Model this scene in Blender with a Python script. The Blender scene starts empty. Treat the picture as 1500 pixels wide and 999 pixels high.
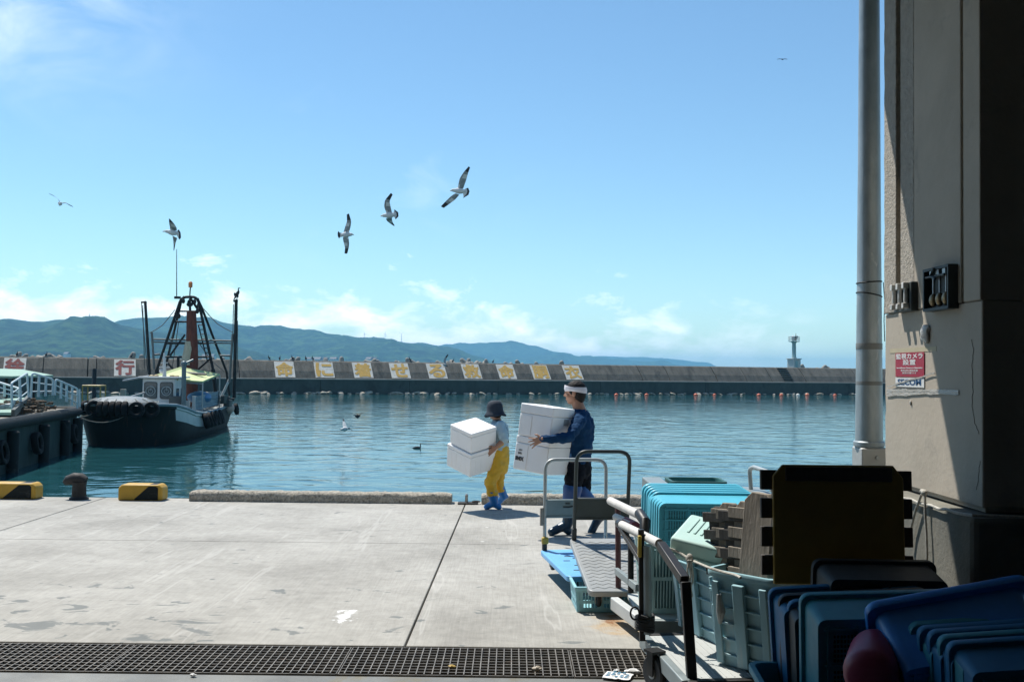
import bpy, bmesh, math, random
from mathutils import Vector, Matrix, Euler, noise
R = math.radians
rnd = random.Random(11)
SC = bpy.context.scene
COL = SC.collection
WATER = -1.2          # water level; the quay top is z = 0
EYE = 1.8
F = 1458.0            # focal length in photo pixels (1500 wide)

# ------------------------------------------------------------------ camera
cam_d = bpy.data.cameras.new('camera')
cam = bpy.data.objects.new('camera', cam_d)
COL.objects.link(cam)
SC.camera = cam
cam_d.sensor_width = 36.0
cam_d.lens = 36.0 * F / 1500.0
cam_d.clip_start = 0.05
cam_d.clip_end = 60000
PITCH = math.atan(43.5 / F)
ROLL = 0.0112
CM = Euler((R(90) + PITCH, 0, 0)).to_matrix() @ Matrix.Rotation(ROLL, 3, 'Z')
cam.matrix_world = Matrix.Translation((0, 0, EYE)) @ CM.to_4x4()
SC.render.resolution_x, SC.render.resolution_y = 1024, 681

def ray(px, py):
    return CM @ Vector((px - 750.0, -(py - 499.5), -F))
def at(px, py, D):                      # the point at depth D (metres along +y)
    d = ray(px, py)
    return Vector((0, 0, EYE)) + d * (D / d.y)
def gnd(px, py, z=0.0):                 # the point on the horizontal plane z
    d = ray(px, py)
    return Vector((0, 0, EYE)) + d * ((z - EYE) / d.z)

# ------------------------------------------------------------------ materials
MATS = {}
def nodes_of(name):
    m = bpy.data.materials.new(name)
    m.use_nodes = True
    nt = m.node_tree
    return m, nt, nt.nodes['Principled BSDF']
def N(nt, kind, **kw):
    n = nt.nodes.new(kind)
    for k, v in kw.items():
        if k.startswith('i_'):
            n.inputs[k[2:].replace('_', ' ')].default_value = v
        else:
            setattr(n, k, v)
    return n
def c4(c):
    return (c[0], c[1], c[2], 1.0)
def srgb(r, g, b):
    f = lambda v: ((v / 255 + 0.055) / 1.055) ** 2.4 if v > 10 else v / 255 / 12.92
    return (f(r), f(g), f(b))
def ramp(nt, fac, stops):
    n = nt.nodes.new('ShaderNodeValToRGB')
    e = n.color_ramp.elements
    while len(e) < len(stops):
        e.new(0.5)
    for i, (p, c) in enumerate(stops):
        e[i].position = p
        e[i].color = c4(c) if len(c) == 3 else c
    nt.links.new(fac, n.inputs['Fac'])
    return n
def mixc(nt, fac, a, b, mode='MIX'):
    n = nt.nodes.new('ShaderNodeMix')
    n.data_type = 'RGBA'
    n.blend_type = mode
    for sock, v in ((n.inputs[0], fac), (n.inputs[6], a), (n.inputs[7], b)):
        if isinstance(v, (int, float)):
            sock.default_value = v
        elif isinstance(v, tuple):
            sock.default_value = c4(v)
        else:
            nt.links.new(v, sock)
    return n.outputs[2]
def mth(nt, op, a, b=None, c=None, clamp=False):
    n = nt.nodes.new('ShaderNodeMath')
    n.operation = op
    n.use_clamp = clamp
    for i, v in enumerate((a, b, c)):
        if v is None:
            continue
        if isinstance(v, (int, float)):
            n.inputs[i].default_value = v
        else:
            nt.links.new(v, n.inputs[i])
    return n.outputs[0]
def coords(nt, scale=(1, 1, 1), which='Object', rot=(0, 0, 0)):
    t = nt.nodes.new('ShaderNodeTexCoord')
    mp = nt.nodes.new('ShaderNodeMapping')
    mp.inputs['Scale'].default_value = scale
    mp.inputs['Rotation'].default_value = rot
    nt.links.new(t.outputs[which], mp.inputs['Vector'])
    return mp.outputs['Vector']
def noisef(nt, vec, scale, detail=5, rough=0.6, dist=0.0):
    n = N(nt, 'ShaderNodeTexNoise', i_Scale=scale, i_Detail=detail, i_Roughness=rough, i_Distortion=dist)
    nt.links.new(vec, n.inputs['Vector'])
    return n.outputs['Fac']
def bump(nt, bsdf, h, strength=0.3, dist=0.01):
    b = N(nt, 'ShaderNodeBump', i_Strength=strength, i_Distance=dist)
    nt.links.new(h, b.inputs['Height'])
    nt.links.new(b.outputs['Normal'], bsdf.inputs['Normal'])
    return b

def pbr(name, c1, c2=None, scale=4.0, rough=0.6, metal=0.0, bmp=0.0, bscale=60.0, bdist=0.004,
        stain=None, stain_scale=2.5, stain_at=0.58, stretch=(1, 1, 1), spec=0.5):
    """one painted / plastic / stone surface: two tones of noise, optional stains of a third colour, fine bump"""
    if name in MATS:
        return MATS[name]
    m, nt, b = nodes_of(name)
    v = coords(nt, stretch)
    if c2 is None:
        c2 = tuple(x * 0.78 for x in c1)
    n1 = noisef(nt, v, scale, 7, 0.65)
    col = ramp(nt, n1, [(0.3, c2), (0.68, c1)]).outputs['Color']
    if stain:
        n2 = noisef(nt, v, stain_scale, 8, 0.7, 0.6)
        f = ramp(nt, n2, [(stain_at, (0, 0, 0)), (min(1, stain_at + 0.1), (1, 1, 1))]).outputs['Color']
        col = mixc(nt, f, col, stain)
    nt.links.new(col, b.inputs['Base Color'])
    r1 = noisef(nt, v, scale * 3, 4)
    nt.links.new(mth(nt, 'MULTIPLY_ADD', r1, 0.25, rough - 0.12, True), b.inputs['Roughness'])
    b.inputs['Metallic'].default_value = metal
    b.inputs['Specular IOR Level'].default_value = spec
    if bmp:
        bump(nt, b, noisef(nt, v, bscale, 6, 0.65), bmp, bdist)
    MATS[name] = m
    return m

# ------------------------------------------------------------------ mesh builder
class MB:
    def __init__(s):
        s.v, s.f, s.m = [], [], []
        s.M = Matrix.Identity(4)
    def add(s, verts, faces, mi=0):
        o = len(s.v)
        s.v += [s.M @ Vector(p) for p in verts]
        s.f += [tuple(i + o for i in f) for f in faces]
        s.m += [mi] * len(faces)
        return s
    def box(s, c, d, mi=0, rot=None):
        x, y, z = d[0] / 2, d[1] / 2, d[2] / 2
        vs = [Vector((a, b, e)) for e in (-z, z) for b in (-y, y) for a in (-x, x)]
        if rot is not None:
            q = rot if isinstance(rot, Matrix) else Euler(rot).to_matrix()
            vs = [q @ p for p in vs]
        vs = [p + Vector(c) for p in vs]
        return s.add(vs, [(0, 2, 3, 1), (4, 5, 7, 6), (0, 1, 5, 4), (2, 6, 7, 3), (0, 4, 6, 2), (1, 3, 7, 5)], mi)
    def beam(s, p, q, w, h=None, mi=0, up=(0, 0, 1)):
        p, q = Vector(p), Vector(q)
        h = h or w
        t = (q - p)
        L = t.length
        t.normalize()
        u = Vector(up)
        if abs(t.dot(u)) > 0.98:
            u = Vector((0, 1, 0))
        sx = t.cross(u).normalized()
        sz = sx.cross(t).normalized()
        m = Matrix((sx, t, sz)).transposed()
        return s.box((p + q) / 2, (w, L, h), mi, m)
    def tube(s, pts, r, seg=10, closed=False, mi=0, caps=True):
        pts = [Vector(p) for p in pts]
        n = len(pts)
        rs = r if isinstance(r, (list, tuple)) else [r] * n
        vs, fs = [], []
        prev = None
        for i in range(n):
            if closed:
                t = pts[(i + 1) % n] - pts[i - 1]
            else:
                t = pts[min(i + 1, n - 1)] - pts[max(i - 1, 0)]
            t.normalize()
            if prev is None:
                a = Vector((0, 0, 1)) if abs(t.z) < 0.9 else Vector((1, 0, 0))
                u = (a - t * a.dot(t)).normalized()
            else:
                u = (prev - t * prev.dot(t)).normalized()
            prev = u
            w = t.cross(u)
            for k in range(seg):
                a = 2 * math.pi * k / seg
                vs.append(pts[i] + (u * math.cos(a) + w * math.sin(a)) * rs[i])
        m = n if closed else n - 1
        for i in range(m):
            j = (i + 1) % n
            for k in range(seg):
                l = (k + 1) % seg
                fs.append((i * seg + k, i * seg + l, j * seg + l, j * seg + k))
        if caps and not closed:
            fs.append(tuple(range(seg))[::-1])
            fs.append(tuple((n - 1) * seg + k for k in range(seg)))
        return s.add(vs, fs, mi)
    def lathe(s, prof, seg=20, c=(0, 0, 0), rot=None, mi=0, caps=True):
        q = rot if isinstance(rot, Matrix) else (Euler(rot).to_matrix() if rot else Matrix.Identity(3))
        vs, fs = [], []
        for r, z in prof:
            for k in range(seg):
                a = 2 * math.pi * k / seg
                vs.append(q @ Vector((r * math.cos(a), r * math.sin(a), z)) + Vector(c))
        for i in range(len(prof) - 1):
            for k in range(seg):
                l = (k + 1) % seg
                fs.append((i * seg + k, i * seg + l, (i + 1) * seg + l, (i + 1) * seg + k))
        if caps:
            fs.append(tuple(range(seg))[::-1])
            fs.append(tuple((len(prof) - 1) * seg + k for k in range(seg)))
        return s.add(vs, fs, mi)
    def ell(s, c, r, seg=14, rings=9, mi=0, rot=None):
        if isinstance(r, (int, float)):
            r = (r, r, r)
        q = rot if isinstance(rot, Matrix) else (Euler(rot).to_matrix() if rot else Matrix.Identity(3))
        vs, fs = [Vector((0, 0, -r[2]))], []
        for i in range(1, rings):
            t = -math.pi / 2 + math.pi * i / rings
            for k in range(seg):
                a = 2 * math.pi * k / seg
                vs.append(Vector((r[0] * math.cos(t) * math.cos(a), r[1] * math.cos(t) * math.sin(a), r[2] * math.sin(t))))
        vs.append(Vector((0, 0, r[2])))
        for k in range(seg):
            l = (k + 1) % seg
            fs.append((0, 1 + l, 1 + k))
            for i in range(rings - 2):
                a, b = 1 + i * seg, 1 + (i + 1) * seg
                fs.append((a + k, a + l, b + l, b + k))
            a = 1 + (rings - 2) * seg
            fs.append((a + k, a + l, len(vs) - 1))
        return s.add([q @ p + Vector(c) for p in vs], fs, mi)
    def cap(s, p, q, r1, r2, seg=12, mi=0):              # tapered capsule
        p, q = Vector(p), Vector(q)
        t = q - p
        L = t.length
        pr = []
        for i in range(5):
            a = -math.pi / 2 + (math.pi / 2) * i / 5 + 0.12
            pr.append((r1 * math.cos(a), r1 * math.sin(a)))
        pr.append((r1, 0))
        pr.append((r2, L))
        for i in range(1, 5):
            a = (math.pi / 2) * i / 5
            pr.append((r2 * math.cos(a), L + r2 * math.sin(a)))
        m = t.to_track_quat('Z', 'Y').to_matrix()
        return s.lathe(pr, seg, p, m, mi)
    def loft(s, secs, mi=0, caps=True, closed=True):
        """secs: list of equally long point loops"""
        n = len(secs[0])
        vs = [Vector(p) for q in secs for p in q]
        fs = []
        for i in range(len(secs) - 1):
            for k in range(n if closed else n - 1):
                l = (k + 1) % n
                fs.append((i * n + k, i * n + l, (i + 1) * n + l, (i + 1) * n + k))
        if caps and closed:
            fs.append(tuple(range(n))[::-1])
            fs.append(tuple((len(secs) - 1) * n + k for k in range(n)))
        return s.add(vs, fs, mi)
    def prism(s, outline, z0, z1, M=None, mi=0):
        n = len(outline)
        M = M or Matrix.Identity(4)
        vs = [M @ Vector((x, y, z)) for z in (z0, z1) for x, y in outline]
        fs = [tuple(range(n))[::-1], tuple(range(n, 2 * n))]
        fs += [(k, (k + 1) % n, n + (k + 1) % n, n + k) for k in range(n)]
        return s.add(vs, fs, mi)
    def build(s, name, mats, parent=None, smooth=True, bevel=0.0, bseg=2, world=False, angle=38, sub=0, recalc=True):
        me = bpy.data.meshes.new(name)
        vs = s.v
        if world and parent is not None:
            inv = parent_matrix(parent).inverted()
            vs = [inv @ p for p in vs]
        me.from_pydata([tuple(p) for p in vs], [], s.f)
        mats = mats if isinstance(mats, (list, tuple)) else [mats]
        for m in mats:
            me.materials.append(m)
        if len(mats) > 1:
            me.polygons.foreach_set('material_index', s.m)
        if recalc:
            bm = bmesh.new()
            bm.from_mesh(me)
            bmesh.ops.recalc_face_normals(bm, faces=bm.faces)
            bm.to_mesh(me)
            bm.free()
        if smooth:
            me.polygons.foreach_set('use_smooth', [True] * len(me.polygons))
            me.set_sharp_from_angle(angle=R(angle))
        me.update()
        o = bpy.data.objects.new(name, me)
        COL.objects.link(o)
        if parent is not None:
            o.parent = parent
        if bevel:
            md = o.modifiers.new('edge', 'BEVEL')
            md.width = bevel
            md.segments = bseg
            md.limit_method = 'ANGLE'
            md.angle_limit = R(40)
            md.harden_normals = False
        if sub:
            md = o.modifiers.new('sub', 'SUBSURF')
            md.levels = md.render_levels = sub
        return o

def parent_matrix(o):
    m = Matrix.LocRotScale(o.location, o.rotation_euler, o.scale)
    while o.parent is not None:
        o = o.parent
        m = Matrix.LocRotScale(o.location, o.rotation_euler, o.scale) @ m
    return m
def tag(o, label=None, cat=None, group=None, kind=None):
    if label: o['label'] = label
    if cat: o['category'] = cat
    if group: o['group'] = group
    if kind: o['kind'] = kind
    return o
def thing(name, label, cat, loc=(0, 0, 0), rot=(0, 0, 0), group=None):
    o = bpy.data.objects.new(name, None)
    COL.objects.link(o)
    o.empty_display_size = 0.2
    o.location = loc
    o.rotation_euler = rot if isinstance(rot, (tuple, list, Euler)) else (0, 0, rot)
    return tag(o, label, cat, group)
def kids(o):
    return [c for c in COL.objects if c.parent == o]
def dup(o, loc=None, rot=None, label=None, parent=None, scale=None):
    ch = kids(o)
    c = o.copy()
    COL.objects.link(c)
    if parent is not None: c.parent = parent
    if loc is not None: c.location = loc
    if rot is not None: c.rotation_euler = rot
    if scale is not None: c.scale = scale
    if label: c['label'] = label
    for k in ch:
        dup(k, parent=c)
    return c
def fillet(pts, rad, n=5):
    pts = [Vector(p) for p in pts]
    out = [pts[0]]
    for i in range(1, len(pts) - 1):
        a, b, c = pts[i - 1], pts[i], pts[i + 1]
        r = min(rad, (a - b).length * 0.49, (c - b).length * 0.49)
        p, q = b + (a - b).normalized() * r, b + (c - b).normalized() * r
        for k in range(n + 1):
            t = k / n
            out.append(p * (1 - t) ** 2 + b * 2 * t * (1 - t) + q * t * t)
    out.append(pts[-1])
    return out
def rrect(w, h, r, n=4):
    o = []
    for cx, cy, a0 in ((w / 2 - r, h / 2 - r, 0), (-w / 2 + r, h / 2 - r, 90), (-w / 2 + r, -h / 2 + r, 180), (w / 2 - r, -h / 2 + r, 270)):
        for k in range(n + 1):
            a = R(a0 + 90 * k / n)
            o.append((cx + r * math.cos(a), cy + r * math.sin(a)))
    return o
def text_mb(txt, size, bold=0.0, depth=0.002, align='CENTER'):
    cu = bpy.data.curves.new('lettering', 'FONT')
    cu.body = txt
    cu.size = size
    cu.align_x = align
    cu.align_y = 'CENTER'
    cu.offset = bold
    cu.extrude = depth / 2
    cu.resolution_u = 3
    o = bpy.data.objects.new('lettering', cu)
    COL.objects.link(o)
    bpy.context.view_layer.update()
    me = o.evaluated_get(bpy.context.evaluated_depsgraph_get()).to_mesh()
    vs = [v.co.copy() for v in me.vertices]
    fs = [tuple(p.vertices) for p in me.polygons]
    o.evaluated_get(bpy.context.evaluated_depsgraph_get()).to_mesh_clear()
    bpy.data.objects.remove(o)
    bpy.data.curves.remove(cu)
    return vs, fs
def lettering(mb, txt, size, M, bold=0.0, depth=0.002, mi=0, sx=1.0, align='CENTER'):
    vs, fs = text_mb(txt, size, bold, depth, align)
    mb.add([M @ Vector((p.x * sx, p.y, p.z)) for p in vs], fs, mi)
def frame_m(o, x, y, z=None):           # 4x4 with given origin and axes
    x, y = Vector(x).normalized(), Vector(y)
    z = x.cross(y).normalized()
    y = z.cross(x)
    m = Matrix((x, y, z)).transposed().to_4x4()
    m.translation = Vector(o)
    return m
def remesh(mb, name, mats, parent, voxel=0.008, smooth_it=6, world=True, disp=None, pick=None):
    """overlapping closed volumes fused into one continuous skin"""
    o = mb.build(name, mats[0], None, smooth=False)
    md = o.modifiers.new('r', 'REMESH'); md.mode = 'VOXEL'; md.voxel_size = voxel
    ms = o.modifiers.new('s', 'SMOOTH'); ms.iterations = smooth_it; ms.factor = 0.5
    bpy.context.view_layer.update()
    dg = bpy.context.evaluated_depsgraph_get()
    me = bpy.data.meshes.new_from_object(o.evaluated_get(dg))
    old = o.data
    bpy.data.objects.remove(o)
    bpy.data.meshes.remove(old)
    me.materials.clear()
    for m in mats: me.materials.append(m)
    if disp:
        me.calc_loop_triangles()
        nr = [v.normal.copy() for v in me.vertices]
        for v, n in zip(me.vertices, nr):
            v.co += n * disp(v.co)
    if pick:
        for p in me.polygons:
            p.material_index = pick(p.center, p.normal)
    if world and parent is not None:
        me.transform(parent_matrix(parent).inverted())
    me.polygons.foreach_set('use_smooth', [True] * len(me.polygons))
    me.name = name
    ob = bpy.data.objects.new(name, me)
    COL.objects.link(ob)
    ob.parent = parent
    return ob
# ------------------------------------------------------------------ light, sky
SUN_TO = Vector((-0.36, 0.43, 1.0)).normalized()       # towards the sun
el = math.asin(SUN_TO.z)
az = math.atan2(SUN_TO.x, SUN_TO.y)                    # from +y towards +x
sd = bpy.data.lights.new('sun', 'SUN')
sd.energy = 4.0
sd.angle = R(0.5)
sd.color = (1.0, 0.955, 0.88)
so = bpy.data.objects.new('sun', sd)
so.rotation_euler = (-SUN_TO).to_track_quat('-Z', 'Y').to_euler()
so.location = (0, 0, 60)
COL.objects.link(so)

w = bpy.data.worlds.new('World')
SC.world = w
w.use_nodes = True
nt = w.node_tree
bg = nt.nodes['Background']
bg.inputs['Strength'].default_value = SKY_STRENGTH = 0.097
sky = N(nt, 'ShaderNodeTexSky', sky_type='NISHITA')
sky.sun_disc = False
sky.sun_elevation = el
sky.sun_rotation = az
sky.altitude = 0
sky.air_density = 1.0
sky.dust_density = 0.0
sky.ozone_density = 2.2
# clouds lie on the far sky, by direction only
tc = N(nt, 'ShaderNodeTexCoord')
sep = N(nt, 'ShaderNodeSeparateXYZ')
nt.links.new(tc.outputs['Generated'], sep.inputs[0])
azn = mth(nt, 'ARCTAN2', sep.outputs['X'], sep.outputs['Y'])
eln = mth(nt, 'ARCSINE', sep.outputs['Z'])
def bell(x, c, wd):
    t = mth(nt, 'DIVIDE', mth(nt, 'SUBTRACT', x, c), wd)
    return mth(nt, 'EXPONENT', mth(nt, 'MULTIPLY', mth(nt, 'MULTIPLY', t, t), -1.0))
def comb(x, y, z=0.0):
    n = N(nt, 'ShaderNodeCombineXYZ')
    for i, v in enumerate((x, y, z)):
        if isinstance(v, (int, float)): n.inputs[i].default_value = v
        else: nt.links.new(v, n.inputs[i])
    return n.outputs[0]
# low cumulus bank: tops vary with azimuth, soft flat bases
vec = comb(mth(nt, 'MULTIPLY', azn, 1.0), mth(nt, 'MULTIPLY', eln, 2.1))
cum = noisef(nt, vec, 15.0, 9, 0.6, 0.25)
topn = noisef(nt, comb(azn, 0.0, 3.1), 7.0, 3, 0.5)
# the bank is highest at left and thins out to the right
ht = mth(nt, 'ADD', mth(nt, 'MULTIPLY', topn, 0.060), mth(nt, 'MULTIPLY', azn, -0.036))
edge = mth(nt, 'SUBTRACT', mth(nt, 'ADD', ht, 0.036), eln)
cm = mth(nt, 'ADD', mth(nt, 'MULTIPLY', edge, 20.0), mth(nt, 'MULTIPLY', mth(nt, 'SUBTRACT', cum, 0.5), 5.6))
rightfade = mth(nt, 'SUBTRACT', 1.0, mth(nt, 'SMOOTH_MIN', 1.0, mth(nt, 'MAXIMUM', mth(nt, 'MULTIPLY', mth(nt, 'SUBTRACT', azn, 0.10), 4.5), 0.0), 0.1))
cmask = mth(nt, 'MULTIPLY', mth(nt, 'MULTIPLY', cm, 0.85, None, True), mth(nt, 'MAXIMUM', rightfade, 0.0))
# high wispy streaks at the upper left
v2 = N(nt, 'ShaderNodeMapping')
nt.links.new(comb(azn, eln), v2.inputs[0])
v2.inputs['Rotation'].default_value = (0, 0, R(14))
v2.inputs['Scale'].default_value = (3.6, 8.0, 1)
ci = noisef(nt, v2.outputs[0], 2.6, 8, 0.55, 0.6)
cim = mth(nt, 'MULTIPLY', mth(nt, 'MULTIPLY', mth(nt, 'SUBTRACT', ci, 0.36), 2.6, None, True),
          mth(nt, 'MULTIPLY', bell(azn, -0.50, 0.12), bell(eln, 0.315, 0.062)))
cim2 = mth(nt, 'MULTIPLY', mth(nt, 'MULTIPLY', mth(nt, 'SUBTRACT', ci, 0.55), 3.0, None, True),
          mth(nt, 'MULTIPLY', bell(azn, -0.15, 0.10), bell(eln, 0.19, 0.06)))
mask = mth(nt, 'ADD', mth(nt, 'MULTIPLY', cmask, 0.95), mth(nt, 'ADD', mth(nt, 'MULTIPLY', cim, 0.62), mth(nt, 'MULTIPLY', cim2, 0.35)), None, True)
cs = mixc(nt, mth(nt, 'MULTIPLY', cum, 1.0), (7.6, 8.6, 9.2), (12.0, 12.2, 12.2))
tint = mixc(nt, 1.0, sky.outputs[0], (0.75, 0.915, 0.935), 'MULTIPLY')
skyc = mixc(nt, mask, tint, cs)
nt.links.new(skyc, bg.inputs['Color'])

SC.view_settings.view_transform = 'Standard'
SC.view_settings.look = 'None'
SC.view_settings.exposure = 0.72
SC.view_settings.gamma = 1.0
SC.cycles.use_denoising = True
try:
    SC.cycles.denoiser = 'OPENIMAGEDENOISE'
    SC.cycles.denoising_input_passes = 'RGB_ALBEDO_NORMAL'
except Exception:
    pass
SC.cycles.max_bounces = 7
SC.cycles.diffuse_bounces = 3
SC.cycles.glossy_bounces = 3
SC.cycles.volume_bounces = 0
SC.cycles.sample_clamp_indirect = 6.0
SC.cycles.caustics_reflective = False
SC.cycles.caustics_refractive = False

# ------------------------------------------------------------------ far hills, one terrain sheet per ridge
def hill_mat():
    m, nt, b = nodes_of('wooded_hillside')
    v = coords(nt)
    n1 = noisef(nt, v, 0.007, 8, 0.75)
    n2 = noisef(nt, v, 0.028, 8, 0.75)
    c = ramp(nt, mth(nt, 'MULTIPLY_ADD', n2, 0.6, mth(nt, 'MULTIPLY', n1, 0.4)), [(0.41, (0.001, 0.010, 0.012)), (0.5, (0.010, 0.042, 0.026)), (0.59, (0.050, 0.105, 0.045))])
    nt.links.new(c.outputs[0], b.inputs['Base Color'])
    b.inputs['Roughness'].default_value = 0.9
    b.inputs['Specular IOR Level'].default_value = 0.1
    bump(nt, b, n2, 1.0, 14.0)
    return m
HILL = hill_mat()
def ridge(prof, D, depth, seed, relief):
    """prof: (px, py) of the skyline as seen from the quay"""
    x0, x1 = prof[0][0], prof[-1][0]
    n, rows = 170, 26
    mb = MB()
    vs, fs = [], []
    for i in range(n):
        px = x0 + (x1 - x0) * i / (n - 1)
        for a, b in zip(prof, prof[1:]):
            if a[0] <= px <= b[0]:
                t = (px - a[0]) / (b[0] - a[0])
                py = a[1] + (b[1] - a[1]) * (t * t * (3 - 2 * t) * 0.6 + t * 0.4)
                break
        top = at(px, py, D)
        top.z += noise.fractal((px * 0.03, seed, 0), 1.0, 2.0, 5) * relief * 0.10
        base = at(px, 560, D)
        for j in range(rows):
            t = j / (rows - 4)                       # 0 foot .. 1 crest, then the back slope
            y = D - depth * (1 - t)
            k = y / D
            sh = math.sin(min(t, 1) * math.pi / 2) ** 0.9 if t <= 1 else 1 - (t - 1) * 1.5
            h = top.z * sh
            rel = noise.ridged_multi_fractal((top.x / depth * 2.1 + seed, t * 1.15 - top.x / depth * 0.5, seed), 1.0, 2.1, 5, 1.0, 2.0)
            h += (rel - 1.1) * relief * 1.7 * math.sin(min(t, 1) * math.pi) * 0.75
            if t > 1: h = top.z * (1 - (t - 1) * 2.0)
            vs.append((top.x * (0.55 + 0.45 * k) if False else top.x * k, y, max(h, WATER - 1.0) if j else WATER - 2))
    for i in range(n - 1):
        for j in range(rows - 1):
            fs.append((i * rows + j, (i + 1) * rows + j, (i + 1) * rows + j + 1, i * rows + j + 1))
    mb.add(vs, fs)
    o = mb.build('hills', HILL, smooth=True, angle=180, recalc=False)
    return tag(o, kind='structure')
KM = 1000.0
ridge([(-420, 500), (-250, 486), (-100, 478), (-30, 474), (10, 468), (60, 471), (95, 468), (135, 467), (180, 477), (235, 489), (300, 500), (370, 518), (450, 540), (520, 562)], 2.6 * KM, 900, 1.3, 30)
ridge([(-420, 520), (60, 512), (120, 490), (175, 473), (240, 469), (305, 472), (370, 480), (430, 489), (480, 496), (520, 498), (560, 497), (610, 503), (655, 507), (700, 522), (750, 545), (800, 565)], 3.9 * KM, 1300, 4.7, 45)
ridge([(420, 560), (520, 530), (600, 514), (660, 508), (700, 505), (745, 504), (785, 509), (820, 517), (850, 525), (900, 527), (940, 530), (990, 534), (1040, 545), (1090, 565)], 6.2 * KM, 1500, 7.9, 40)
ridge([(640, 560), (760, 534), (830, 524), (880, 522), (930, 524), (985, 527), (1030, 532), (1055, 541), (1120, 565)], 7.6 * KM, 1200, 12.9, 30)

# ------------------------------------------------------------------ haze
mb = MB()
mb.box((0, 4300, 72), (15000, 10600, 148))
hz = mb.build('haze', None, smooth=False)
hm = bpy.data.materials.new('haze')
hm.use_nodes = True
hm.node_tree.nodes.clear()
pv = hm.node_tree.nodes.new('ShaderNodeVolumePrincipled')
out = hm.node_tree.nodes.new('ShaderNodeOutputMaterial')
pv.inputs['Color'].default_value = (0.28, 0.68, 1.0, 1)
pv.inputs['Density'].default_value = 0.00018
pv.inputs['Anisotropy'].default_value = 0.0
hm.node_tree.links.new(pv.outputs[0], out.inputs['Volume'])
hz.data.materials.clear()
hz.data.materials.append(hm)
tag(hz, kind='stuff')

# ------------------------------------------------------------------ water
def water_mat():
    m, nt, b = nodes_of('harbour_water')
    t = nt.nodes.new('ShaderNodeNewGeometry')
    mp = N(nt, 'ShaderNodeMapping')
    mp.inputs['Scale'].default_value = (0.62, 0.85, 1)
    mp.inputs['Rotation'].default_value = (0, 0, R(6))
    nt.links.new(t.outputs['Position'], mp.inputs[0])
    v = mp.outputs[0]
    n1 = noisef(nt, v, 0.95, 2, 0.4, 0.8)
    n2 = noisef(nt, v, 1.9, 5, 0.6, 0.4)
    n3 = noisef(nt, v, 6.0, 3, 0.5, 0.2)
    calm = noisef(nt, v, 0.045, 3, 0.5, 0.8)           # patches of cat's paws
    amp = mth(nt, 'MULTIPLY_ADD', calm, 1.9, 0.05)
    h = mth(nt, 'ADD', mth(nt, 'MULTIPLY', n1, 1.0), mth(nt, 'ADD', mth(nt, "MULTIPLY", n2, 0.22), mth(nt, "MULTIPLY", n3, 0.03)))
    h = mth(nt, 'MULTIPLY', h, amp)
    bump(nt, b, h, 1.0, 0.056)
    b.inputs['Base Color'].default_value = (0.014, 0.070, 0.082, 1)
    b.inputs['Roughness'].default_value = 0.06
    b.inputs['IOR'].default_value = 1.333
    return m
WATERM = water_mat()
mb = MB()
mb.add([(-20000, 11.5, WATER), (20000, 11.5, WATER), (20000, 12000, WATER), (-20000, 12000, WATER)], [(0, 1, 2, 3)])
tag(mb.build('sea', WATERM, smooth=False), kind='structure')
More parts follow.
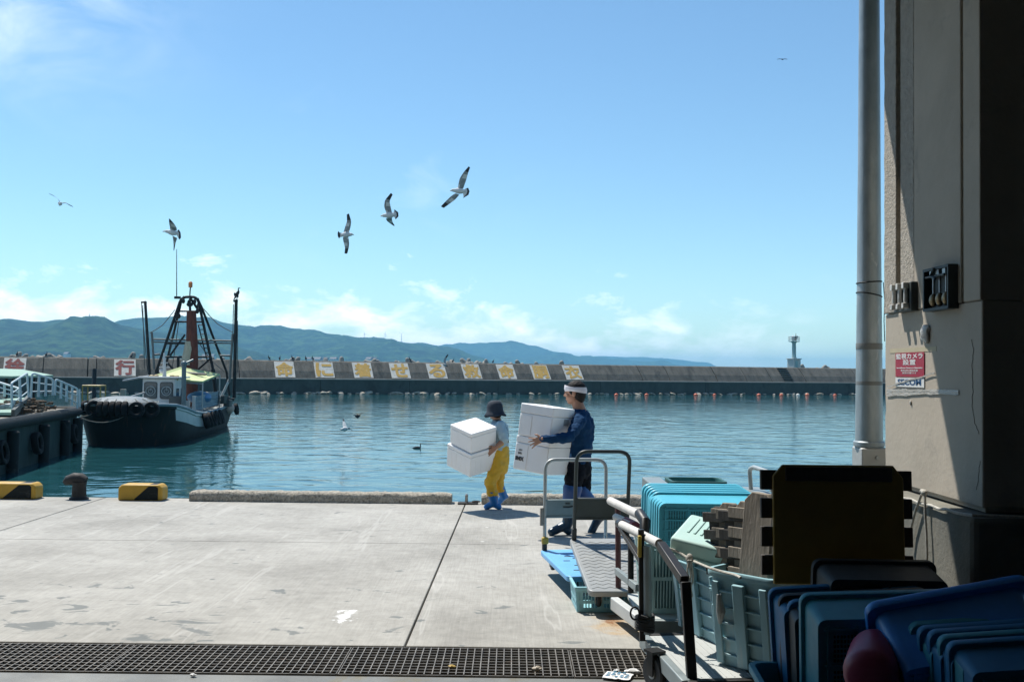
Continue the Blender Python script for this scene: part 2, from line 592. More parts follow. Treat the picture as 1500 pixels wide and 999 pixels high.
# ------------------------------------------------------------------ quay
def concrete_quay():
    m, nt, b = nodes_of('quay_concrete')
    v = coords(nt)
    n1 = noisef(nt, v, 0.8, 8, 0.65, 0.3)
    n2 = noisef(nt, v, 9.0, 7, 0.7)
    c = ramp(nt, n1, [(0.3, (0.272, 0.262, 0.235)), (0.5, (0.355, 0.343, 0.31)), (0.7, (0.42, 0.407, 0.37))]).outputs[0]
    c = mixc(nt, 0.55, c, ramp(nt, n2, [(0.3, (0.70, 0.70, 0.70)), (0.62, (1.08, 1.08, 1.08))]).outputs[0], 'MULTIPLY')
    # broom strokes across the slab
    vb = coords(nt, (26, 1.6, 1), 'Object', (0, 0, R(28)))
    nb = noisef(nt, vb, 2.0, 4, 0.6)
    vb2 = coords(nt, (55, 0.9, 1), 'Object', (0, 0, R(4)))
    nb2 = noisef(nt, vb2, 1.6, 3, 0.6)
    c = mixc(nt, 0.22, c, ramp(nt, nb, [(0.35, (0.66, 0.66, 0.66)), (0.65, (1.14, 1.14, 1.14))]).outputs[0], 'MULTIPLY')
    c = mixc(nt, 0.18, c, ramp(nt, nb2, [(0.35, (0.66, 0.66, 0.66)), (0.65, (1.14, 1.14, 1.14))]).outputs[0], 'MULTIPLY')
    # tyre scuffs, pale
    vt = coords(nt, (2.2, 0.14, 1), 'Object', (0, 0, R(-24)))
    nt2 = noisef(nt, vt, 2.2, 3, 0.5, 0.3)
    f = ramp(nt, nt2, [(0.615, (0, 0, 0)), (0.64, (0.38, 0.38, 0.38)), (0.66, (0, 0, 0))]).outputs[0]
    c = mixc(nt, f, c, (0.50, 0.485, 0.45))
    # oil and wet blots
    sp = N(nt, 'ShaderNodeSeparateXYZ')
    nt.links.new(coords(nt), sp.inputs[0])
    d = noisef(nt, coords(nt, (1, 1.35, 1)), 3.1, 5, 0.55, 0.8)
    zone = mth(nt, 'MULTIPLY', mth(nt, 'MULTIPLY', mth(nt, 'SUBTRACT', 9.2, sp.outputs['Y']), 0.6, None, True),
               mth(nt, 'MULTIPLY_ADD', mth(nt, 'MULTIPLY', mth(nt, 'SUBTRACT', -0.9, sp.outputs['X']), 0.8, None, True), 0.85, 0.15))
    dv = mth(nt, 'MULTIPLY_ADD', zone, 0.085, d)
    f = ramp(nt, dv, [(0.665, (0, 0, 0)), (0.70, (0.72, 0.72, 0.72))]).outputs[0]
    c = mixc(nt, f, c, (0.12, 0.135, 0.135))
    # small dark specks and pale droppings
    vo = N(nt, 'ShaderNodeTexVoronoi', i_Scale=3.3)
    nt.links.new(coords(nt), vo.inputs['Vector'])
    pick = mth(nt, 'GREATER_THAN', vo.outputs['Color'], 0.0)
    sc = N(nt, 'ShaderNodeSeparateColor')
    nt.links.new(vo.outputs['Color'], sc.inputs[0])
    big = mth(nt, 'MULTIPLY', sc.outputs[1], 0.085)
    dd = mth(nt, 'ADD', vo.outputs['Distance'], mth(nt, 'MULTIPLY', mth(nt, 'SUBTRACT', n2, 0.5), 0.16))
    spot = mth(nt, 'LESS_THAN', dd, big)
    c = mixc(nt, mth(nt, 'MULTIPLY', mth(nt, 'MULTIPLY', spot, mth(nt, 'GREATER_THAN', sc.outputs[0], 0.72)), 0.8), c, (0.14, 0.13, 0.115))
    c = mixc(nt, mth(nt, 'MULTIPLY', mth(nt, 'MULTIPLY', spot, mth(nt, 'LESS_THAN', sc.outputs[0], 0.16)), 0.8), c, (0.62, 0.61, 0.58))
    # one big dropping, a rust stain
    def blot(px, py, rx, ry, amt):
        g = gnd(px, py)
        mp = N(nt, 'ShaderNodeMapping', vector_type='TEXTURE')
        mp.inputs['Location'].default_value = (g.x, g.y, 0)
        mp.inputs['Scale'].default_value = (rx, ry, 1)
        t = N(nt, 'ShaderNodeTexCoord')
        nt.links.new(t.outputs['Object'], mp.inputs[0])
        ln = N(nt, 'ShaderNodeVectorMath', operation='LENGTH')
        s2 = N(nt, 'ShaderNodeVectorMath', operation='MULTIPLY')
        s2.inputs[1].default_value = (1, 1, 0)
        nt.links.new(mp.outputs[0], s2.inputs[0])
        nt.links.new(s2.outputs[0], ln.inputs[0])
        return mth(nt, 'ADD', mth(nt, 'SUBTRACT', 1.0, ln.outputs['Value']), mth(nt, 'MULTIPLY', mth(nt, 'SUBTRACT', noisef(nt, coords(nt), amt[1], 6, 0.7, 0.5), 0.5), amt[0]))
    f = ramp(nt, blot(505, 902, 0.12, 0.34, (3.2, 9.0)), [(0.50, (0, 0, 0)), (0.62, (0.9, 0.9, 0.9))]).outputs[0]
    c = mixc(nt, f, c, (0.70, 0.70, 0.69))
    rs = blot(905, 915, 0.26, 0.50, (2.6, 5.0))
    c = mixc(nt, ramp(nt, rs, [(0.25, (0, 0, 0)), (0.85, (0.55, 0.55, 0.55))]).outputs[0], c, (0.42, 0.27, 0.11))
    rs = blot(895, 908, 0.12, 0.34, (3.4, 8.0))
    c = mixc(nt, ramp(nt, rs, [(0.4, (0, 0, 0)), (0.9, (0.85, 0.85, 0.85))]).outputs[0], c, (0.20, 0.085, 0.030))
    nt.links.new(c, b.inputs['Base Color'])
    b.inputs['Roughness'].default_value = 0.85
    b.inputs['Specular IOR Level'].default_value = 0.25
    hh = mth(nt, 'ADD', mth(nt, 'MULTIPLY', nb2, 0.5), mth(nt, 'ADD', mth(nt, 'MULTIPLY', nb, 0.5), noisef(nt, v, 55, 5, 0.7)))
    bump(nt, b, hh, 0.45, 0.004)
    return m
QUAY = concrete_quay()
DARK = pbr('joint_dirt_step_shade', (0.03, 0.03, 0.028), rough=0.9)
def quay_y(px, py):
    return gnd(px, py).y
YE = 13.72                                  # quay edge
YJ = 10.38                                  # cross joint
YG1, YG0 = 6.53, 5.93                       # grating, far and near edge
mb = MB()
g = 0.006
def slab(x0, x1, y0, y1, z=0.0, t=0.25, sk=0.0):
    # sk shifts the far edge in x so the joint runs as in the picture
    vs = [(x0, y0, z - t), (x1, y0, z - t), (x1 + sk, y1, z - t), (x0 + sk, y1, z - t), (x0, y0, z), (x1, y0, z), (x1 + sk, y1, z), (x0 + sk, y1, z)]
    mb.add(vs, [(0, 3, 2, 1), (4, 5, 6, 7), (0, 1, 5, 4), (1, 2, 6, 5), (2, 3, 7, 6), (3, 0, 4, 7)])
ja, jb = gnd(595, 941).x, gnd(683, 735).x
jm = ja + (jb - ja) * (YJ - YG1) / (YE - YG1)
for xs in ((-30.0, -5.55 - 0.01), (-5.55 + 0.01, None), (None, 30.0)):
    for (y0, y1, xa, xb) in ((YG1 + 0.02, YJ - g, ja, jm), (YJ + g, YE, jm, jb)):
        l = xa + 0.008 if xs[0] is None else xs[0]
        r = xa - 0.008 if xs[1] is None else xs[1]
        sl = xb - xa if xs[0] is None else 0
        sr = xb - xa if xs[1] is None else 0
        vs = [(l, y0, -0.25), (r, y0, -0.25), (r + sr, y1, -0.25), (l + sl, y1, -0.25), (l, y0, 0), (r, y0, 0), (r + sr, y1, 0), (l + sl, y1, 0)]
        mb.add(vs, [(0, 3, 2, 1), (4, 5, 6, 7), (0, 1, 5, 4), (1, 2, 6, 5), (2, 3, 7, 6), (3, 0, 4, 7)])
quay = mb.build('quay', QUAY, smooth=False, bevel=0.004, bseg=1)
tag(quay, kind='structure')
mb = MB()
mb.box((0, (YG1 + YE) / 2 + 0.02, -1.76), (60, YE - YG1 - 0.06, 3.0))
tag(mb.build('quay_wall', pbr('quay_wall_concrete', (0.10, 0.10, 0.09), stain=(0.03, 0.035, 0.03))), kind='structure')

# market hall: floor, roof, walls (the camera stands inside)
FLOOR = pbr('wet_floor', (0.20, 0.20, 0.18), (0.10, 0.10, 0.092), 2.2, 0.55, bmp=0.4, bscale=30, stain=(0.16, 0.13, 0.06), stain_scale=1.6, stain_at=0.56)
mb = MB()
mb.box((0, (YG0 - 12) / 2 - 0.02, -0.13), (60, YG0 + 12, 0.25))
tag(mb.build('market_floor', FLOOR, smooth=False), kind='structure')
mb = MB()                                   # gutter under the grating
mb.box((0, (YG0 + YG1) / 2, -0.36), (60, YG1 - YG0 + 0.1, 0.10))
tag(mb.build('drain_gutter', pbr('gutter_black', (0.012, 0.012, 0.011), (0.006, 0.006, 0.006), 3, 0.6), smooth=False), kind='structure')  # trench bottom coloured near black below the bars
HALLC = pbr('hall_concrete', (0.25, 0.25, 0.24), (0.19, 0.19, 0.185), 1.5, 0.85)
hall = thing('market_hall', 'dark open-fronted fish market hall overhanging the quay', 'hall', (0, 0, 0))
mb = MB(); mb.box((-2, -2.75, 5.1), (26, 18.3, 0.2)); mb.build('roof', HALLC, hall, smooth=False)
mb = MB(); mb.box((-2, 6.50, 5.05), (26.1, 0.14, 0.5)); mb.build('eave_beam', HALLC, hall, smooth=False)
mb = MB(); mb.box((-2, -11.8, 2.5), (26, 0.2, 5.0)); mb.build('wall', HALLC, hall, smooth=False)
mb = MB(); mb.box((9.5, -3.6, 2.5), (0.2, 16.2, 5.0)); mb.build('wall', HALLC, hall, smooth=False)
mb = MB(); mb.box((-14.5, -4.0, 2.5), (0.2, 15.4, 5.0)); mb.build('wall', HALLC, hall, smooth=False)

# ------------------------------------------------------------------ grating panels
GRATE = pbr('rusty_grating', (0.27, 0.245, 0.21), (0.10, 0.092, 0.08), 9, 0.5, 0.35, stain=(0.20, 0.115, 0.06), stain_scale=5, stain_at=0.62)
def grate_panel():
    mb = MB()
    L, W = 1.40, YG1 - YG0 - 0.03
    n = 10
    for i in range(n + 1):
        y = -W / 2 + W * i / n
        mb.box((0, y, -0.022), (L - 0.016, 0.007, 0.04))
    k = 28
    for i in range(k + 1):
        x = -L / 2 + 0.040 + (L - 0.080) * i / k
        mb.box((x, 0, -0.0060), (0.0062, W - 0.006, 0.016))
    for x in (-L / 2 + 0.004, L / 2 - 0.004):
        mb.box((x, 0, -0.0215), (0.0045, W + 0.004, 0.040))
    return mb.build('drain_grate', GRATE, smooth=False)
g0 = grate_panel()
tag(g0, 'rusty steel grating panel over the drain along the hall front', 'grating', 'grating panels over the drain')
jx = gnd(508, 962).x
first = True
for i in range(-4, 5):
    o = g0 if first else g0.copy()
    if not first: COL.objects.link(o)
    first = False
    o.location = (jx + 0.70 + 1.405 * i, (YG0 + YG1) / 2, 0)

# ------------------------------------------------------------------ kerbs along the quay edge
ROUGHC = pbr('pebbly_concrete', (0.74, 0.67, 0.55), (0.17, 0.15, 0.115), 34, 0.95, bmp=1.0, bscale=45, bdist=0.05, stain=(0.42, 0.25, 0.05), stain_scale=1.1, stain_at=0.67)
def kerb(name, x0, x1, label, seed, h=0.135, wdt=0.26):
    n = max(8, int((x1 - x0) / 0.035))
    secs = []
    base = [(-0.5, 0), (-0.5, 0.45), (-0.47, 0.75), (-0.40, 0.92), (-0.25, 1.0), (0, 1.02), (0.25, 1.0), (0.42, 0.88), (0.5, 0.6), (0.5, 0)]
    for i in range(n + 1):
        x = x0 + (x1 - x0) * i / n
        en = min(i, n - i)
        sh = 0.90 if en == 0 else (0.97 if en == 1 else 1.0)
        sec = []
        for j, (a, b) in enumerate(base):
            q = noise.fractal((x * 9, a * 3 + seed, b * 3), 1.0, 2.0, 3) * 0.010 + noise.noise((x * 30, a * 8, b * 8 + seed)) * 0.006
            sec.append((x + q * 0.4, a * wdt * sh + q * (-1 if a < 0 else 1), b * h * sh + (q if b > 0.5 else 0)))
        secs.append(sec)
    mb = MB()
    mb.loft([[(p[0] - x0, p[1], p[2]) for p in s_] for s_ in secs])
    o = mb.build(name, ROUGHC, smooth=True, angle=60)
    o.location = (x0, YE - wdt / 2 - 0.03, 0)
    return tag(o, label, 'kerb')
YK = YE - 0.30
kerb('kerb_stone', at(276, 728, YK).x, at(661, 733, YK).x, 'long rough concrete kerb with faded yellow paint left of the yellow-trousered walker', 1.0)
kerb('kerb_stone', at(705, 735, YK).x, at(965, 740, YK).x, 'rough concrete kerb running behind the walkers and platform trucks', 5.0)
BLK = pbr('kerb_black_paint', (0.010, 0.014, 0.014), rough=0.6, spec=.2, stain=(0.06, 0.06, 0.055), stain_scale=6)
YEL = pbr('kerb_yellow_paint', (0.52, 0.30, 0.025), (0.42, 0.24, 0.02), 6, 0.5, stain=(0.25, 0.17, 0.04), stain_scale=7, stain_at=0.62)
def block(x0, x1, z1, label, flip):
    L = x1 - x0
    t = thing('kerb_block', label, 'kerb block', ((x0 + x1) / 2, YE - 0.17, 0), 0, 'striped kerb blocks')
    ol = [(-L / 2, 0.0), (L / 2, 0.0), (L / 2, z1 * 0.78), (L / 2 - 0.05, z1), (-L / 2 + 0.05, z1), (-L / 2, z1 * 0.78)]
    M = Matrix(((1, 0, 0, 0), (0, 0, 1, 0), (0, 1, 0, 0), (0, 0, 0, 1)))
    mb = MB(); mb.prism(ol, -0.12, 0.12, M); mb.build('body', YEL, t, bevel=0.02)
    s0, s1 = -0.06 * L, 0.16 * L                # black sloping band and black right part, painted 2 mm proud
    pt = [(s0 - 0.05, 0.012), (L / 2 - 0.055, 0.012), (L / 2 - 0.055, z1 * 0.80), (L / 2 - 0.085, z1 - 0.022), (s1 + 0.02, z1 - 0.022)]
    mb = MB(); mb.prism(pt, -0.1215, -0.1235, M)
    mb.add([(s1 + 0.02, -0.09, z1 + 0.0015), (L / 2 - 0.085, -0.09, z1 + 0.0015), (L / 2 - 0.085, 0.09, z1 + 0.0015), (s1 + 0.02, 0.09, z1 + 0.0015)], [(0, 1, 2, 3)])
    mb.build('black_stripe', BLK, t, smooth=False)
    return t
block(at(-26, 724, YK).x, at(51, 724, YK).x, 0.215, 'yellow and black kerb block nearest the left pier, cut by the picture edge', 0)
block(at(172, 725, YK).x, at(237, 725, YK).x, 0.215, 'yellow and black kerb block between the iron bollard and the long kerb', 0)

# iron mooring bollard with a hooked head
IRON = pbr('old_iron', (0.035, 0.034, 0.033), (0.016, 0.016, 0.016), 12, 0.7, 0.2, bmp=0.6, bscale=30, bdist=0.01, stain=(0.24, 0.22, 0.19), stain_scale=5, stain_at=0.60)
bx = at(111, 726, YK)
bol = thing('mooring_bollard', 'squat iron mooring bollard with bent head on the quay edge', 'bollard', (bx.x, YK + 0.1, 0))
mb = MB(); mb.lathe([(0.125, 0), (0.125, 0.02), (0.095, 0.035), (0.088, 0.18), (0.10, 0.235)], 20); mb.build('post', IRON, bol)
mb = MB(); mb.tube([(0.075, 0, 0.235), (0.02, 0, 0.265), (-0.07, 0, 0.275), (-0.155, 0, 0.25), (-0.20, 0, 0.215)], [0.07, 0.088, 0.082, 0.065, 0.035], 14); mb.build('head', IRON, bol)
# mooring cleat in the gap of the kerbs
cx = at(683, 735, YK)
cl = thing('mooring_cleat', 'small rusty iron mooring ring plate in the gap between the kerbs', 'cleat', (cx.x, YK + 0.06, 0))
mb = MB(); mb.box((0.02, 0, 0.012), (0.27, 0.16, 0.022)); mb.build('plate', IRON, cl, bevel=0.006)
mb = MB(); mb.lathe([(0.022, 0.02), (0.018, 0.10), (0.026, 0.115), (0.012, 0.135)], 12, (0.0, 0, 0)); mb.build('pin', pbr('worn_steel', (0.4, 0.4, 0.38), rough=0.4, metal=0.7), cl)
mb = MB(); mb.tube([(0.13 + 0.05 * math.cos(a), 0.05 * math.sin(a), 0.034) for a in [k * math.pi / 8 for k in range(16)]], 0.009, 8, closed=True); mb.build('ring', IRON, cl)

# ------------------------------------------------------------------ breakwater
B0 = at(0, 576, 104.0)
def wall_D(px):
    return 1.0 / (1 / 104.0 * (1 - 0.00023 * px))
pA, pB = at(0, 576, wall_D(0)), at(1290, 578, wall_D(1290))
wdir = Vector((pB.x - pA.x, pB.y - pA.y, 0)).normalized()
wback = Vector((-wdir.y, wdir.x, 0))                      # away from the quay
def wall_s(px):                                             # distance along the wall under a picture column
    d = ray(px, 550)
    # intersect the ray's plan with the wall line pA + s*wdir
    det = d.x * (-wdir.y) - d.y * (-wdir.x)
    t = (pA.x * (-wdir.y) - pA.y * (-wdir.x)) / det
    hit = Vector((d.x * t, d.y * t, 0))
    return (hit - Vector((pA.x, pA.y, 0))).dot(wdir)
ZL, ZT = WATER + 1.83, WATER + 3.92                        # ledge, top
RUN = 2.1
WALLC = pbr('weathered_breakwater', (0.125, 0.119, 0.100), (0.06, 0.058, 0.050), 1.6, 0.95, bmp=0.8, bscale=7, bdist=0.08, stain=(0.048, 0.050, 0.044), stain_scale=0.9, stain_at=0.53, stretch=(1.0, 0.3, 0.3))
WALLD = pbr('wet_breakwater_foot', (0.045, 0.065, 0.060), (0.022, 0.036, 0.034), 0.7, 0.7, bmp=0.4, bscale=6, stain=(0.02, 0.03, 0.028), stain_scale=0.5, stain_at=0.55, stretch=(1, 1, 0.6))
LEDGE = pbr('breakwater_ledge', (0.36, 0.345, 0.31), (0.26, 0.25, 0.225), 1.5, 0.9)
bw = thing('breakwater', 'long weathered concrete breakwater with sloping face closing the harbour', 'breakwater', (pA.x, pA.y, 0), math.atan2(wdir.y, wdir.x))
# local frame: +x along the wall, +y away from the quay
S0, S1 = -55.0, 210.0
joints = [wall_s(p) for p in (-300, -200, -120, -40, 62, 128, 141, 290, 352, 640, 945, 985, 1055, 1098, 1135, 1185, 1262, 1340, 1430)]
cuts = [S0] + joints + [S1]
mb = MB()
for a, b in zip(cuts, cuts[1:]):
    a2, b2 = a + rnd.uniform(.03, .07), b - rnd.uniform(.03, .07)
    jit = rnd.uniform(-0.03, 0.03)
    sec = lambda x: [(x, 0.55 + jit, ZL - 0.08), (x, 0.55 + jit, ZL + 0.02), (x, 0.55 + jit + RUN * 0.30, ZL + (ZT - ZL) * 0.40), (x, 0.55 + jit + RUN * 0.85, ZT - 0.12), (x, 0.55 + jit + RUN, ZT), (x, 3.6, ZT), (x, 3.6, ZL - 0.08)]
    mb.loft([sec(a2), sec(b2)])
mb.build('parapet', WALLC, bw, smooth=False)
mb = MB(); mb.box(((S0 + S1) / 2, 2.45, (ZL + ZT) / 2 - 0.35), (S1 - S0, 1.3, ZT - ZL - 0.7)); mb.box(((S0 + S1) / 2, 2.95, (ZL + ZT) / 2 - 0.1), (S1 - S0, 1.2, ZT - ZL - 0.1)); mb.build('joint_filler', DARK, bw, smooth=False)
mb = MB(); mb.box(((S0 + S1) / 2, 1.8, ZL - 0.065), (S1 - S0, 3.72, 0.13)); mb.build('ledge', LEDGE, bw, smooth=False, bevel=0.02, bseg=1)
mb = MB()
cc = [S0] + [wall_s(p) for p in (-100, 70, 245, 470, 600, 730, 880, 960, 1034, 1190)] + [S1]
for a, b in zip(cc, cc[1:]):
    mb.box(((a + b) / 2, 1.85 + rnd.uniform(-0.02, 0.02), (ZL - 0.13 + WATER - 2) / 2), (b - a - 0.04, 3.6, ZL - 0.13 - WATER + 2))
mb.build('foot_wall', WALLD, bw, smooth=False)
# slope frame for the painted panels
sl = Vector((0, RUN * 0.85, ZT - 0.12 - ZL - 0.02)).normalized()
SLEN = math.hypot(RUN * 0.85, ZT - 0.14 - ZL)
WPAINT = pbr('flaking_white_paint', (0.62, 0.60, 0.54), (0.46, 0.44, 0.39), 3.0, 0.85, stain=(0.20, 0.19, 0.165), stain_scale=2.6, stain_at=0.57)
def glyph_paint(name, c, flake, at_):
    return pbr(name, c, tuple(x * 0.75 for x in c), 3.5, 0.85, stain=flake, stain_scale=4.5, stain_at=at_)
YP = glyph_paint('faded_yellow_paint', (0.58, 0.35, 0.08), (0.50, 0.45, 0.34), 0.58)
RP = glyph_paint('faded_red_paint', (0.25, 0.06, 0.05), (0.45, 0.36, 0.33), 0.60)
def panel(px0, px1, ch, paint):
    a, b = wall_s(px0), wall_s(px1)
    wdt = b - a
    hgt = SLEN * 0.93
    c = Vector(((a + b) / 2, 0.55, ZL + 0.02)) + sl * (hgt * 0.5 + 0.05)
    M = frame_m(c + Vector((0, -0.62, 0.42)) * 0.0, (1, 0, 0), sl)
    M.translation = c + M.col[2].to_3d() * 0.11
    mb = MB()
    mb.M = M
    mb.box((0, 0, -0.03), (wdt, hgt, 0.06))
    p = mb.build('painted_panel', WPAINT, bw, smooth=False)
    mb = MB()
    for k_, (ox, oy) in enumerate(((0, 0), (.03, .0), (-.03, .0), (0, .03), (0, -.03), (.022, .022), (-.022, -.022), (.022, -.022), (-.022, .022))):
        lettering(mb, ch, hgt * 1.0, M @ Matrix.Translation((ox * hgt, oy * hgt, 0.008 + .002 * k_)), bold=0.02, depth=0.01, sx=wdt / hgt * 0.94)
    # centre the glyph on the panel
    xs = [(M.inverted() @ v) for v in mb.v]
    if xs:
        mx, my = (min(v.x for v in xs) + max(v.x for v in xs)) / 2, (min(v.y for v in xs) + max(v.y for v in xs)) / 2
        fx = wdt * 0.90 / (max(v.x for v in xs) - min(v.x for v in xs))
        fy = hgt * 0.92 / (max(v.y for v in xs) - min(v.y for v in xs))
        mb.v = [M @ Vector(((v.x - mx) * fx, (v.y - my) * min(fy, 1.25), v.z)) for v in xs]
    q = mb.build('character', paint, p, smooth=False)
for px0, px1, ch in ((3, 36, '徐'), (167, 199, '行')):
    panel(px0, px1, ch, RP)
for px0, px1, ch in ((405, 434, '命'), (464, 492, 'に'), (521, 549, '着'), (576, 604, 'せ'), (631, 658, 'る'), (683, 709, '救'), (735, 760, '命'), (785, 810, '胴'), (833, 858, '衣')):
    panel(px0, px1, ch, YP)
# steps up the parapet
mb = MB()
s0, s1 = wall_s(1152), wall_s(1166)
for k in range(7):
    z = ZL + (ZT - ZL) * (k + 0.5) / 7
    y = 0.55 + RUN * 0.95 * (k + 0.2) / 7
    mb.box(((s0 + s1) / 2, y - 0.02, z), (s1 - s0, 0.55, 0.09))
mb.build('steps', WALLC, bw, smooth=False)
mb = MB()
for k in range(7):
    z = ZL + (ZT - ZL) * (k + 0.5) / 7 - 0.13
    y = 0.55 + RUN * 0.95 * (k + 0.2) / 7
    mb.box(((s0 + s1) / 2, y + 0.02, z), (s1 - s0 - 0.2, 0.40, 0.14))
mb.build('step_shade', DARK, bw, smooth=False)  # solid dark blocks put the shade under each step into colour

# concrete wave blocks showing over the wall, and boulders at its foot
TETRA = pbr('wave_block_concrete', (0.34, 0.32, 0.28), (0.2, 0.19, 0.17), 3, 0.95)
def lump(name, mat, seed, r, sq=0.6):
    mb = MB()
    mb.ell((0, 0, 0), (r, r * 0.85, r * sq), 12, 8)
    mb.v = [p * (1 + 0.30 * noise.noise(p / r * 1.3 + Vector((seed, seed * 2, 0))) + 0.14 * noise.noise(p / r * 3.5 + Vector((seed, 0, 1)))) for p in mb.v]
    return mb.build(name, mat, smooth=True, angle=30)
def wave_block(seed):
    t = bpy.data.meshes
    mb = MB()
    for d in (Vector((0, 0, 1)), Vector((0.94, 0, -0.33)), Vector((-0.47, 0.82, -0.33)), Vector((-0.47, -0.82, -0.33))):
        mb.cap((0, 0, 0), d * 0.85, 0.46, 0.30, 12)
    return mb.build('wave_block', TETRA, smooth=True, angle=50)
wb = wave_block(0)
tag(wb, 'rounded concrete wave breaker block poking up behind the breakwater', 'wave block', 'wave breaker blocks behind the breakwater')
first = True
WM = parent_matrix(bw)
for px, dz in ((18, .35), (27, .2), (41, .1), (58, .22), (79, .18), (88, .05), (146, .2), (192, .2), (208, .12), (268, .1), (310, .15), (330, .12), (366, .15), (376, .1), (433, .3), (441, .12), (470, .05), (489, .12), (512, .22), (557, .2), (571, .12), (596, .14), (613, .22), (624, .15), (664, .05), (682, .15), (700, .3), (704, .18), (712, .05), (725, .1), (731, .25), (764, .1), (780, .2), (807, .2), (843, .15), (1206, .2), (1233, .14), (1243, .16)):
    o = wb if first else wb.copy()
    if not first: COL.objects.link(o)
    first = False
    p = WM @ Vector((wall_s(px), 4.4, ZT - 0.55 + dz))
    o.location = p
    o.rotation_euler = (rnd.uniform(-1, 1), rnd.uniform(-1, 1), rnd.uniform(0, 6))
    s_ = rnd.uniform(0.75, 1.0)
    o.scale = (s_, s_, s_)
ROCKM = pbr('pale_boulder', (0.46, 0.41, 0.33), (0.20, 0.18, 0.145), 2.5, 0.9, bmp=0.5, bscale=10, bdist=0.03)
rocks = [lump('boulder', ROCKM, k * 3.7 + 1, 0.55, 0.55) for k in range(4)]
used = set()
px = -20.0
n = 0
big = {443: 1.0, 466: 0.9, 480: 1.1, 534: 1.0, 560: .8, 730: .9, 745: .5, 900: .9, 862: 1.0, 1032: .9, 150: 1.2, 320: .9, 370: 1.2}
while px < 1300:
    k = n % 4
    o = rocks[k] if k not in used else rocks[k].copy()
    if k in used: COL.objects.link(o)
    used.add(k)
    s_ = rnd.uniform(0.3, 0.85)
    for b_ in big:
        if abs(px - b_) < 5: s_ = big[b_] * 0.85
    o.location = WM @ Vector((wall_s(px), rnd.uniform(-1.0, -0.25), WATER + 0.04 + 0.08 * s_))
    o.rotation_euler = (rnd.uniform(-.3, .3), rnd.uniform(-.3, .3), rnd.uniform(0, 6))
    o.scale = (s_ * rnd.uniform(1.0, 1.7), s_, s_ * rnd.uniform(0.6, 0.95))
    tag(o, 'pale boulder in the line of rubble along the foot of the breakwater', 'boulder', 'boulders along the foot of the breakwater')
    px += rnd.choice((3, 4, 6, 8, 12, 18))
    n += 1
# orange floats off the right-hand half of the wall
OR = pbr('orange_float', (0.62, 0.13, 0.055), (0.45, 0.09, 0.04), 6, 0.5)
OW = pbr('white_float', (0.7, 0.68, 0.62), rough=0.5)
def float_buoy(m):
    t = thing('float_buoy', None, 'buoy', group='floats off the breakwater')
    mb = MB(); mb.ell((0, 0, 0.12), (0.36, 0.36, 0.27), 16, 10); mb.build('body', m, t)
    mb = MB(); mb.lathe([(0.07, 0.36), (0.07, 0.46), (0.03, 0.48)], 10); mb.build('eye', m, t)
    return t
fb, fw = float_buoy(OR), float_buoy(OW)
f1 = f2 = True
for px, py, wh in ((885, 579.5, 0), (929, 580, 0), (1000, 579.5, 0), (1032, 579.5, 0), (1088, 580, 0), (1120, 580, 0), (1149, 581.5, 1), (1166, 580, 0), (1195, 580.3, 0), (1247, 580.6, 0), (1276, 580, 0)):
    p = WM @ Vector((wall_s(px), -3.2 + rnd.uniform(-1.2, .8), WATER - .05))
    s_ = rnd.uniform(.6, .85)
    if wh:
        o = fw
        o['label'] = 'small white float among the orange floats off the breakwater'
    else:
        o = fb if f1 else dup(fb)
        f1 = False
        o['label'] = 'round orange float moored along the foot of the breakwater'
    o.location = p
    o.scale = (s_, s_, s_)

# harbour light beyond the wall
LT = pbr('beacon_paint', (0.30, 0.42, 0.42), (0.22, 0.33, 0.34), 1.5, 0.6)
LC = pbr('beacon_base', (0.52, 0.52, 0.49), (0.4, 0.4, 0.38), 1.2, 0.8)
lp = at(1163, 545, 190)
lt = thing('harbour_light', 'slim pale green harbour light tower on a concrete base beyond the breakwater', 'beacon', (lp.x, lp.y, 0), R(28))
zb = at(1163, 545, 190).z
zm, zt_, zr = at(1163, 526, 190).z, at(1163, 501, 190).z, at(1163, 494, 190).z
mb = MB(); mb.box((0, 0, (zm + WATER - 1) / 2), (1.75, 1.75, zm - WATER + 1)); mb.box((0, 0, zm + 0.05), (2.05, 2.05, 0.16)); mb.build('base', LC, lt, bevel=0.03)
mb = MB(); mb.box((-0.2, -0.89, zm - 1.0), (0.6, 0.04, 1.3)); mb.build('door', LT, lt, smooth=False)
mb = MB(); mb.lathe([(0.52, zm + 0.1), (0.40, zm + 0.5), (0.36, zt_ - 0.3), (0.55, zt_), (1.05, zt_ + 0.06), (1.05, zt_ + 0.14)], 18); mb.build('column', LT, lt)
mb = MB()
for k in range(10):
    a = k * math.pi / 5
    mb.tube([(1.0 * math.cos(a), 1.0 * math.sin(a), zt_ + .1), (1.0 * math.cos(a), 1.0 * math.sin(a), zt_ + 1.0)], 0.035, 6)
for z in (zt_ + .55, zt_ + 1.0):
    mb.tube([(1.0 * math.cos(k * math.pi / 10), 1.0 * math.sin(k * math.pi / 10), z) for k in range(20)], 0.035, 6, closed=True)
mb.build('railing', LC, lt)
mb = MB(); mb.lathe([(0.25, zt_ + .1), (0.25, zt_ + .6), (0.32, zt_ + .65), (0.3, zt_ + 1.05), (0.1, zt_ + 1.2)], 14, (-.25, 0, 0)); mb.build('lantern', pbr('beacon_lantern', (0.5, 0.52, 0.5), rough=0.3), lt)
mb = MB(); mb.box((0.55, 0.1, zt_ + 0.75), (0.7, 0.08, 0.9), rot=(R(25), 0, 0)); mb.tube([(0.55, 0.1, zt_ + .1), (0.55, 0.1, zt_ + 1.7)], 0.05, 6); mb.build('solar_panel', pbr('solar_dark', (0.08, 0.09, 0.1), rough=0.3), lt)

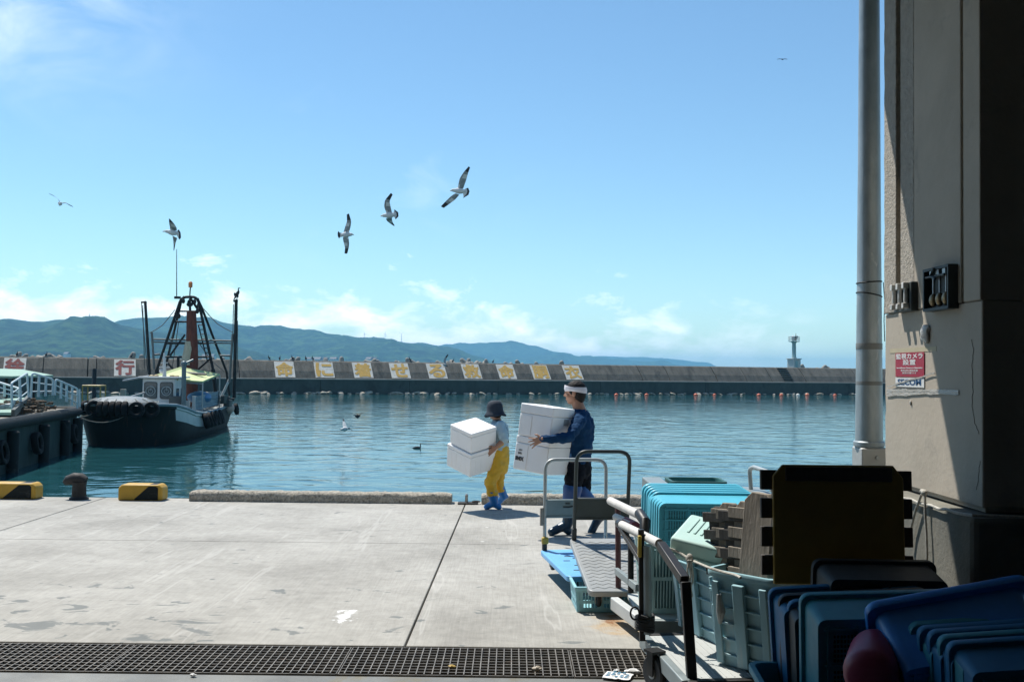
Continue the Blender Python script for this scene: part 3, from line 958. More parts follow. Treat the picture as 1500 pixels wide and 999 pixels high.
# tiny far things: mast on the hill, wind turbines
mp_ = at(131, 468, 2600)
t = thing('radio_mast', 'tiny lattice radio mast standing on the nearest hilltop', 'mast', (mp_.x, mp_.y, mp_.z - 4))
STL = pbr('far_steel', (0.12, 0.14, 0.15), rough=0.6)
mb = MB()
for a in (-1, 1):
    for b in (-1, 1):
        mb.beam((a * 1.6, b * 1.6, 0), (a * 0.9, b * 0.9, 15), 0.5, 0.5)
for z in (3, 6, 9, 12, 15):
    mb.box((0, 0, z), (3.2, 3.2, 0.5))
mb.build('lattice', STL, t, smooth=False)
mb = MB(); mb.lathe([(0.5, 15), (0.25, 21)], 8); mb.build('antenna', STL, t)
WH = pbr('turbine_white', (0.75, 0.76, 0.76), rough=0.5)
tb = None
for px, rot in ((534, 10), (564, 50), (588, 85)):
    p = at(px, 498, 3900)
    if tb is None:
        tb = thing('wind_turbine', 'tiny white wind turbine standing on the far ridge', 'wind turbine', group='wind turbines on the far ridge')
        mb = MB(); mb.lathe([(1.0, -8), (0.6, 24)], 10); mb.build('tower', WH, tb)
        rt = thing('rotor', None, None); rt.parent = tb; rt.location = (0, -1.6, 24)
        for k in range(3):
            a = k * 2 * math.pi / 3
            mb = MB(); mb.tube([(0, 0, 0), (math.cos(a) * 13, 0, math.sin(a) * 13)], [0.55, 0.15], 6); mb.build('blade', WH, rt)
        o = tb
    else:
        o = dup(tb)
    o.location = p
    for c in kids(o):
        if c.type == 'EMPTY': c.rotation_euler = (0, R(rot), 0)
# ------------------------------------------------------------------ fishing boat
def P(name, c, **k):
    return pbr(name, c, **k)
HULLW = P('hull_white', (0.50, 0.52, 0.50), c2=(0.38, 0.41, 0.40), scale=3, rough=0.45, stain=(0.20, 0.16, 0.10), stain_scale=2.5, stain_at=0.63, stretch=(1, 1, .4))
HULLD = P('hull_dark', (0.012, 0.017, 0.018), c2=(0.007, 0.010, 0.010), scale=3, rough=0.6, spec=.12, stain=(0.06, 0.032, 0.02), stain_scale=2.2, stain_at=.60, stretch=(1, 1, .35))
CABW = P('cabin_white', (0.62, 0.62, 0.60), c2=(0.5, 0.5, 0.48), scale=3, rough=0.5, stain=(0.33, 0.25, 0.16), stain_scale=4, stain_at=0.66, stretch=(1, 1, .4))
TYRE = P('tyre_rubber', (0.013, 0.013, 0.014), rough=0.8, spec=.2, stain=(0.04, 0.04, 0.037), stain_scale=5, bmp=.4, bscale=20)
TARP = P('grey_tarp', (0.17, 0.205, 0.225), c2=(0.12, 0.15, 0.17), scale=3, rough=0.6, bmp=.5, bscale=6, bdist=.05)
ROPE = P('pale_rope', (0.42, 0.40, 0.35), rough=0.9)
DKST = P('dark_steel', (0.020, 0.024, 0.026), rough=0.6, metal=0.1, spec=.3, stain=(0.10, 0.055, 0.03), stain_scale=3, stain_at=.62)
LTST = P('galvanised', (0.42, 0.44, 0.44), rough=0.45, metal=0.6)
AWN = P('awning_green', (0.50, 0.56, 0.27), c2=(0.42, 0.48, 0.23), scale=1.5, rough=0.7)
NET = P('rust_red_net', (0.19, 0.060, 0.040), c2=(0.085, 0.028, 0.02), scale=7, rough=0.95, bmp=1, bscale=22, bdist=.06, stretch=(1, 1, .3))
BEIGE = P('bleached_net', (0.50, 0.45, 0.34), c2=(0.36, 0.32, 0.24), scale=7, rough=0.95, bmp=.8, bscale=22, bdist=.05, stretch=(1, 1, .3))
PLANKB = P('bluegrey_planks', (0.24, 0.31, 0.35), c2=(0.15, 0.20, 0.23), scale=5, rough=0.7, stain=(0.42, 0.44, 0.42), stain_scale=3, stain_at=.58, stretch=(.3, 1, 1))
GLASSD = P('cabin_glass', (0.05, 0.075, 0.085), rough=0.08, spec=0.8)
PINKF = P('faded_pink_float', (0.52, 0.36, 0.30), c2=(0.40, 0.27, 0.22), rough=0.7)
BLUT = P('blue_tarp', (0.06, 0.20, 0.40), rough=0.5)
ORL = P('orange_lamp', (0.6, 0.17, 0.03), rough=0.4)
boat = thing('fishing_boat', 'dark hulled fishing boat with white cabin, green awning and tall steel gantry', 'boat', (-14.67, 38.0, WATER), R(7.2))
BI = parent_matrix(boat).inverted()
def bl_(x, y, z):
    return parent_matrix(boat) @ Vector((x, y, z))
def bl(px, py, D):
    return BI @ at(px, py, D)
secs = [(-0.45, 1.0, 1.52, .75), (-0.2, 1.42, 1.52, 1.15), (0.5, 1.74, 1.48, 1.5), (1.6, 1.92, 1.33, 1.7), (3.2, 1.98, 1.10, 1.82), (5, 2.0, .98, 1.85), (7, 2.0, .95, 1.88), (9, 2.0, .97, 1.88), (11.5, 1.98, 1.08, 1.84), (13.4, 1.88, 1.25, 1.7), (14.0, 1.80, 1.32, 1.62)]
vs, fs, ms = [], [], []
for y, hd, zd, hw in secs:
    half = [(hd, zd), (hd * 1.015, zd - .10), (hd * .985, zd - .13), (hd * .5 + hw * .5 + .12, zd - .55), (hw, .02), (hw * .82, -.5)]
    loop = half + [(-x, z) for x, z in reversed(half)]
    vs += [(x, y, z) for x, z in loop]
mb = MB()
nl = 12
for i in range(len(secs) - 1):
    for k in range(nl):
        l = (k + 1) % nl
        idx = 0 if k in (0, 1, 2, 8, 9, 10) else 1
        if (secs[i][0] < 0.4 or secs[i][0] > 6.5) and idx == 0: idx = 1
        if k == 11: idx = 2
        fs.append((i * nl + k, i * nl + l, (i + 1) * nl + l, (i + 1) * nl + k)); ms.append(idx)
fs.append(tuple(range(nl))); ms.append(1)
fs.append(tuple((len(secs) - 1) * nl + k for k in range(nl))); ms.append(1)
mb.add(vs, fs); mb.m = ms
mb.build('hull', [HULLW, HULLD, P('boat_deck', (0.22, 0.25, 0.25), rough=.8)], boat, angle=50)
mb = MB()
for s_ in (1, -1):
    mb.tube([(s_ * hd * 1.0, y, zd + .03) for y, hd, zd, hw in secs], .065, 8)
mb.build('gunwale', P('gunwale_grey', (0.20, 0.27, 0.30), rough=.6), boat)
mb = MB()
mb.ell((-.38, 1.05, 1.48), (1.34, 1.35, .36), 28, 14)
mb.v = [p + Vector((0, 0, .04 * noise.noise(p * 2.2))) for p in mb.v]
tarp = mb.build('bow_tarp', TARP, boat)
mb = MB()
for k in range(9):
    a = -1.4 + 2.8 * k / 8
    pts = []
    for j in range(9):
        t = -.1 + 1.2 * j / 8
        an = t * math.pi / 2
        pts.append((-.38 + 1.35 * math.sin(a) * math.sin(an), 1.05 - 1.37 * math.cos(a) * math.sin(an), 1.48 + .37 * math.cos(an) + .02))
    mb.tube(pts[4:], .018, 5)
mb.tube([(-.38 + 1.30 * math.sin(a), 1.05 - 1.31 * math.cos(a), 1.62 + .015 * math.sin(a * 23)) for a in [-1.7 + 3.4 * k / 40 for k in range(41)]], .02, 5)
mb.build('lashing', ROPE, tarp)
# tyre fenders
def tyre_mb(r=.30, w=.20):
    mb = MB()
    mb.lathe([(r * .58, -w * .36), (r * .80, -w * .5), (r * .95, -w * .42), (r, -w * .2), (r, w * .2), (r * .95, w * .42), (r * .80, w * .5), (r * .58, w * .36), (r * .54, w * .2), (r * .70, w * .1), (r * .70, -w * .1), (r * .54, -w * .2), (r * .58, -w * .36)], 26, caps=False)
    return mb
ty0 = tyre_mb().build('tyre_fender', TYRE, boat, angle=50, recalc=True)
first = True
def tyre(p, rot, sc=1.0):
    global first
    o = ty0 if first else ty0.copy()
    if not first: COL.objects.link(o)
    first = False
    o.parent = boat
    o.location = p
    o.rotation_euler = rot
    o.scale = (sc, sc, sc)
tyre(bl(222, 600, 37.55), (R(90), 0, R(-8)))
tyre(bl(200, 600, 37.3), (R(90), 0, R(-2)))
for px in (147, 156, 165, 174, 183):
    tyre(bl(px, 599, 37.2), (0, R(90), R(4)), .98)
tyre(bl(137, 598, 37.4), (R(88), 0, R(30)))
tyre(bl(126, 598, 37.9), (R(86), 0, R(62)))
for y_ in (4.6, 5.5, 6.4, 7.4, 8.4):
    tyre(Vector((2.16, y_, .70)), (0, R(72), R(rnd.uniform(-12, 30))), 1.15)
tyre(bl(346, 599, 51.2), (0, R(80), R(0)), 1.0)
mb = MB(); mb.ell(bl(334, 598, 50), (.32, .40, .28), 16, 10); mb.build('stern_float', PINKF, boat)
# cabin
cz0, cz1 = .9, 2.50
cc = bl(232, 590, 42.5)
cx_, cy_ = cc.x, cc.y
cabin_w, cabin_d = 1.34, 2.1
mb = MB()
mb.box((cx_, cy_ + cabin_d / 2, (cz0 + cz1) / 2), (cabin_w, cabin_d, cz1 - cz0))
mb.box((cx_ - .02, cy_ + cabin_d / 2 - .05, .95), (cabin_w + .7, cabin_d + 1.2, .5))
cab = mb.build('cabin', CABW, boat, bevel=.04)
mb = MB(); mb.box((cx_ + .03, cy_ + cabin_d / 2, cz1 + .045), (cabin_w + .34, cabin_d + .36, .075)); mb.build('cabin_roof', CABW, cab, bevel=.02)
for k in (-1, 1):
    M = Matrix(((1, 0, 0, cx_ + k * .325), (0, 0, 1, cy_), (0, 1, 0, 1.99), (0, 0, 0, 1)))
    mb = MB(); mb.prism(rrect(.54, .72, .09), -.004, -.02, M); wn = mb.build('window', P('window_rubber', (.02, .02, .02)), cab, smooth=False)
    mb = MB(); mb.prism(rrect(.48, .66, .08), -.02, -.026, M); mb.build('pane', GLASSD, wn, smooth=False)
    mb = MB()
    mb.tube([M @ Vector((.19 * math.cos(a), .19 * math.sin(a) - .02, -.034)) for a in [j * math.pi / 12 for j in range(24)]], .016, 6, closed=True)
    mb.tube([M @ Vector((.09 * math.cos(a), .09 * math.sin(a) - .04, -.034)) for a in [j * math.pi / 8 for j in range(16)]], .010, 6, closed=True)
    mb.tube([M @ Vector((0, -.02, -.034)), M @ Vector((.02, .16, -.034))], .008, 5)
    mb.build('wiper_ring', P('wiper_grey', (.36, .42, .43), rough=.4), wn)
for k in (0, 1):
    M = Matrix(((0, 0, 1, cx_ + cabin_w / 2), (1, 0, 0, cy_ + .55 + k * .95), (0, 1, 0, 1.8), (0, 0, 0, 1)))
    mb = MB(); mb.prism(rrect(.6, .55, .07), .003, .012, M); mb.build('window', GLASSD, cab, smooth=False)
# roof clutter: white mast, horn, lamps
mb = MB()
m0, m1 = bl(241, 555, 43), bl(240.5, 517, 43)
mb.tube([m0, (m0 + m1) / 2, m1], [.09, .07, .035], 10)
mb.box(m0 + (m1 - m0) * .45, (.42, .05, .05)); mb.box(m0 + (m1 - m0) * .62, (.30, .04, .04))
mb.ell(m0 + (m1 - m0) * .3 + Vector((-.12, 0, 0)), .10, 10, 8)
mb.build('signal_mast', CABW, boat)
mb = MB()
for px, py in ((222, 553), (229, 552.5), (252, 553), (259, 553.5)):
    p = bl(px, py, 43)
    mb = MB(); mb.lathe([(.05, -.12), (.06, 0), (.10, .02), (.10, .09), (.02, .12)], 12, p)
    mb.build('roof_lamp', P('roof_brass', (.4, .3, .14), rough=.5), boat)
mb = MB(); mb.tube([bl(180, 557.5, 41), bl(218, 550.5, 43)], .035, 8); mb.tube([bl(192, 581, 41), bl(212, 575, 42)], .04, 8); mb.build('boom', LTST, boat)
# davit post
mb = MB()
a, b = bl(269, 600, 42.3), bl(269.5, 533, 42.3)
mb.tube([a, b], .095, 12)
mb.tube([b, bl(283, 527, 42.6)], .045, 8)
mb.ell(b, .13, 10, 8)
mb.build('davit', P('davit_grey', (.12, .17, .185), rough=.5, metal=.2), boat)
# awning
mb = MB()
q = [bl(214, 554.5, 44.5), bl(264, 538.5, 47), bl(322, 548.5, 48.5), bl(297, 559.5, 44.5)]
up = Vector((0, 0, .035))
mb.loft([[p - up for p in q], [p + up for p in q]])
aw = mb.build('awning', AWN, boat, smooth=False)
mb = MB()
for t in (.0, .33, .66, 1.0):
    mb.tube([q[0].lerp(q[1], t) - up * 2.4, q[3].lerp(q[2], t) - up * 2.4], .025, 6)
for p in (q[1], q[2], q[3]):
    mb.tube([p - up, Vector((p.x, p.y, 1.0))], .03, 6)
mb.build('awning_frame', LTST, aw)
c_ = (q[0] * .28 + q[1] * .30 + q[2] * .25 + q[3] * .17)
ax = (q[3] - q[0]).normalized(); ay = (q[1] - q[0]).normalized()
mb = MB(); mb.loft([[c_ + up * 1.2 - ax * .1 + ay * .2, c_ + up * 1.2 + ax * .95 + ay * .1, c_ + up * 1.2 + ax * 1.0 - ay * .1, c_ + up * 1.2 - ay * .1], [c_ + up * 3 - ax * .1 + ay * .2, c_ + up * 3 + ax * .95 + ay * .1, c_ + up * 3 + ax * 1.0 - ay * .1, c_ + up * 3 - ay * .1]]); mb.build('skylight', P('skylight_dark', (.03, .035, .03)), aw, smooth=False)
# gantry
G = 49.0
def gp(px, py, dd=0): return bl(px, py, G + dd)
mb = MB()
mb.tube(fillet([gp(230, 541), gp(266, 435), gp(289.5, 435), gp(312, 541)], .3), .068, 10)
mb.tube([gp(230, 541), gp(228, 583)], .10, 10); mb.tube([gp(312, 541), gp(317, 583)], .10, 10)
mb.build('gantry_frame', DKST, boat)
mb = MB()
mb.tube([gp(296, 452, .1), gp(332, 545, 1.4), gp(336, 580, 1.6)], .06, 10); mb.tube([gp(263, 452, .1), gp(240, 548, 1.6)], .06, 10)
mb.tube([gp(266, 437), gp(263, 452, .1)], .065, 8); mb.tube([gp(289, 437), gp(296, 452, .1)], .065, 8)
mb.build('rear_leg', DKST, boat)
mb = MB()
for x0, x1, y, r in ((254, 298, 471.5, .045), (242, 305, 503, .05), (240, 310, 523, .05), (258, 292, 456, .04)):
    mb.tube([gp(x0, y), gp(x1, y)], r, 8)
mb.tube([gp(271, 490), gp(249, 521)], .05, 8); mb.tube([gp(308, 525.5), gp(289.7, 541.6)], .05, 8); mb.tube([gp(242, 528), gp(254, 541)], .05, 8); mb.tube([gp(261, 523), gp(261, 540)], .07, 8); mb.tube([gp(279, 437), gp(291, 455)], .06, 8)
mb.build('crossbar', DKST, boat)
mb = MB()
mb.tube([gp(223, 497), gp(340, 499.5)], .045, 8); mb.tube([gp(223, 501), gp(340, 503)], .035, 8)
mb.tube([gp(225, 520), gp(234, 519)], .05, 8); mb.tube([gp(322, 521), gp(337, 521)], .05, 8)
mb.tube([gp(222.4, 487), gp(226, 541)], .055, 8); mb.tube([gp(341, 489), gp(336, 560)], .06, 8)
mb.build('outrigger_frame', P('weathered_pipe', (.16, .17, .165), rough=.6, metal=.2), boat)
for (x0, y0, x1, y1, r) in ((212.8, 443, 221, 580, .068), (346, 441, 343, 583, .08)):
    mb = MB(); mb.tube([gp(x0, y0), gp(x1, y1)], [r, r * 1.1], 10); mb.ell(gp(x0, y0), r * 1.15, 8, 6)
    sx = -6 if x0 < 300 else -4
    mb.tube([gp(x0, y0 - .5), gp(x0 + sx, y0)], r * .7, 8)
    mb.build('pole', DKST, boat)
mb = MB()
for p, q_ in (((256, 454), (219.6, 487.6)), ((296, 450), (341, 487)), ((207, 444), (216, 543)), ((342, 446), (341, 490)), ((262, 470), (252, 540)), ((257, 468), (248, 520)), ((276, 480), (286, 545)), ((287, 460), (289, 560)), ((290, 500), (330, 545)), ((348, 470), (348, 545)), ((209, 447), (212, 540))):
    a, b = gp(*p), gp(*q_)
    mid = (a + b) / 2 - Vector((0, 0, .02 + (.18 if abs(a.x - b.x) > .9 else 0)))
    mb.tube([a, (a + mid) / 2 - Vector((0, 0, .02)), mid, (b + mid) / 2 - Vector((0, 0, .02)), b], .020, 5)
mb.build('rigging', P('rigging_rope', (.10, .105, .10), rough=.8), boat)
mb = MB()
r0, r1, r2, r3 = gp(290.5, 476, -.15), gp(304, 530, -.15), gp(297, 476, -.15), gp(311, 530, -.15)
mb.tube([r0, r1], .03, 6)
for k in range(9):
    t = k / 8
    mb.tube([r0.lerp(r1, t), r2.lerp(r3, t)], .022, 6)
mb.build('ladder', DKST, boat)
mb = MB(); mb.tube([gp(258.8, 437), gp(258.8, 365)], [.025, .014], 6); mb.box(gp(260, 436), (.3, .12, .12)); mb.build('whip_aerial', DKST, boat)
mb = MB(); mb.tube([gp(278, 433), gp(279, 420)], .03, 6); mb.build('lamp_stem', DKST, boat)
mb = MB(); mb.lathe([(.09, -.09), (.10, 0), (.10, .14), (.05, .2)], 12, gp(279, 418.5)); mb.build('masthead_lamp', ORL, boat)
mb = MB()
for px, py in ((268.5, 441), (277, 443), (285, 442), (291, 447), (258, 460), (262, 463), (289, 456)):
    p = gp(px, py, -.1)
    mb = MB()
    mb.ell(p, (.09, .06, .13), 8, 6)
    mb.tube([p, p + Vector((0, 0, .25))], .02, 5)
    mb.build('pulley_block', DKST, boat)
# hanging nets
def hang(p0, p1, w0, w1, seed, n=16, k=16):
    ss = []
    for i in range(n + 1):
        t = i / n
        c = p0.lerp(p1, t)
        w_ = w0 + (w1 - w0) * t
        ss.append([c + Vector((math.cos(a) * w_ * (1 + .32 * noise.noise((math.cos(a) * 2, math.sin(a) * 2 + seed, t * 1.2))), math.sin(a) * w_ * .8 * (1 + .3 * noise.noise((a, seed + 4, t * 2))), 0)) for a in [2 * math.pi * j / k for j in range(k)]])
    return ss
mb = MB(); mb.loft(hang(gp(280.5, 455.5, -.35), gp(281.5, 603, -.9), .22, .27, 1)); mb.build('hanging_net', NET, boat)
mb = MB(); mb.loft(hang(gp(277, 500, -.62), gp(273.5, 535, -.75), .17, .27, 9)); mb.build('hanging_net', BEIGE, boat)
mb = MB(); mb.tube([gp(278, 440), gp(278.5, 456, -.3)], .06, 8); mb.ell(gp(278, 446, -.1), (.16, .1, .12), 10, 7); mb.build('hoist_hook', DKST, boat)
# aft bulwark boards, blue tarp, gear
mb = MB()
a, b = bl(283.6, 602, 43.6), bl(320.5, 592.5, 48.6)
h0, h1 = .62, .66
for k in range(4):
    z0, z1 = k / 4, (k + 1) / 4 - .02
    pts = []
    for s_ in (0, .06):
        pts.append([a + Vector((-s_, 0, h0 * z0)), b + Vector((-s_, 0, h1 * z0)), b + Vector((-s_, 0, h1 * z1)), a + Vector((-s_, 0, h0 * z1))])
    mb.loft(pts)
mb.build('bulwark_boards', PLANKB, boat, smooth=False)
mb = MB(); mb.beam(a, a + Vector((0, 0, .66)), .12, .12); mb.beam(b, b + Vector((0, 0, .68)), .1, .1); mb.box(bl(274, 596, 43.5), (.22, .22, .55)); mb.build('bulwark_post', CABW, boat, smooth=False)
mb = MB(); mb.ell(bl(292, 582, 46.2), (.55, .8, .28), 14, 8); mb.v = [p + Vector((0, 0, .08 * noise.noise(p * 3))) for p in mb.v]; mb.build('folded_tarp', BLUT, boat)
mb = MB(); mb.tube([bl(336, 556, 49.5), bl(324, 582, 49.5)], .06, 8); mb.build('stern_spar', CABW, boat)
mb = MB()
for k in range(14):
    p = bl(rnd.uniform(300, 342), rnd.uniform(583, 592), rnd.uniform(48, 51))
    mb = MB(); mb.box(p, (rnd.uniform(.2, .5), rnd.uniform(.2, .5), rnd.uniform(.15, .4)), rot=(0, 0, rnd.uniform(0, 3)))
    mb.build('deck_box', P('deck_gear', (.10, .11, .10), c2=(.05, .05, .05), scale=2), boat, smooth=False, bevel=.02)
for px, py, D, d in ((258, 587, 42.6, (.5, .5, .4)), (262, 592, 43, (.4, .6, .45))):
    mb = MB(); mb.box(bl(px, py, D), d)
    mb.build('deck_box', P('deck_gear', (.10, .11, .10), c2=(.05, .05, .05), scale=2), boat, smooth=False, bevel=.02)

# ------------------------------------------------------------------ pier at the left, pontoon frame
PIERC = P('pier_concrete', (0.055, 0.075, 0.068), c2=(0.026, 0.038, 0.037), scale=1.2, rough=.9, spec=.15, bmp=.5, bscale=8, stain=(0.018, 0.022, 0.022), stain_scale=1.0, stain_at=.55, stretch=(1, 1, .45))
pier = thing('pier', 'low dark concrete pier at the left carrying railings and a mint ramp', 'pier', (-15.5, 35.6, 0))
zt = .27
e0, e1 = Vector((-12.5, 19.6, 0)), Vector((-15.5, 35.6, 0))
ol = [(e0.x, e0.y), (e1.x, e1.y), (e1.x - .6, e1.y + .5), (-26, 36), (-26, 19.6)]
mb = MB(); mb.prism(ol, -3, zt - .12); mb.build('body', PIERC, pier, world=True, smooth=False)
mb = MB(); mb.prism([(x + (.0 if i else 0), y) for i, (x, y) in enumerate([(e0.x - .12, e0.y), (e1.x - .12, e1.y), (-26, 36), (-26, 19.6)])], zt - .12, zt); mb.build('deck', P('pier_deck', (.26, .235, .19), c2=(.17, .155, .125), scale=1.5, rough=.9), pier, world=True, smooth=False)
RUB = P('edge_rubber', (.014, .017, .018), rough=.7, spec=.2, stain=(.05, .06, .06), stain_scale=2)
mb = MB(); mb.tube([e0 + Vector((.02, 0, zt - .1)), e1 + Vector((.02, 0, zt - .1)), e1 + Vector((-.5, .45, zt - .1)), e1 + Vector((-4, .5, zt - .1))], .17, 12); mb.build('edge_fender', RUB, pier, world=True)
for px, D in ((15, 27.9), (64, 31.0), (94, 33.5), (112, 35.2)):
    t = (D - e0.y) / (e1.y - e0.y)
    p = e0.lerp(e1, t) + Vector((.14, 0, 0))
    mb = MB(); mb.lathe([(.16, WATER - 1.5), (.16, WATER + .2), (.17, zt - .35), (.12, zt - .3)], 12, (p.x, p.y, 0)); mb.build('fender_pile', RUB, pier, world=True)
for D in (26.9, 30.2, 34.6):
    t = (D - e0.y) / (e1.y - e0.y)
    p = e0.lerp(e1, t) + Vector((.16, 0, -.55))
    o = tyre_mb(.34, .22).build('tyre_fender', TYRE, pier, angle=50)
    o.location = parent_matrix(pier).inverted() @ p
    o.rotation_euler = (0, R(82), R(10))
MINT = P('mint_paint', (0.22, 0.36, 0.28), c2=(0.18, 0.30, 0.24), scale=1.2, rough=.6)
RAILW = P('pale_blue_rail', (0.50, 0.58, 0.60), c2=(0.42, 0.5, 0.52), scale=4, rough=.5)
DD = 31.5
ramp_ = thing('gangway', 'mint green gangway with pale blue railings on the left pier', 'gangway', tuple(at(20, 600, DD)))
def slabq(pts, th, name, mat, par):
    mb = MB()
    mb.loft([[Vector(p) - Vector((0, 0, th)) for p in pts], [Vector(p) for p in pts]])
    return mb.build(name, mat, par, world=True, smooth=False)
slabq([at(-60, 588, 33), at(43, 582, 33.5), at(18, 604, 29.3), at(-70, 604, 29.3)], .08, 'ramp', MINT, ramp_)
mb = MB(); mb.beam(at(43, 583, 33.4), at(19, 605.5, 29.3), .10, .22); mb.build('ramp_edge', P('ramp_edge_dark', (.06, .075, .07)), ramp_, world=True, smooth=False)
def rail(pts_top, pts_bot, npost, nmid, D0, D1, r=.035, extra=0):
    """a welded panel: top rail, mid rails, posts"""
    mb = MB()
    T = [at(p[0], p[1], D0 + (D1 - D0) * i / (len(pts_top) - 1)) for i, p in enumerate(pts_top)]
    B = [at(p[0], p[1], D0 + (D1 - D0) * i / (len(pts_bot) - 1)) for i, p in enumerate(pts_bot)]
    def seg(L, t):
        n = len(L) - 1
        i = min(int(t * n), n - 1)
        return L[i].lerp(L[i + 1], t * n - i)
    mb.tube(fillet([B[0]] + T + [B[-1]], .10), r, 8)
    for k in range(1, npost):
        t = k / npost
        mb.tube([seg(T, t), seg(B, t)], r * 1.25, 8)
    for k in range(1, nmid + 1):
        f = k / (nmid + .7)
        mb.tube([seg(T, t / 8).lerp(seg(B, t / 8), f) for t in range(9)], r * .62, 6)
    return mb.build('railing', RAILW, ramp_, world=True)
rail([(17, 561), (39.6, 546.7)], [(17.6, 602), (42, 582)], 2, 2, 30.2, 32.4)
rail([(47, 546.5), (77.7, 555.5)], [(45.5, 583), (77, 579)], 3, 2, 32.6, 33.2)
rail([(81.4, 555.5), (113.7, 569.4)], [(80.7, 579), (113, 598)], 4, 2, 33.3, 34.6)
rail([(-14, 556), (28, 569)], [(-14, 578), (28, 584)], 4, 2, 33.8, 32.6)
mb = MB(); mb.tube([at(116.6, 570, 35), at(117, 596, 35)], .03, 6); mb.build('railing', RAILW, ramp_, world=True)
can = thing('canopy', 'flat mint green canopy roof behind the gangway railings at the left edge', 'canopy', tuple(at(10, 560, 37)))
slabq([at(-90, 537, 40), at(32, 541, 40), at(78, 549.5, 36.5), at(18, 551, 35), at(-90, 548, 35)], .07, 'roof', MINT, can)
mb = MB()
for px, D in ((-30, 36), (10, 36), (50, 37), (20, 39.5)):
    p = at(px, 550, D)
    mb.tube([p, Vector((p.x, p.y, WATER + 1.3 if D < 36 else WATER - .5))], .05, 8)
mb.build('post', DKST, can, world=True)
# heap of old nets and ropes on the pier
HEAP = P('old_net_heap', (0.16, 0.115, 0.075), c2=(0.055, 0.042, 0.032), scale=9, rough=.95, bmp=1, bscale=30, bdist=.05, stain=(.30, .25, .17), stain_scale=7, stain_at=.6)
hp0 = at(62, 596, 31.8)
mb = MB()
for k in range(170):
    px = rnd.uniform(34, 108)
    D = rnd.uniform(30.6, 34.2)
    b_ = e0.lerp(e1, (D - e0.y) / (e1.y - e0.y))
    lx = b_.x - rnd.uniform(.35, 1.9)
    hgt = .36 * math.exp(-((lx - b_.x + 1.0) / .7) ** 2)
    p = Vector((lx, D, zt + .04 + rnd.uniform(0, hgt)))
    a = rnd.uniform(0, 6.28)
    L = rnd.uniform(.15, .5)
    pts = [p + Vector((math.cos(a) * L * t + .06 * noise.noise((t * 3, k, 0)), math.sin(a) * L * t, .07 * noise.noise((t * 4, k, 2)))) for t in (-.5, -.25, 0, .25, .5)]
    mb.tube(pts, rnd.uniform(.02, .055), 6)
tag(mb.build('net_heap', HEAP), 'brown heap of old nets and ropes on the pier below the railings', 'net heap')
# floating raft with a yellow frame behind the boat's bow
YFR = P('yellow_frame', (0.36, 0.24, 0.05), rough=.5)
ya, yb = at(125, 565, 56), at(151, 565, 56)
yf = thing('yellow_frame', 'low yellow steel frame on a float beyond the boat bow', 'frame', ((ya.x + yb.x) / 2, 56, WATER))
mb = MB()
hz_ = ya.z - WATER
W2, D2 = (yb.x - ya.x) / 2, .35
for sx in (-1, 1):
    for sy in (-1, 1):
        mb.tube([(sx * W2, sy * D2, -.1), (sx * W2, sy * D2, hz_)], .04, 8)
for z, r in ((hz_, .05), (hz_ * .45, .045)):
    mb.tube([(-W2, -D2, z), (W2, -D2, z), (W2, D2, z), (-W2, D2, z)], r, 8, closed=True)
mb.build('frame', YFR, yf)
mb = MB(); mb.box((0, 0, hz_ + .02), (W2 * 2, D2 * 2, .05)); mb.build('top', YFR, yf, smooth=False)
mb = MB(); mb.box((0, 0, .02), (W2 * 2.3, 1.1, .3)); mb.build('float', HULLD, yf, bevel=.05)
p = at(138, 560, 62)
o = MB().lathe([(.13, WATER - 2), (.13, at(138, 541, 62).z), (.10, at(138, 541, 62).z + .05)], 14, (0, 0, 0)).build('mooring_post', DKST)
o.location = (p.x, p.y, 0)
tag(o, 'dark upright mooring post behind the yellow frame', 'post')
p = at(180.5, 575, 62)
o = MB().box((0, 0, 0), (.30, .30, 1.1)).build('mooring_stump', ROCKM, bevel=.03)
o.location = (p.x, p.y, at(180, 570, 62).z - .55)
tag(o, 'short pale concrete stump in the water behind the boat bow', 'post')

mr = thing('mooring_rope', 'slack mooring ropes between the pier end and the boat bow', 'rope', (-15.6, 36.5, 0))
for a, b, sag in ((Vector((-15.9, 35.5, .30)), bl_(-.9, .2, 1.5), .35), (Vector((-15.7, 35.2, .28)), bl_(.5, -.2, 1.5), .55), (Vector((-16.6, 35.6, .3)), bl_(-1.2, .6, 1.5), .25)):
    mb = MB(); mb.tube([a.lerp(b, t) - Vector((0, 0, sag * 4 * t * (1 - t))) for t in [k / 10 for k in range(11)]], .014, 6); mb.build('line', P('old_rope', (.22, .21, .18), rough=.9), mr, world=True)
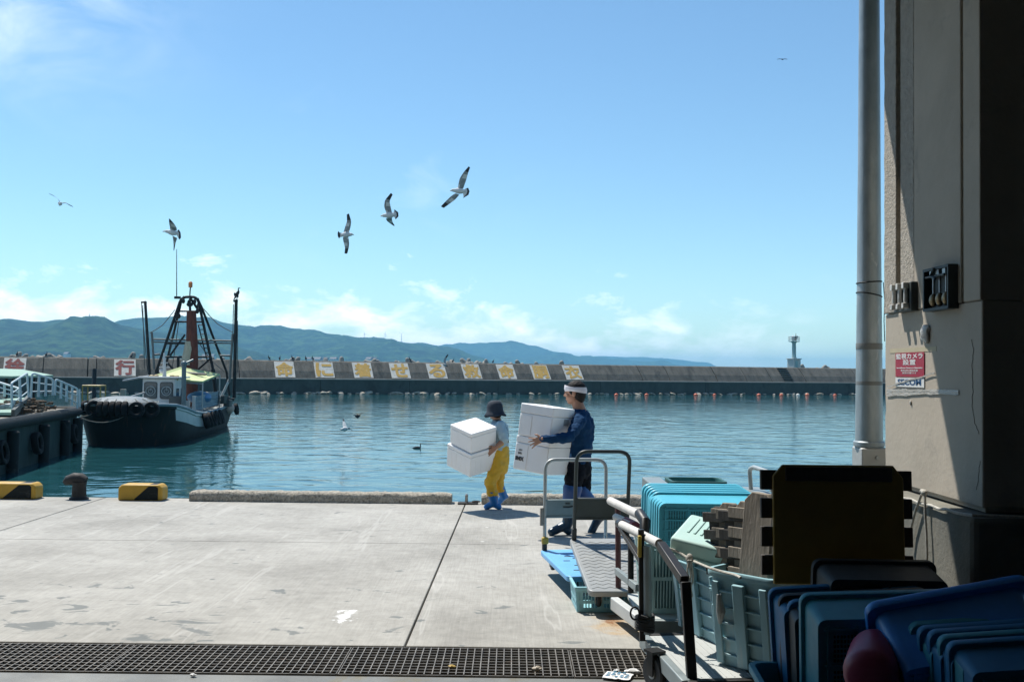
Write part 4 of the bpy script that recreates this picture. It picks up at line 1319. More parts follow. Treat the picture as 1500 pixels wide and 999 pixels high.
# little houses at the foot of the far hills
HW = pbr('far_house_wall', (.62, .61, .58), (.5, .5, .48), .3, .8)
HR = pbr('far_house_roof', (.16, .15, .16), (.12, .11, .12), .3, .8)
fh0 = None
for px, w_h, h_h in ((452, 16, 8), (465, 24, 10), (477, 14, 14), (489, 20, 8), (541, 18, 9), (549, 12, 12), (300, 14, 8), (310, 18, 9), (98, 16, 9)):
    if fh0 is None:
        fh0 = thing('far_house', 'tiny pale house at the foot of the far hills behind the breakwater', 'house', group='far houses below the hills')
        mb = MB(); mb.box((0, 0, .25), (1, .8, .9)); mb.build('wall', HW, fh0, smooth=False)
        mb = MB(); mb.loft([[(-.55, -.48, .7), (-.55, .48, .7), (-.55, 0, 1.05)], [(.55, -.48, .7), (.55, .48, .7), (.55, 0, 1.05)]]); mb.build('roof', HR, fh0, smooth=False)
        o = fh0
    else:
        o = dup(fh0)
    D_ = 1650.0
    zt_h = at(px, 523.5 if px > 430 else (519 if px > 200 else 516), D_).z
    o.location = (at(px, 527, D_).x, D_, zt_h - h_h)
    o.rotation_euler = (0, 0, rnd.uniform(-.5, .5))
    o.scale = (w_h * .55, w_h * .55, h_h)

# ------------------------------------------------------------------ birds
GW = pbr('gull_white', (0.62, 0.63, 0.62), (0.50, 0.52, 0.52), 12, 0.8)
GG = pbr('gull_underwing', (0.30, 0.33, 0.34), (0.17, 0.19, 0.20), 14, 0.8)
GB = pbr('gull_black', (0.03, 0.032, 0.035), rough=.8)
GY = pbr('gull_beak', (0.35, 0.25, 0.08), rough=.5)
def poly_at(L, t):
    n = len(L) - 1
    i = min(int(t * n), n - 1)
    f = t * n - i
    return (L[i][0] + (L[i + 1][0] - L[i][0]) * f, L[i][1] + (L[i + 1][1] - L[i][1]) * f, (L[i][2] if len(L[i]) > 2 else 0) * (1 - f) + (L[i + 1][2] if len(L[i + 1]) > 2 else 0) * f)
def smooth_at(L, t):
    e = .07
    a, b, c = poly_at(L, max(0, t - e)), poly_at(L, t), poly_at(L, min(1, t + e))
    return tuple((a[i] + 2 * b[i] + c[i]) / 4 for i in range(3))
def gull(label, D, beak, head, tail, wings, fan, body_r=.075, mats=None, name='seagull', group='gulls in the air', flip=1):
    """outline points in picture pixels, real depth D; wings: (leading edge, trailing edge, depth swing in m)"""
    mats = mats or [GW, GG, GB, GY]
    mb = MB()
    A = lambda p, dy=0: at(p[0], p[1], D + dy)
    H, T, K = A(head), A(tail), A(beak)
    ax = T - H
    L = ax.length
    r = body_r
    pts = [H - ax.normalized() * r * .45] + [H + ax * t for t in (0, .08, .18, .32, .5, .68, .84, 1.0)]
    rr = [r * .25, r * .52, r * .56, r * .62, r * .92, r * 1.0, r * .82, r * .5, r * .16]
    o = len(mb.f)
    mb.tube(pts, rr, 12, mi=0)
    mb.tube([H + (K - H) * .25, H + (K - H) * .7, K], [r * .22, r * .16, r * .04], 8, mi=3)
    for le, te, sw in wings:
        secs, n = [], 14
        for i in range(n + 1):
            t = i / n
            a, b = smooth_at(le, t), smooth_at(te, t)
            dy = sw * t
            p, q = A(a, dy), A(b, dy + .05 * (1 - t))
            th = .022 * (1 - t) + .004
            d = Vector((0, th, 0))
            c = p.lerp(q, .3)
            secs.append([p, c + d, p.lerp(q, .65) + d * .6, q, p.lerp(q, .65) - d * .6, c - d])
        k0 = len(mb.f)
        mb.loft(secs, 1)
        for i in range(n):
            for k in range(6):
                m_ = 1
                if i >= n * .66: m_ = 2
                elif k in (2, 3) : m_ = 1
                if (i in (5, 6, 7)) and k in (1, 2, 3, 4): m_ = 0
                if i < 2: m_ = 0 if k in (0, 5) else 1
                mb.m[k0 + i * 6 + k] = m_
    # tail fan: white root, black band
    R0, R1, R2 = fan
    th = Vector((0, .006, 0))
    m1, m2 = [A(p) for p in R1], [A(p) for p in R2]
    rt = [T.lerp(H, .25) for _ in m1]
    side = (m1[-1] - m1[0]).normalized() * r * .5
    rt = [T.lerp(H, .22) + side * (2 * i / (len(m1) - 1) - 1) for i in range(len(m1))]
    for S0_, S1_, mi in ((rt, m1, 0), (m1, m2, 2)):
        n = len(S0_)
        loop = lambda s_: [p + s_ for p in S0_] + [p + s_ for p in reversed(S1_)]
        mb.loft([loop(-th), loop(th)], mi)
    c = H.lerp(T, .4)
    o = mb.build(name, mats, None, angle=60)
    o.data.transform(Matrix.Translation(-c))
    o.location = c
    return tag(o, label, 'bird', group)
def z4(L): return [(460 + x / 6.242, 230 + y / 6.242) for x, y in L]
def z5(L): return [(40 + x / 5.769, 260 + y / 5.769) for x, y in L]
gull('gull banking left with straight spread wings, highest and rightmost of the close gulls', 24, *z4([(1243, 312), (1268, 305), (1392, 318)]),
     [(z4([(1312, 296), (1330, 200), (1368, 140), (1417, 84)]), z4([(1362, 296), (1394, 205), (1408, 150), (1428, 96)]), -.25), (z4([(1292, 332), (1250, 362), (1205, 405), (1157, 456)]), z4([(1330, 345), (1290, 392), (1238, 430), (1183, 470)]), .25)],
     (None, z4([(1392, 288), (1402, 312), (1392, 345), (1368, 368)]), z4([(1410, 284), (1422, 315), (1412, 348), (1362, 378)])))
gull('gull banking left with sharply bent upper wing, middle one of the three close together', 23, *z4([(606, 543), (634, 537), (752, 528)]),
     [(z4([(662, 515), (640, 455), (648, 395), (706, 326)]), z4([(714, 512), (700, 455), (690, 405), (721, 342)]), -.2), (z4([(655, 565), (668, 588), (700, 612), (733, 634)]), z4([(712, 548), (714, 580), (722, 604), (738, 628)]), .35)],
     (None, z4([(734, 492), (752, 512), (757, 540), (742, 560)]), z4([(734, 480), (770, 508), (772, 545), (745, 572)])))
gull('gull flying rightwards with wings straight up and down, lowest of the three', 24, *z4([(367, 712), (340, 709), (240, 714)]),
     [(z4([(318, 696), (334, 640), (341, 590), (318, 514)]), z4([(268, 696), (284, 640), (302, 590), (299, 524)]), -.15), (z4([(314, 733), (322, 785), (318, 830), (303, 888)]), z4([(262, 735), (270, 780), (284, 830), (278, 886)]), .15)],
     (None, z4([(232, 690), (238, 705), (240, 722), (234, 738)]), z4([(222, 678), (216, 702), (218, 728), (230, 748)])))
gull('white gull banking left above the boat aerial with wings up and down', 26, *z5([(1140, 458), (1172, 455), (1285, 478)]),
     [(z5([(1208, 445), (1205, 420), (1198, 385), (1197, 346)]), z5([(1264, 452), (1262, 425), (1240, 390), (1204, 350)]), -.3), (z5([(1225, 490), (1233, 530), (1236, 575), (1236, 622)]), z5([(1268, 512), (1256, 545), (1248, 580), (1241, 620)]), .4)],
     (None, z5([(1270, 448), (1282, 470), (1282, 500), (1278, 515)]), z5([(1282, 442), (1295, 468), (1298, 508), (1288, 526)])))
gull('small distant gull gliding edge-on near the left border', 45, *z5([(258, 222), (268, 218), (292, 232)]),
     [(z5([(270, 212), (262, 185), (232, 158), (178, 133)]), z5([(280, 216), (268, 190), (236, 164), (184, 140)]), .1), (z5([(282, 218), (322, 212), (352, 228), (390, 248)]), z5([(284, 224), (326, 218), (352, 236), (384, 250)]), .1)],
     (None, z5([(285, 224), (292, 232)]), z5([(288, 228), (294, 238)])), body_r=.10)
gull('tiny dark bird gliding head-on high at the right', 75, (1146, 88), (1145.9, 87.6), (1146.1, 87),
     [([(1145.6, 87.0), (1142, 86.3), (1137.6, 87.4)], [(1145.6, 87.6), (1142, 87.2), (1138, 87.8)], .3), ([(1146.4, 87.0), (1150, 86.3), (1153.8, 87.3)], [(1146.4, 87.6), (1150, 87.2), (1153.4, 87.8)], .3)],
     (None, [(1145.6, 87.2), (1146.4, 87.2)], [(1145.6, 88.4), (1146.4, 88.4)]), body_r=.10, mats=[GB, GB, GB, GB])
z6 = lambda L: [(480 + x / 9.375, 590 + y / 9.375) for x, y in L]
gull('pale gull skimming low over the water with one wing raised', 36, *z6([(172, 378), (192, 366), (285, 352)]),
     [(z6([(212, 352), (205, 300), (208, 255), (205, 215)]), z6([(268, 350), (252, 300), (236, 262), (218, 218)]), .3), (z6([(262, 352), (290, 346), (315, 352), (345, 382)]), z6([(275, 362), (300, 362), (320, 366), (340, 386)]), -.3)],
     (None, z6([(270, 345), (280, 355), (278, 366)]), z6([(298, 340), (312, 352), (300, 370)])), body_r=.09, mats=[GW, GW, GB, GY], group=None)
gull('dark bird skimming the water above the pale gull', 42, *z6([(440, 176), (430, 180), (385, 190)]),
     [(z6([(405, 178), (380, 166), (350, 158)]), z6([(395, 186), (372, 178), (354, 164)]), -.2), (z6([(420, 176), (450, 155), (482, 128)]), z6([(425, 184), (455, 162), (484, 132)]), .3)],
     (None, z6([(385, 184), (385, 194)]), z6([(376, 182), (376, 196)])), body_r=.10, mats=[GB, GB, GB, GB], group=None)
gull('grey gull landing at the breakwater with wing raised, before the fifth yellow sign', 100, (648.5, 534.5), (649.4, 533.5), (654.4, 536),
     [([(650.5, 533), (649.6, 528), (652, 523), (656, 518.5)], [(654, 533), (653, 529), (654, 525), (657, 520)], .4), ([(651, 535), (650, 536.5), (649, 537.5)], [(654, 535.5), (653, 537), (651, 538)], -.4)],
     (None, [(654, 535), (654.5, 537)], [(655.5, 535), (655.5, 538)]), body_r=.16, mats=[GG, GG, GB, GG], group=None)
# perched birds: cormorants on the wall, on the boat pole, swimming; a gull on the pier
def cormorant(name='cormorant', m=None, scale=1.0):
    m = m or [GB, GB]
    mb = MB()
    mb.tube([(0, .20, .06), (0, .12, .16), (0, .02, .30), (0, -.06, .42), (0, -.10, .50), (0, -.07, .58), (0, -.10, .66), (0, -.16, .68)], [.015, .05, .10, .095, .055, .032, .032, .022], 10)
    mb.ell((0, -.12, .675), (.032, .05, .035), 10, 7)
    mb.tube([(0, -.15, .675), (0, -.25, .665)], [.016, .006], 6)
    mb.tube([(0, .13, .14), (0, .24, -.02)], [.045, .02], 8)
    for s_ in (-1, 1):
        mb.ell((s_ * .085, .06, .27), (.03, .09, .16), 10, 7, rot=(R(-30), 0, 0))
        mb.tube([(s_ * .05, .03, .2), (s_ * .05, .01, .02), (s_ * .05, -.07, .01)], [.02, .014, .012], 6)
    return mb.build(name, m[0], None, angle=70)
c0 = cormorant()
first = True
tops = Vector((0, .55 + RUN, ZT))
for px, py, lab in ((399, 0, 'black cormorant perched on the breakwater top left of the first yellow sign'), (415, 1, 'black cormorant perched over the first yellow sign'), (434, 2, 'black cormorant perched on a wave block right of the first yellow sign'), (454, 2, 'black cormorant perched between the first two yellow signs'), (464.5, 0, 'black cormorant perched at the left edge of the second yellow sign'), (193, 1, 'black cormorant perched above the red sign beside the boat'), (65, 0, 'dark cormorant perched on the breakwater right of the leftmost red sign'), (21, 0, 'dark cormorant perched above the leftmost red sign'), (610, 1, 'dark cormorant perched between the fourth and fifth yellow signs'), (674, 0, 'dark cormorant perched left of the sixth yellow sign'), (734, 0, 'dark cormorant perched left of the seventh yellow sign')):
    o = c0 if first else c0.copy()
    if not first: COL.objects.link(o)
    first = False
    p = WM @ Vector((wall_s(px), .55 + RUN + .15, ZT))
    o.location = p
    o.rotation_euler = (0, 0, rnd.uniform(0, 6))
    k = rnd.uniform(.75, .95)
    o.scale = (k, k, k)
    tag(o, lab, 'bird', 'cormorants on the breakwater')
o = c0.copy(); COL.objects.link(o)
pp = at(346.5, 441, G)
o.location = pp + Vector((.02, 0, .06)); o.rotation_euler = (0, 0, R(70)); o.scale = (.85, .85, .85)
tag(o, 'black cormorant perched on top of the boat\'s right-hand pole', 'bird')
if 'group' in o: del o['group']
sw = gnd(612, 656.5, WATER)
mb = MB()
mb.tube([(-.34, 0, .0), (-.22, 0, .025), (-.05, 0, .04), (.10, 0, .03), (.18, 0, 0)], [.02, .06, .085, .07, .03], 12)
mb.tube([(.12, 0, .03), (.17, 0, .12), (.15, 0, .22), (.17, 0, .29), (.22, 0, .30)], [.05, .035, .03, .032, .02], 10)
mb.tube([(.22, 0, .295), (.30, 0, .285)], [.014, .006], 6)
o = mb.build('cormorant', GB, angle=70)
o.location = (sw.x, sw.y, WATER)
o.scale = (.62, .62, .62)
tag(o, 'black cormorant swimming low in the water with its neck up', 'bird')
# gull standing on the pier
gp_ = at(12, 612, 30.3)
mb = MB()
mb.tube([(-.26, 0, .17), (-.16, 0, .20), (-.03, 0, .23), (.08, 0, .26), (.13, 0, .33), (.15, 0, .38), (.19, 0, .385)], [.02, .055, .085, .075, .045, .042, .02], 12, mi=0)
mb.tube([(.19, 0, .38), (.26, 0, .37)], [.016, .006], 6, mi=2)
for s_ in (-1, 1):
    mb.ell((-.10, s_ * .065, .23), (.19, .025, .065), 12, 7, mi=1, rot=(0, R(-12), 0))
    mb.tube([(0, s_ * .03, .17), (0, s_ * .03, .01), (.05, s_ * .03, .005)], [.012, .009, .009], 6, mi=2)
mb.ell((-.30, 0, .165), (.09, .03, .02), 8, 6, mi=3)
o = mb.build('seagull', [GW, GG, GY, GB], angle=70)
o.location = (gp_.x, gp_.y, zt)
o.scale = (1.15, 1.15, 1.15)
tag(o, 'gull standing on the pier edge at the left border', 'bird')
# ------------------------------------------------------------------ people
SKIN = pbr('skin', (0.40, 0.225, 0.15), (0.33, 0.175, 0.115), 9, 0.55, spec=.35)
HAIR = pbr('dark_hair', (0.016, 0.014, 0.013), (0.008, 0.007, 0.007), 40, 0.7, spec=.25, bmp=.6, bscale=120, stretch=(1, 1, .3))
NAVY = pbr('navy_shirt', (0.008, 0.048, 0.125), (0.005, 0.032, 0.085), 6, 0.85, spec=.15, bmp=.3, bscale=30, bdist=.01)
BLACKP = pbr('black_trousers', (0.008, 0.011, 0.018), (0.005, 0.007, 0.011), 6, 0.85, spec=.12, bmp=.3, bscale=30, bdist=.01)
BOOTD = pbr('navy_boot', (0.010, 0.045, 0.085), (0.007, 0.03, 0.06), 6, 0.35)
BOOTU = pbr('blue_boot_top', (0.010, 0.075, 0.27), (0.008, 0.055, 0.20), 6, 0.4)
BOOTB = pbr('bright_blue_boot', (0.02, 0.20, 0.52), (0.015, 0.14, 0.40), 6, 0.35)
YELW = pbr('yellow_waders', (0.68, 0.41, 0.02), (0.55, 0.32, 0.016), 5, 0.55, bmp=.4, bscale=18, bdist=.012)
SHIRTB = pbr('pale_blue_shirt', (0.40, 0.54, 0.60), (0.33, 0.47, 0.54), 16, 0.85, bmp=.3, bscale=30, bdist=.01, stretch=(1, 1, .2))
STRAPM = pbr('teal_strap', (0.03, 0.085, 0.11), rough=.7)
HATM = pbr('navy_hat', (0.022, 0.034, 0.052), (0.014, 0.022, 0.034), 14, 0.85)
TOWEL = pbr('white_towel', (0.72, 0.70, 0.72), (0.64, 0.62, 0.65), 12, 0.9, bmp=.5, bscale=70)
EYE_ = pbr('eye_dark', (0.02, 0.015, 0.012), rough=.3)

def torso(mb, rings, fwd, seg=18):
    """rings: (centre, half front-back, half side-to-side)"""
    f = Vector((fwd[0], fwd[1], 0)).normalized()
    s = Vector((-f.y, f.x, 0))
    secs = []
    for c, fb, lt in rings:
        secs.append([Vector(c) + f * math.cos(a) * fb + s * math.sin(a) * lt for a in [2 * math.pi * k / seg for k in range(seg)]])
    mb.loft(secs)
def limb(mb, pts, rs, seg=12):
    for i in range(len(pts) - 1):
        mb.cap(pts[i], pts[i + 1], rs[i], rs[i + 1], seg)
def hand(mb, wrist, dirv, nrm, size=.18, curl=.35, thumb_side=1, spread=.16):
    """palm and five fingers: dirv towards the knuckles, nrm out of the palm (towards what is held)"""
    d = Vector(dirv).normalized()
    n = Vector(nrm)
    n = (n - d * n.dot(d)).normalized()
    s = d.cross(n) * thumb_side
    pl = size * .50
    w_ = Vector(wrist)
    for k in range(4):
        o = (k - 1.5) * size * .105
        mb.cap(w_ + s * o * .55, w_ + d * pl + s * o, .0155, .0125, 8)
    ln = (.40, .46, .50, .44)          # little .. index
    for k in range(4):
        o = (k - 1.5)
        b = w_ + d * pl + s * o * size * .115
        dd = (d + s * o * spread).normalized()
        L = size * ln[k]
        p1 = b + dd * L * .42
        d2 = (dd + n * curl).normalized()
        p2 = p1 + d2 * L * .33
        d3 = (dd + n * curl * 2.2).normalized()
        p3 = p2 + d3 * L * .25
        mb.cap(b, p1, .0098, .0090, 8); mb.cap(p1, p2, .0090, .0083, 8); mb.cap(p2, p3, .0083, .0070, 8)
    b = w_ + d * size * .12 + s * size * .12
    t1 = b + (d * .6 + s * .9).normalized() * size * .24
    t2 = t1 + (d * .95 + s * .45 + n * .2).normalized() * size * .17
    mb.cap(b, t1, .0150, .0115, 8); mb.cap(t1, t2, .0112, .0085, 8)
def head(mb, c, f, up, sc=1.0):
    """skull, jaw, nose, brow, ears; f faces forward"""
    f = Vector(f).normalized(); up = Vector(up).normalized()
    up = (up - f * up.dot(f)).normalized()
    s = up.cross(f)
    m = Matrix((f, s, up)).transposed()
    def e(p, r):
        mb.ell(Vector(c) + m @ (Vector(p) * sc), tuple(x * sc for x in r), 16, 11, rot=m)
    e((-.012, 0, .030), (.100, .077, .092))
    e((.022, 0, -.045), (.066, .060, .072))
    e((.045, 0, -.088), (.036, .038, .026))       # chin
    e((.075, 0, -.012), (.018, .032, .036))        # mid face
    e((.098, 0, -.022), (.018, .014, .014))        # nose tip
    e((.090, 0, .000), (.013, .010, .028))         # nose bridge
    e((.078, 0, .028), (.020, .050, .012))         # brow
    e((.080, 0, -.060), (.014, .026, .012))        # lips
    e((.060, .045, -.028), (.024, .018, .024)); e((.060, -.045, -.028), (.024, .018, .024))
    for q in (1, -1):
        e((-.012, q * .078, -.008), (.020, .010, .032))
    return m
def wr(seed, a=.008, fq=9):
    return lambda co: a * (noise.noise(Vector((co.x * fq, co.y * fq, co.z * fq * 1.5 + seed))) + .5 * noise.noise(Vector((co.x * fq * 2.3, co.y * fq * 2.3 + seed, co.z * fq * 3.1))))

# ---- man in navy
md0 = gnd(822, 782).y + .05
def m_(px, py, dd=0.0): return at(px, py, md0 + dd)
MF = Vector((-.97, .24, 0))
man = thing('person', 'man in navy top, white headband and blue boots carrying two tall foam boxes', 'person', tuple(Vector((m_(845, 700).x, md0, 0))))
joints = dict(sh=m_(851, 613, -.17), el=m_(834, 641, -.42), wr=m_(795, 643, -.555), sh2=m_(850, 612, .17), el2=m_(862, 632, .27), wr2=m_(834, 655, .40),
              hip=m_(843, 686, -.09), kn=m_(838, 718, -.12), an=m_(831, 768, -.10), toe=m_(808, 779, -.16), hip2=m_(851, 686, .09), kn2=m_(851, 720, .08), an2=m_(878, 756, .10), toe2=m_(866, 779.5, .06))
J = joints
mb = MB()
HC = m_(841.5, 575.5, .0)
hm_ = head(mb, HC, MF + Vector((0, .05, -.06)), (0.04, 0, 1), 1.10)
limb(mb, [m_(845, 588), m_(850, 604)], [.062, .075])
torso(mb, [(m_(850, 601), .06, .07), (m_(850.5, 605), .085, .15), (m_(850.5, 612), .11, .19), (m_(851, 626), .125, .185), (m_(850.5, 645), .12, .165), (m_(849, 660), .115, .155), (m_(848, 674), .125, .165), (m_(847, 690), .11, .15)], MF)
limb(mb, [J['sh'], J['el'], J['wr']], [.056, .045, .030]); limb(mb, [J['sh2'], J['el2'], J['wr2']], [.056, .045, .030])
hand(mb, J['wr'], (m_(780, 648, -.50) - J['wr']), (.45, .85, 0), .185, .25, -1, .26)
hand(mb, J['wr2'], Vector((-.8, .1, -.2)), (-.3, -.9, .2), .18, .4, 1)
limb(mb, [J['hip'], J['kn'], J['an']], [.088, .058, .042]); limb(mb, [J['hip2'], J['kn2'], J['an2']], [.088, .058, .042])
limb(mb, [J['an'], J['toe']], [.042, .032]); limb(mb, [J['an2'], J['toe2']], [.042, .032])
remesh(mb, 'body', [SKIN], man, .0052, 3)
mb = MB()
torso(mb, [(m_(849.5, 598.5), .068, .070), (m_(850, 603), .085, .11), (m_(850.5, 607), .105, .175), (m_(851, 613), .128, .205), (m_(852, 626), .142, .205), (m_(851.5, 645), .138, .185), (m_(850, 660), .132, .176), (m_(848, 673), .138, .182), (m_(847.5, 678), .136, .180)], MF, 24)
limb(mb, [J['sh'], J['el'], J['wr'] + (J['el'] - J['wr']) * .02], [.076, .058, .043]); limb(mb, [J['sh2'], J['el2'], J['wr2']], [.076, .060, .044])
remesh(mb, 'shirt', [NAVY], man, .009, 4, disp=wr(1, .017, 11))
mb = MB()
torso(mb, [(m_(848, 671), .128, .172), (m_(848, 680), .138, .180), (m_(847.5, 692), .134, .172), (m_(847.5, 700), .10, .15)], MF, 20)
limb(mb, [J['hip'], J['kn'].lerp(J['an'], .1)], [.125, .088]); limb(mb, [J['hip2'], J['kn2'].lerp(J['an2'], .1)], [.125, .088])
remesh(mb, 'trousers', [BLACKP], man, .010, 4, disp=wr(3, .015, 11))
def boot(name, knee, ank, toe, par, mats, top_t, shaft_r, toe_r, heel, split=None, vox=.008, seed=0):
    """rubber boot: shaft, foot, sole"""
    mb = MB()
    top = knee.lerp(ank, top_t)
    limb(mb, [top, knee.lerp(ank, .65), ank], [shaft_r[0], shaft_r[1], shaft_r[2]], 16)
    limb(mb, [ank + (toe - ank) * .05, ank.lerp(toe, .5), toe], [shaft_r[2] * .95, toe_r * 1.12, toe_r], 14)
    limb(mb, [heel, ank.lerp(toe, .3)], [toe_r * .95, toe_r], 12)
    pick = None
    if split: pick = lambda c, n: 1 if (c - top).dot((ank - top).normalized()) < split else 0
    return remesh(mb, name, mats, par, vox, 3, world=True, disp=wr(seed, .004, 12), pick=pick if split else None)
boot('boot', J['kn'].lerp(J['an'], -.12), J['an'], J['toe'], man, [BOOTD], .10, (.085, .070, .058), .044, m_(833, 778, -.10), seed=2)
boot('boot', J['kn2'].lerp(J['an2'], -.12), J['an2'], J['toe2'], man, [BOOTD], .10, (.085, .068, .056), .042, m_(883, 757, .11), seed=5)
for kn, an, sd_ in ((J['kn'], J['an'], 1), (J['kn2'], J['an2'], 6)):      # turned-down bright tops
    mb = MB()
    a, b = kn.lerp(an, -.16), kn.lerp(an, .42)
    t = (b - a).normalized()
    u = t.orthogonal().normalized(); v_ = t.cross(u)
    secs = []
    for q, r in ((0, .094), (.12, .106), (.35, .100), (.7, .092), (1, .088)):
        secs.append([a.lerp(b, q) + (u * math.cos(x) + v_ * math.sin(x)) * r * (1 + .09 * math.sin(3 * x + sd_) * (1 - q)) for x in [2 * math.pi * k / 24 for k in range(24)]])
    mb.loft(secs, caps=False)
    secs2 = [[p + (a.lerp(b, .5) - p) * .0 - (p - a.lerp(b, (p - a).dot(t) / (b - a).length)).normalized() * .008 for p in sec] for sec in reversed(secs)]
    mb.build('boot_cuff', BOOTU, man, world=True)
mb = MB()
mm = hm_
def hp(p): return HC + mm @ (Vector(p) * 1.10)
mb.ell(hp((-.020, 0, .038)), (.104 * 1.1, .083 * 1.1, .092 * 1.1), 20, 14, rot=mm)
mb.ell(hp((-.052, 0, -.012)), (.066 * 1.1, .078 * 1.1, .082 * 1.1), 18, 12, rot=mm)
mb.ell(hp((-.064, 0, -.055)), (.042 * 1.1, .060 * 1.1, .05 * 1.1), 14, 10, rot=mm)
for q in (1, -1):
    mb.ell(hp((.012, q * .072, .016)), (.022, .012, .040), 10, 8, rot=mm)
remesh(mb, 'hair', [HAIR], man, .007, 2, disp=wr(7, .003, 40))
mb = MB()
secs = []
for k in range(33):
    a = 2 * math.pi * k / 32
    ca, sa = math.cos(a), math.sin(a)
    c = hp((-.014 + .108 * ca, .088 * sa, .036 + .016 * ca))
    wv = .024 + .012 * max(0, ca) ** 2 + .010 * math.exp(-((a - 5.1) / .55) ** 2) - .010 * math.exp(-((a - 4.35) / .22) ** 2) + .010 * max(0, -ca)
    out = (mm @ Vector((ca, sa, 0)))
    th = .011 + .012 * math.exp(-((a - 5.1) / .5) ** 2)
    up_ = mm @ Vector((0, 0, 1))
    secs.append([c + up_ * wv + out * th * .3, c + out * th, c - up_ * wv + out * th * .3, c - up_ * wv - out * .004, c + up_ * wv - out * .004])
mb.loft(secs, caps=False)
mb.ell(hp((.060, -.075, .060)), (.040, .016, .034), 12, 8, rot=mm)
mb.build('headband', TOWEL, man, world=True, angle=70)
mb = MB(); mb.ell(hp((.086, -.030, .008)), (.008, .010, .005), 8, 6, rot=mm); mb.build('eye', EYE_, man, world=True)
mb = MB(); mb.ell(hp((.086, .030, .008)), (.008, .010, .005), 8, 6, rot=mm); mb.build('eye', EYE_, man, world=True)

# ---- walker in yellow waders
wd0 = gnd(722, 745.5).y
def w_(px, py, dd=0.0): return at(px, py, wd0 + dd)
WF = Vector((-.86, .50, 0))
wom = thing('person', 'short person in navy hat, pale shirt, yellow waders and bright blue boots', 'person', (w_(728, 700).x, wd0, 0))
J = dict(sh=w_(733, 624, -.13), el=w_(738.5, 644, -.19), wr=w_(726.5, 655, -.235), sh2=w_(728, 623, .14), el2=w_(724, 645, .24), wr2=w_(704, 660, .26),
         hip=w_(729, 683, -.07), kn=w_(718, 706, -.11), an=w_(724, 736, -.04), toe=w_(713, 742.3, -.02), hip2=w_(731, 683, .07), kn2=w_(730, 708, .08), an2=w_(738, 727, .13), toe2=w_(731, 735, .16))
HC2 = w_(725, 600.5)
mb = MB()
hm2 = head(mb, HC2, WF + Vector((0, .25, -.10)), (0, 0, 1), 1.0)
limb(mb, [w_(726, 608), w_(729, 620)], [.05, .06])
torso(mb, [(w_(729, 617), .05, .06), (w_(729.5, 621), .075, .12), (w_(730, 627), .095, .15), (w_(731, 640), .10, .145), (w_(731, 655), .10, .135), (w_(731, 670), .115, .145), (w_(730, 686), .11, .14)], WF)
limb(mb, [J['sh'], J['el'], J['wr']], [.047, .038, .026]); limb(mb, [J['sh2'], J['el2'], J['wr2']], [.047, .038, .026])
hand(mb, J['wr'], (w_(716, 663, -.235) - J['wr']), (-.45, .9, 0), .165, .12, -1, .10)
hand(mb, J['wr2'], Vector((-.8, -.2, -.1)), (.5, -.8, 0), .16, .3, 1)
limb(mb, [J['hip'], J['kn'], J['an']], [.075, .05, .038]); limb(mb, [J['hip2'], J['kn2'], J['an2']], [.075, .05, .038])
limb(mb, [J['an'], J['toe']], [.038, .03]); limb(mb, [J['an2'], J['toe2']], [.038, .03])
remesh(mb, 'body', [SKIN], wom, .0052, 3)
mb = MB()
torso(mb, [(w_(728.5, 615.5), .056, .062), (w_(729.5, 619), .085, .13), (w_(730, 624), .108, .165), (w_(731, 636), .116, .160), (w_(731, 650), .114, .150), (w_(731, 662), .11, .145)], WF, 22)
limb(mb, [J['sh'], J['el'].lerp(J['sh'], .10)], [.068, .068]); limb(mb, [J['sh2'], J['el2'].lerp(J['sh2'], .10)], [.068, .066])
remesh(mb, 'shirt', [SHIRTB], wom, .009, 4, disp=wr(11, .013, 13))
mb = MB()
torso(mb, [(w_(731, 645), .112, .145), (w_(731.5, 655), .116, .152), (w_(731.5, 672), .122, .160), (w_(730.5, 686), .120, .155), (w_(729, 694), .10, .13)], WF, 22)
limb(mb, [J['hip'], J['kn'], J['kn'].lerp(J['an'], .55)], [.096, .076, .066]); limb(mb, [J['hip2'], J['kn2'], J['kn2'].lerp(J['an2'], .5)], [.094, .070, .062])
limb(mb, [J['kn'].lerp(J['an'], .30), J['kn'].lerp(J['an'], .56)], [.072, .072])
remesh(mb, 'waders', [YELW], wom, .009, 3, disp=wr(14, .013, 11))
boot('boot', J['kn'].lerp(J['an'], .30), J['an'], J['toe'], wom, [BOOTB], .12, (.068, .062, .056), .040, w_(731, 742, -.03), seed=3)
boot('boot', J['kn2'].lerp(J['an2'], .25), J['an2'], J['toe2'], wom, [BOOTB], .12, (.062, .056, .050), .036, w_(741, 727, .13), seed=8)
mb = MB()
for dd in (-.075, .075):
    pts = [w_(722, 640, dd - .02) + Vector((-.04, 0, 0)), w_(722, 624, dd), w_(728, 615, dd), w_(738.5, 619, dd), w_(744, 632, dd), w_(745, 648, dd)]
    pts = fillet(pts, .05)
    for a, b in zip(pts, pts[1:]):
        mb.beam(a, b, .032, .010, up=(1, 0, .3))
mb.build('shoulder_strap', STRAPM, wom, world=True, smooth=False)
mb = MB()
mm2 = hm2
def hq(p): return HC2 + mm2 @ Vector(p)
prof = [(0.001, .128), (.05, .124), (.085, .105), (.103, .07), (.110, .03), (.113, -.01), (.128, -.045), (.150, -.075), (.148, -.079), (.124, -.05), (.108, -.012)]
vs = MB(); vs.lathe(prof, 28, (0, 0, 0), caps=False)
mb.add([hq((p.x * 1.03, p.y * .90, p.z - (.012 * math.cos(3 * math.atan2(p.y, p.x)) if p.z < -.04 else 0))) for p in vs.v], vs.f)
mb.build('hat', HATM, wom, world=True, angle=60)
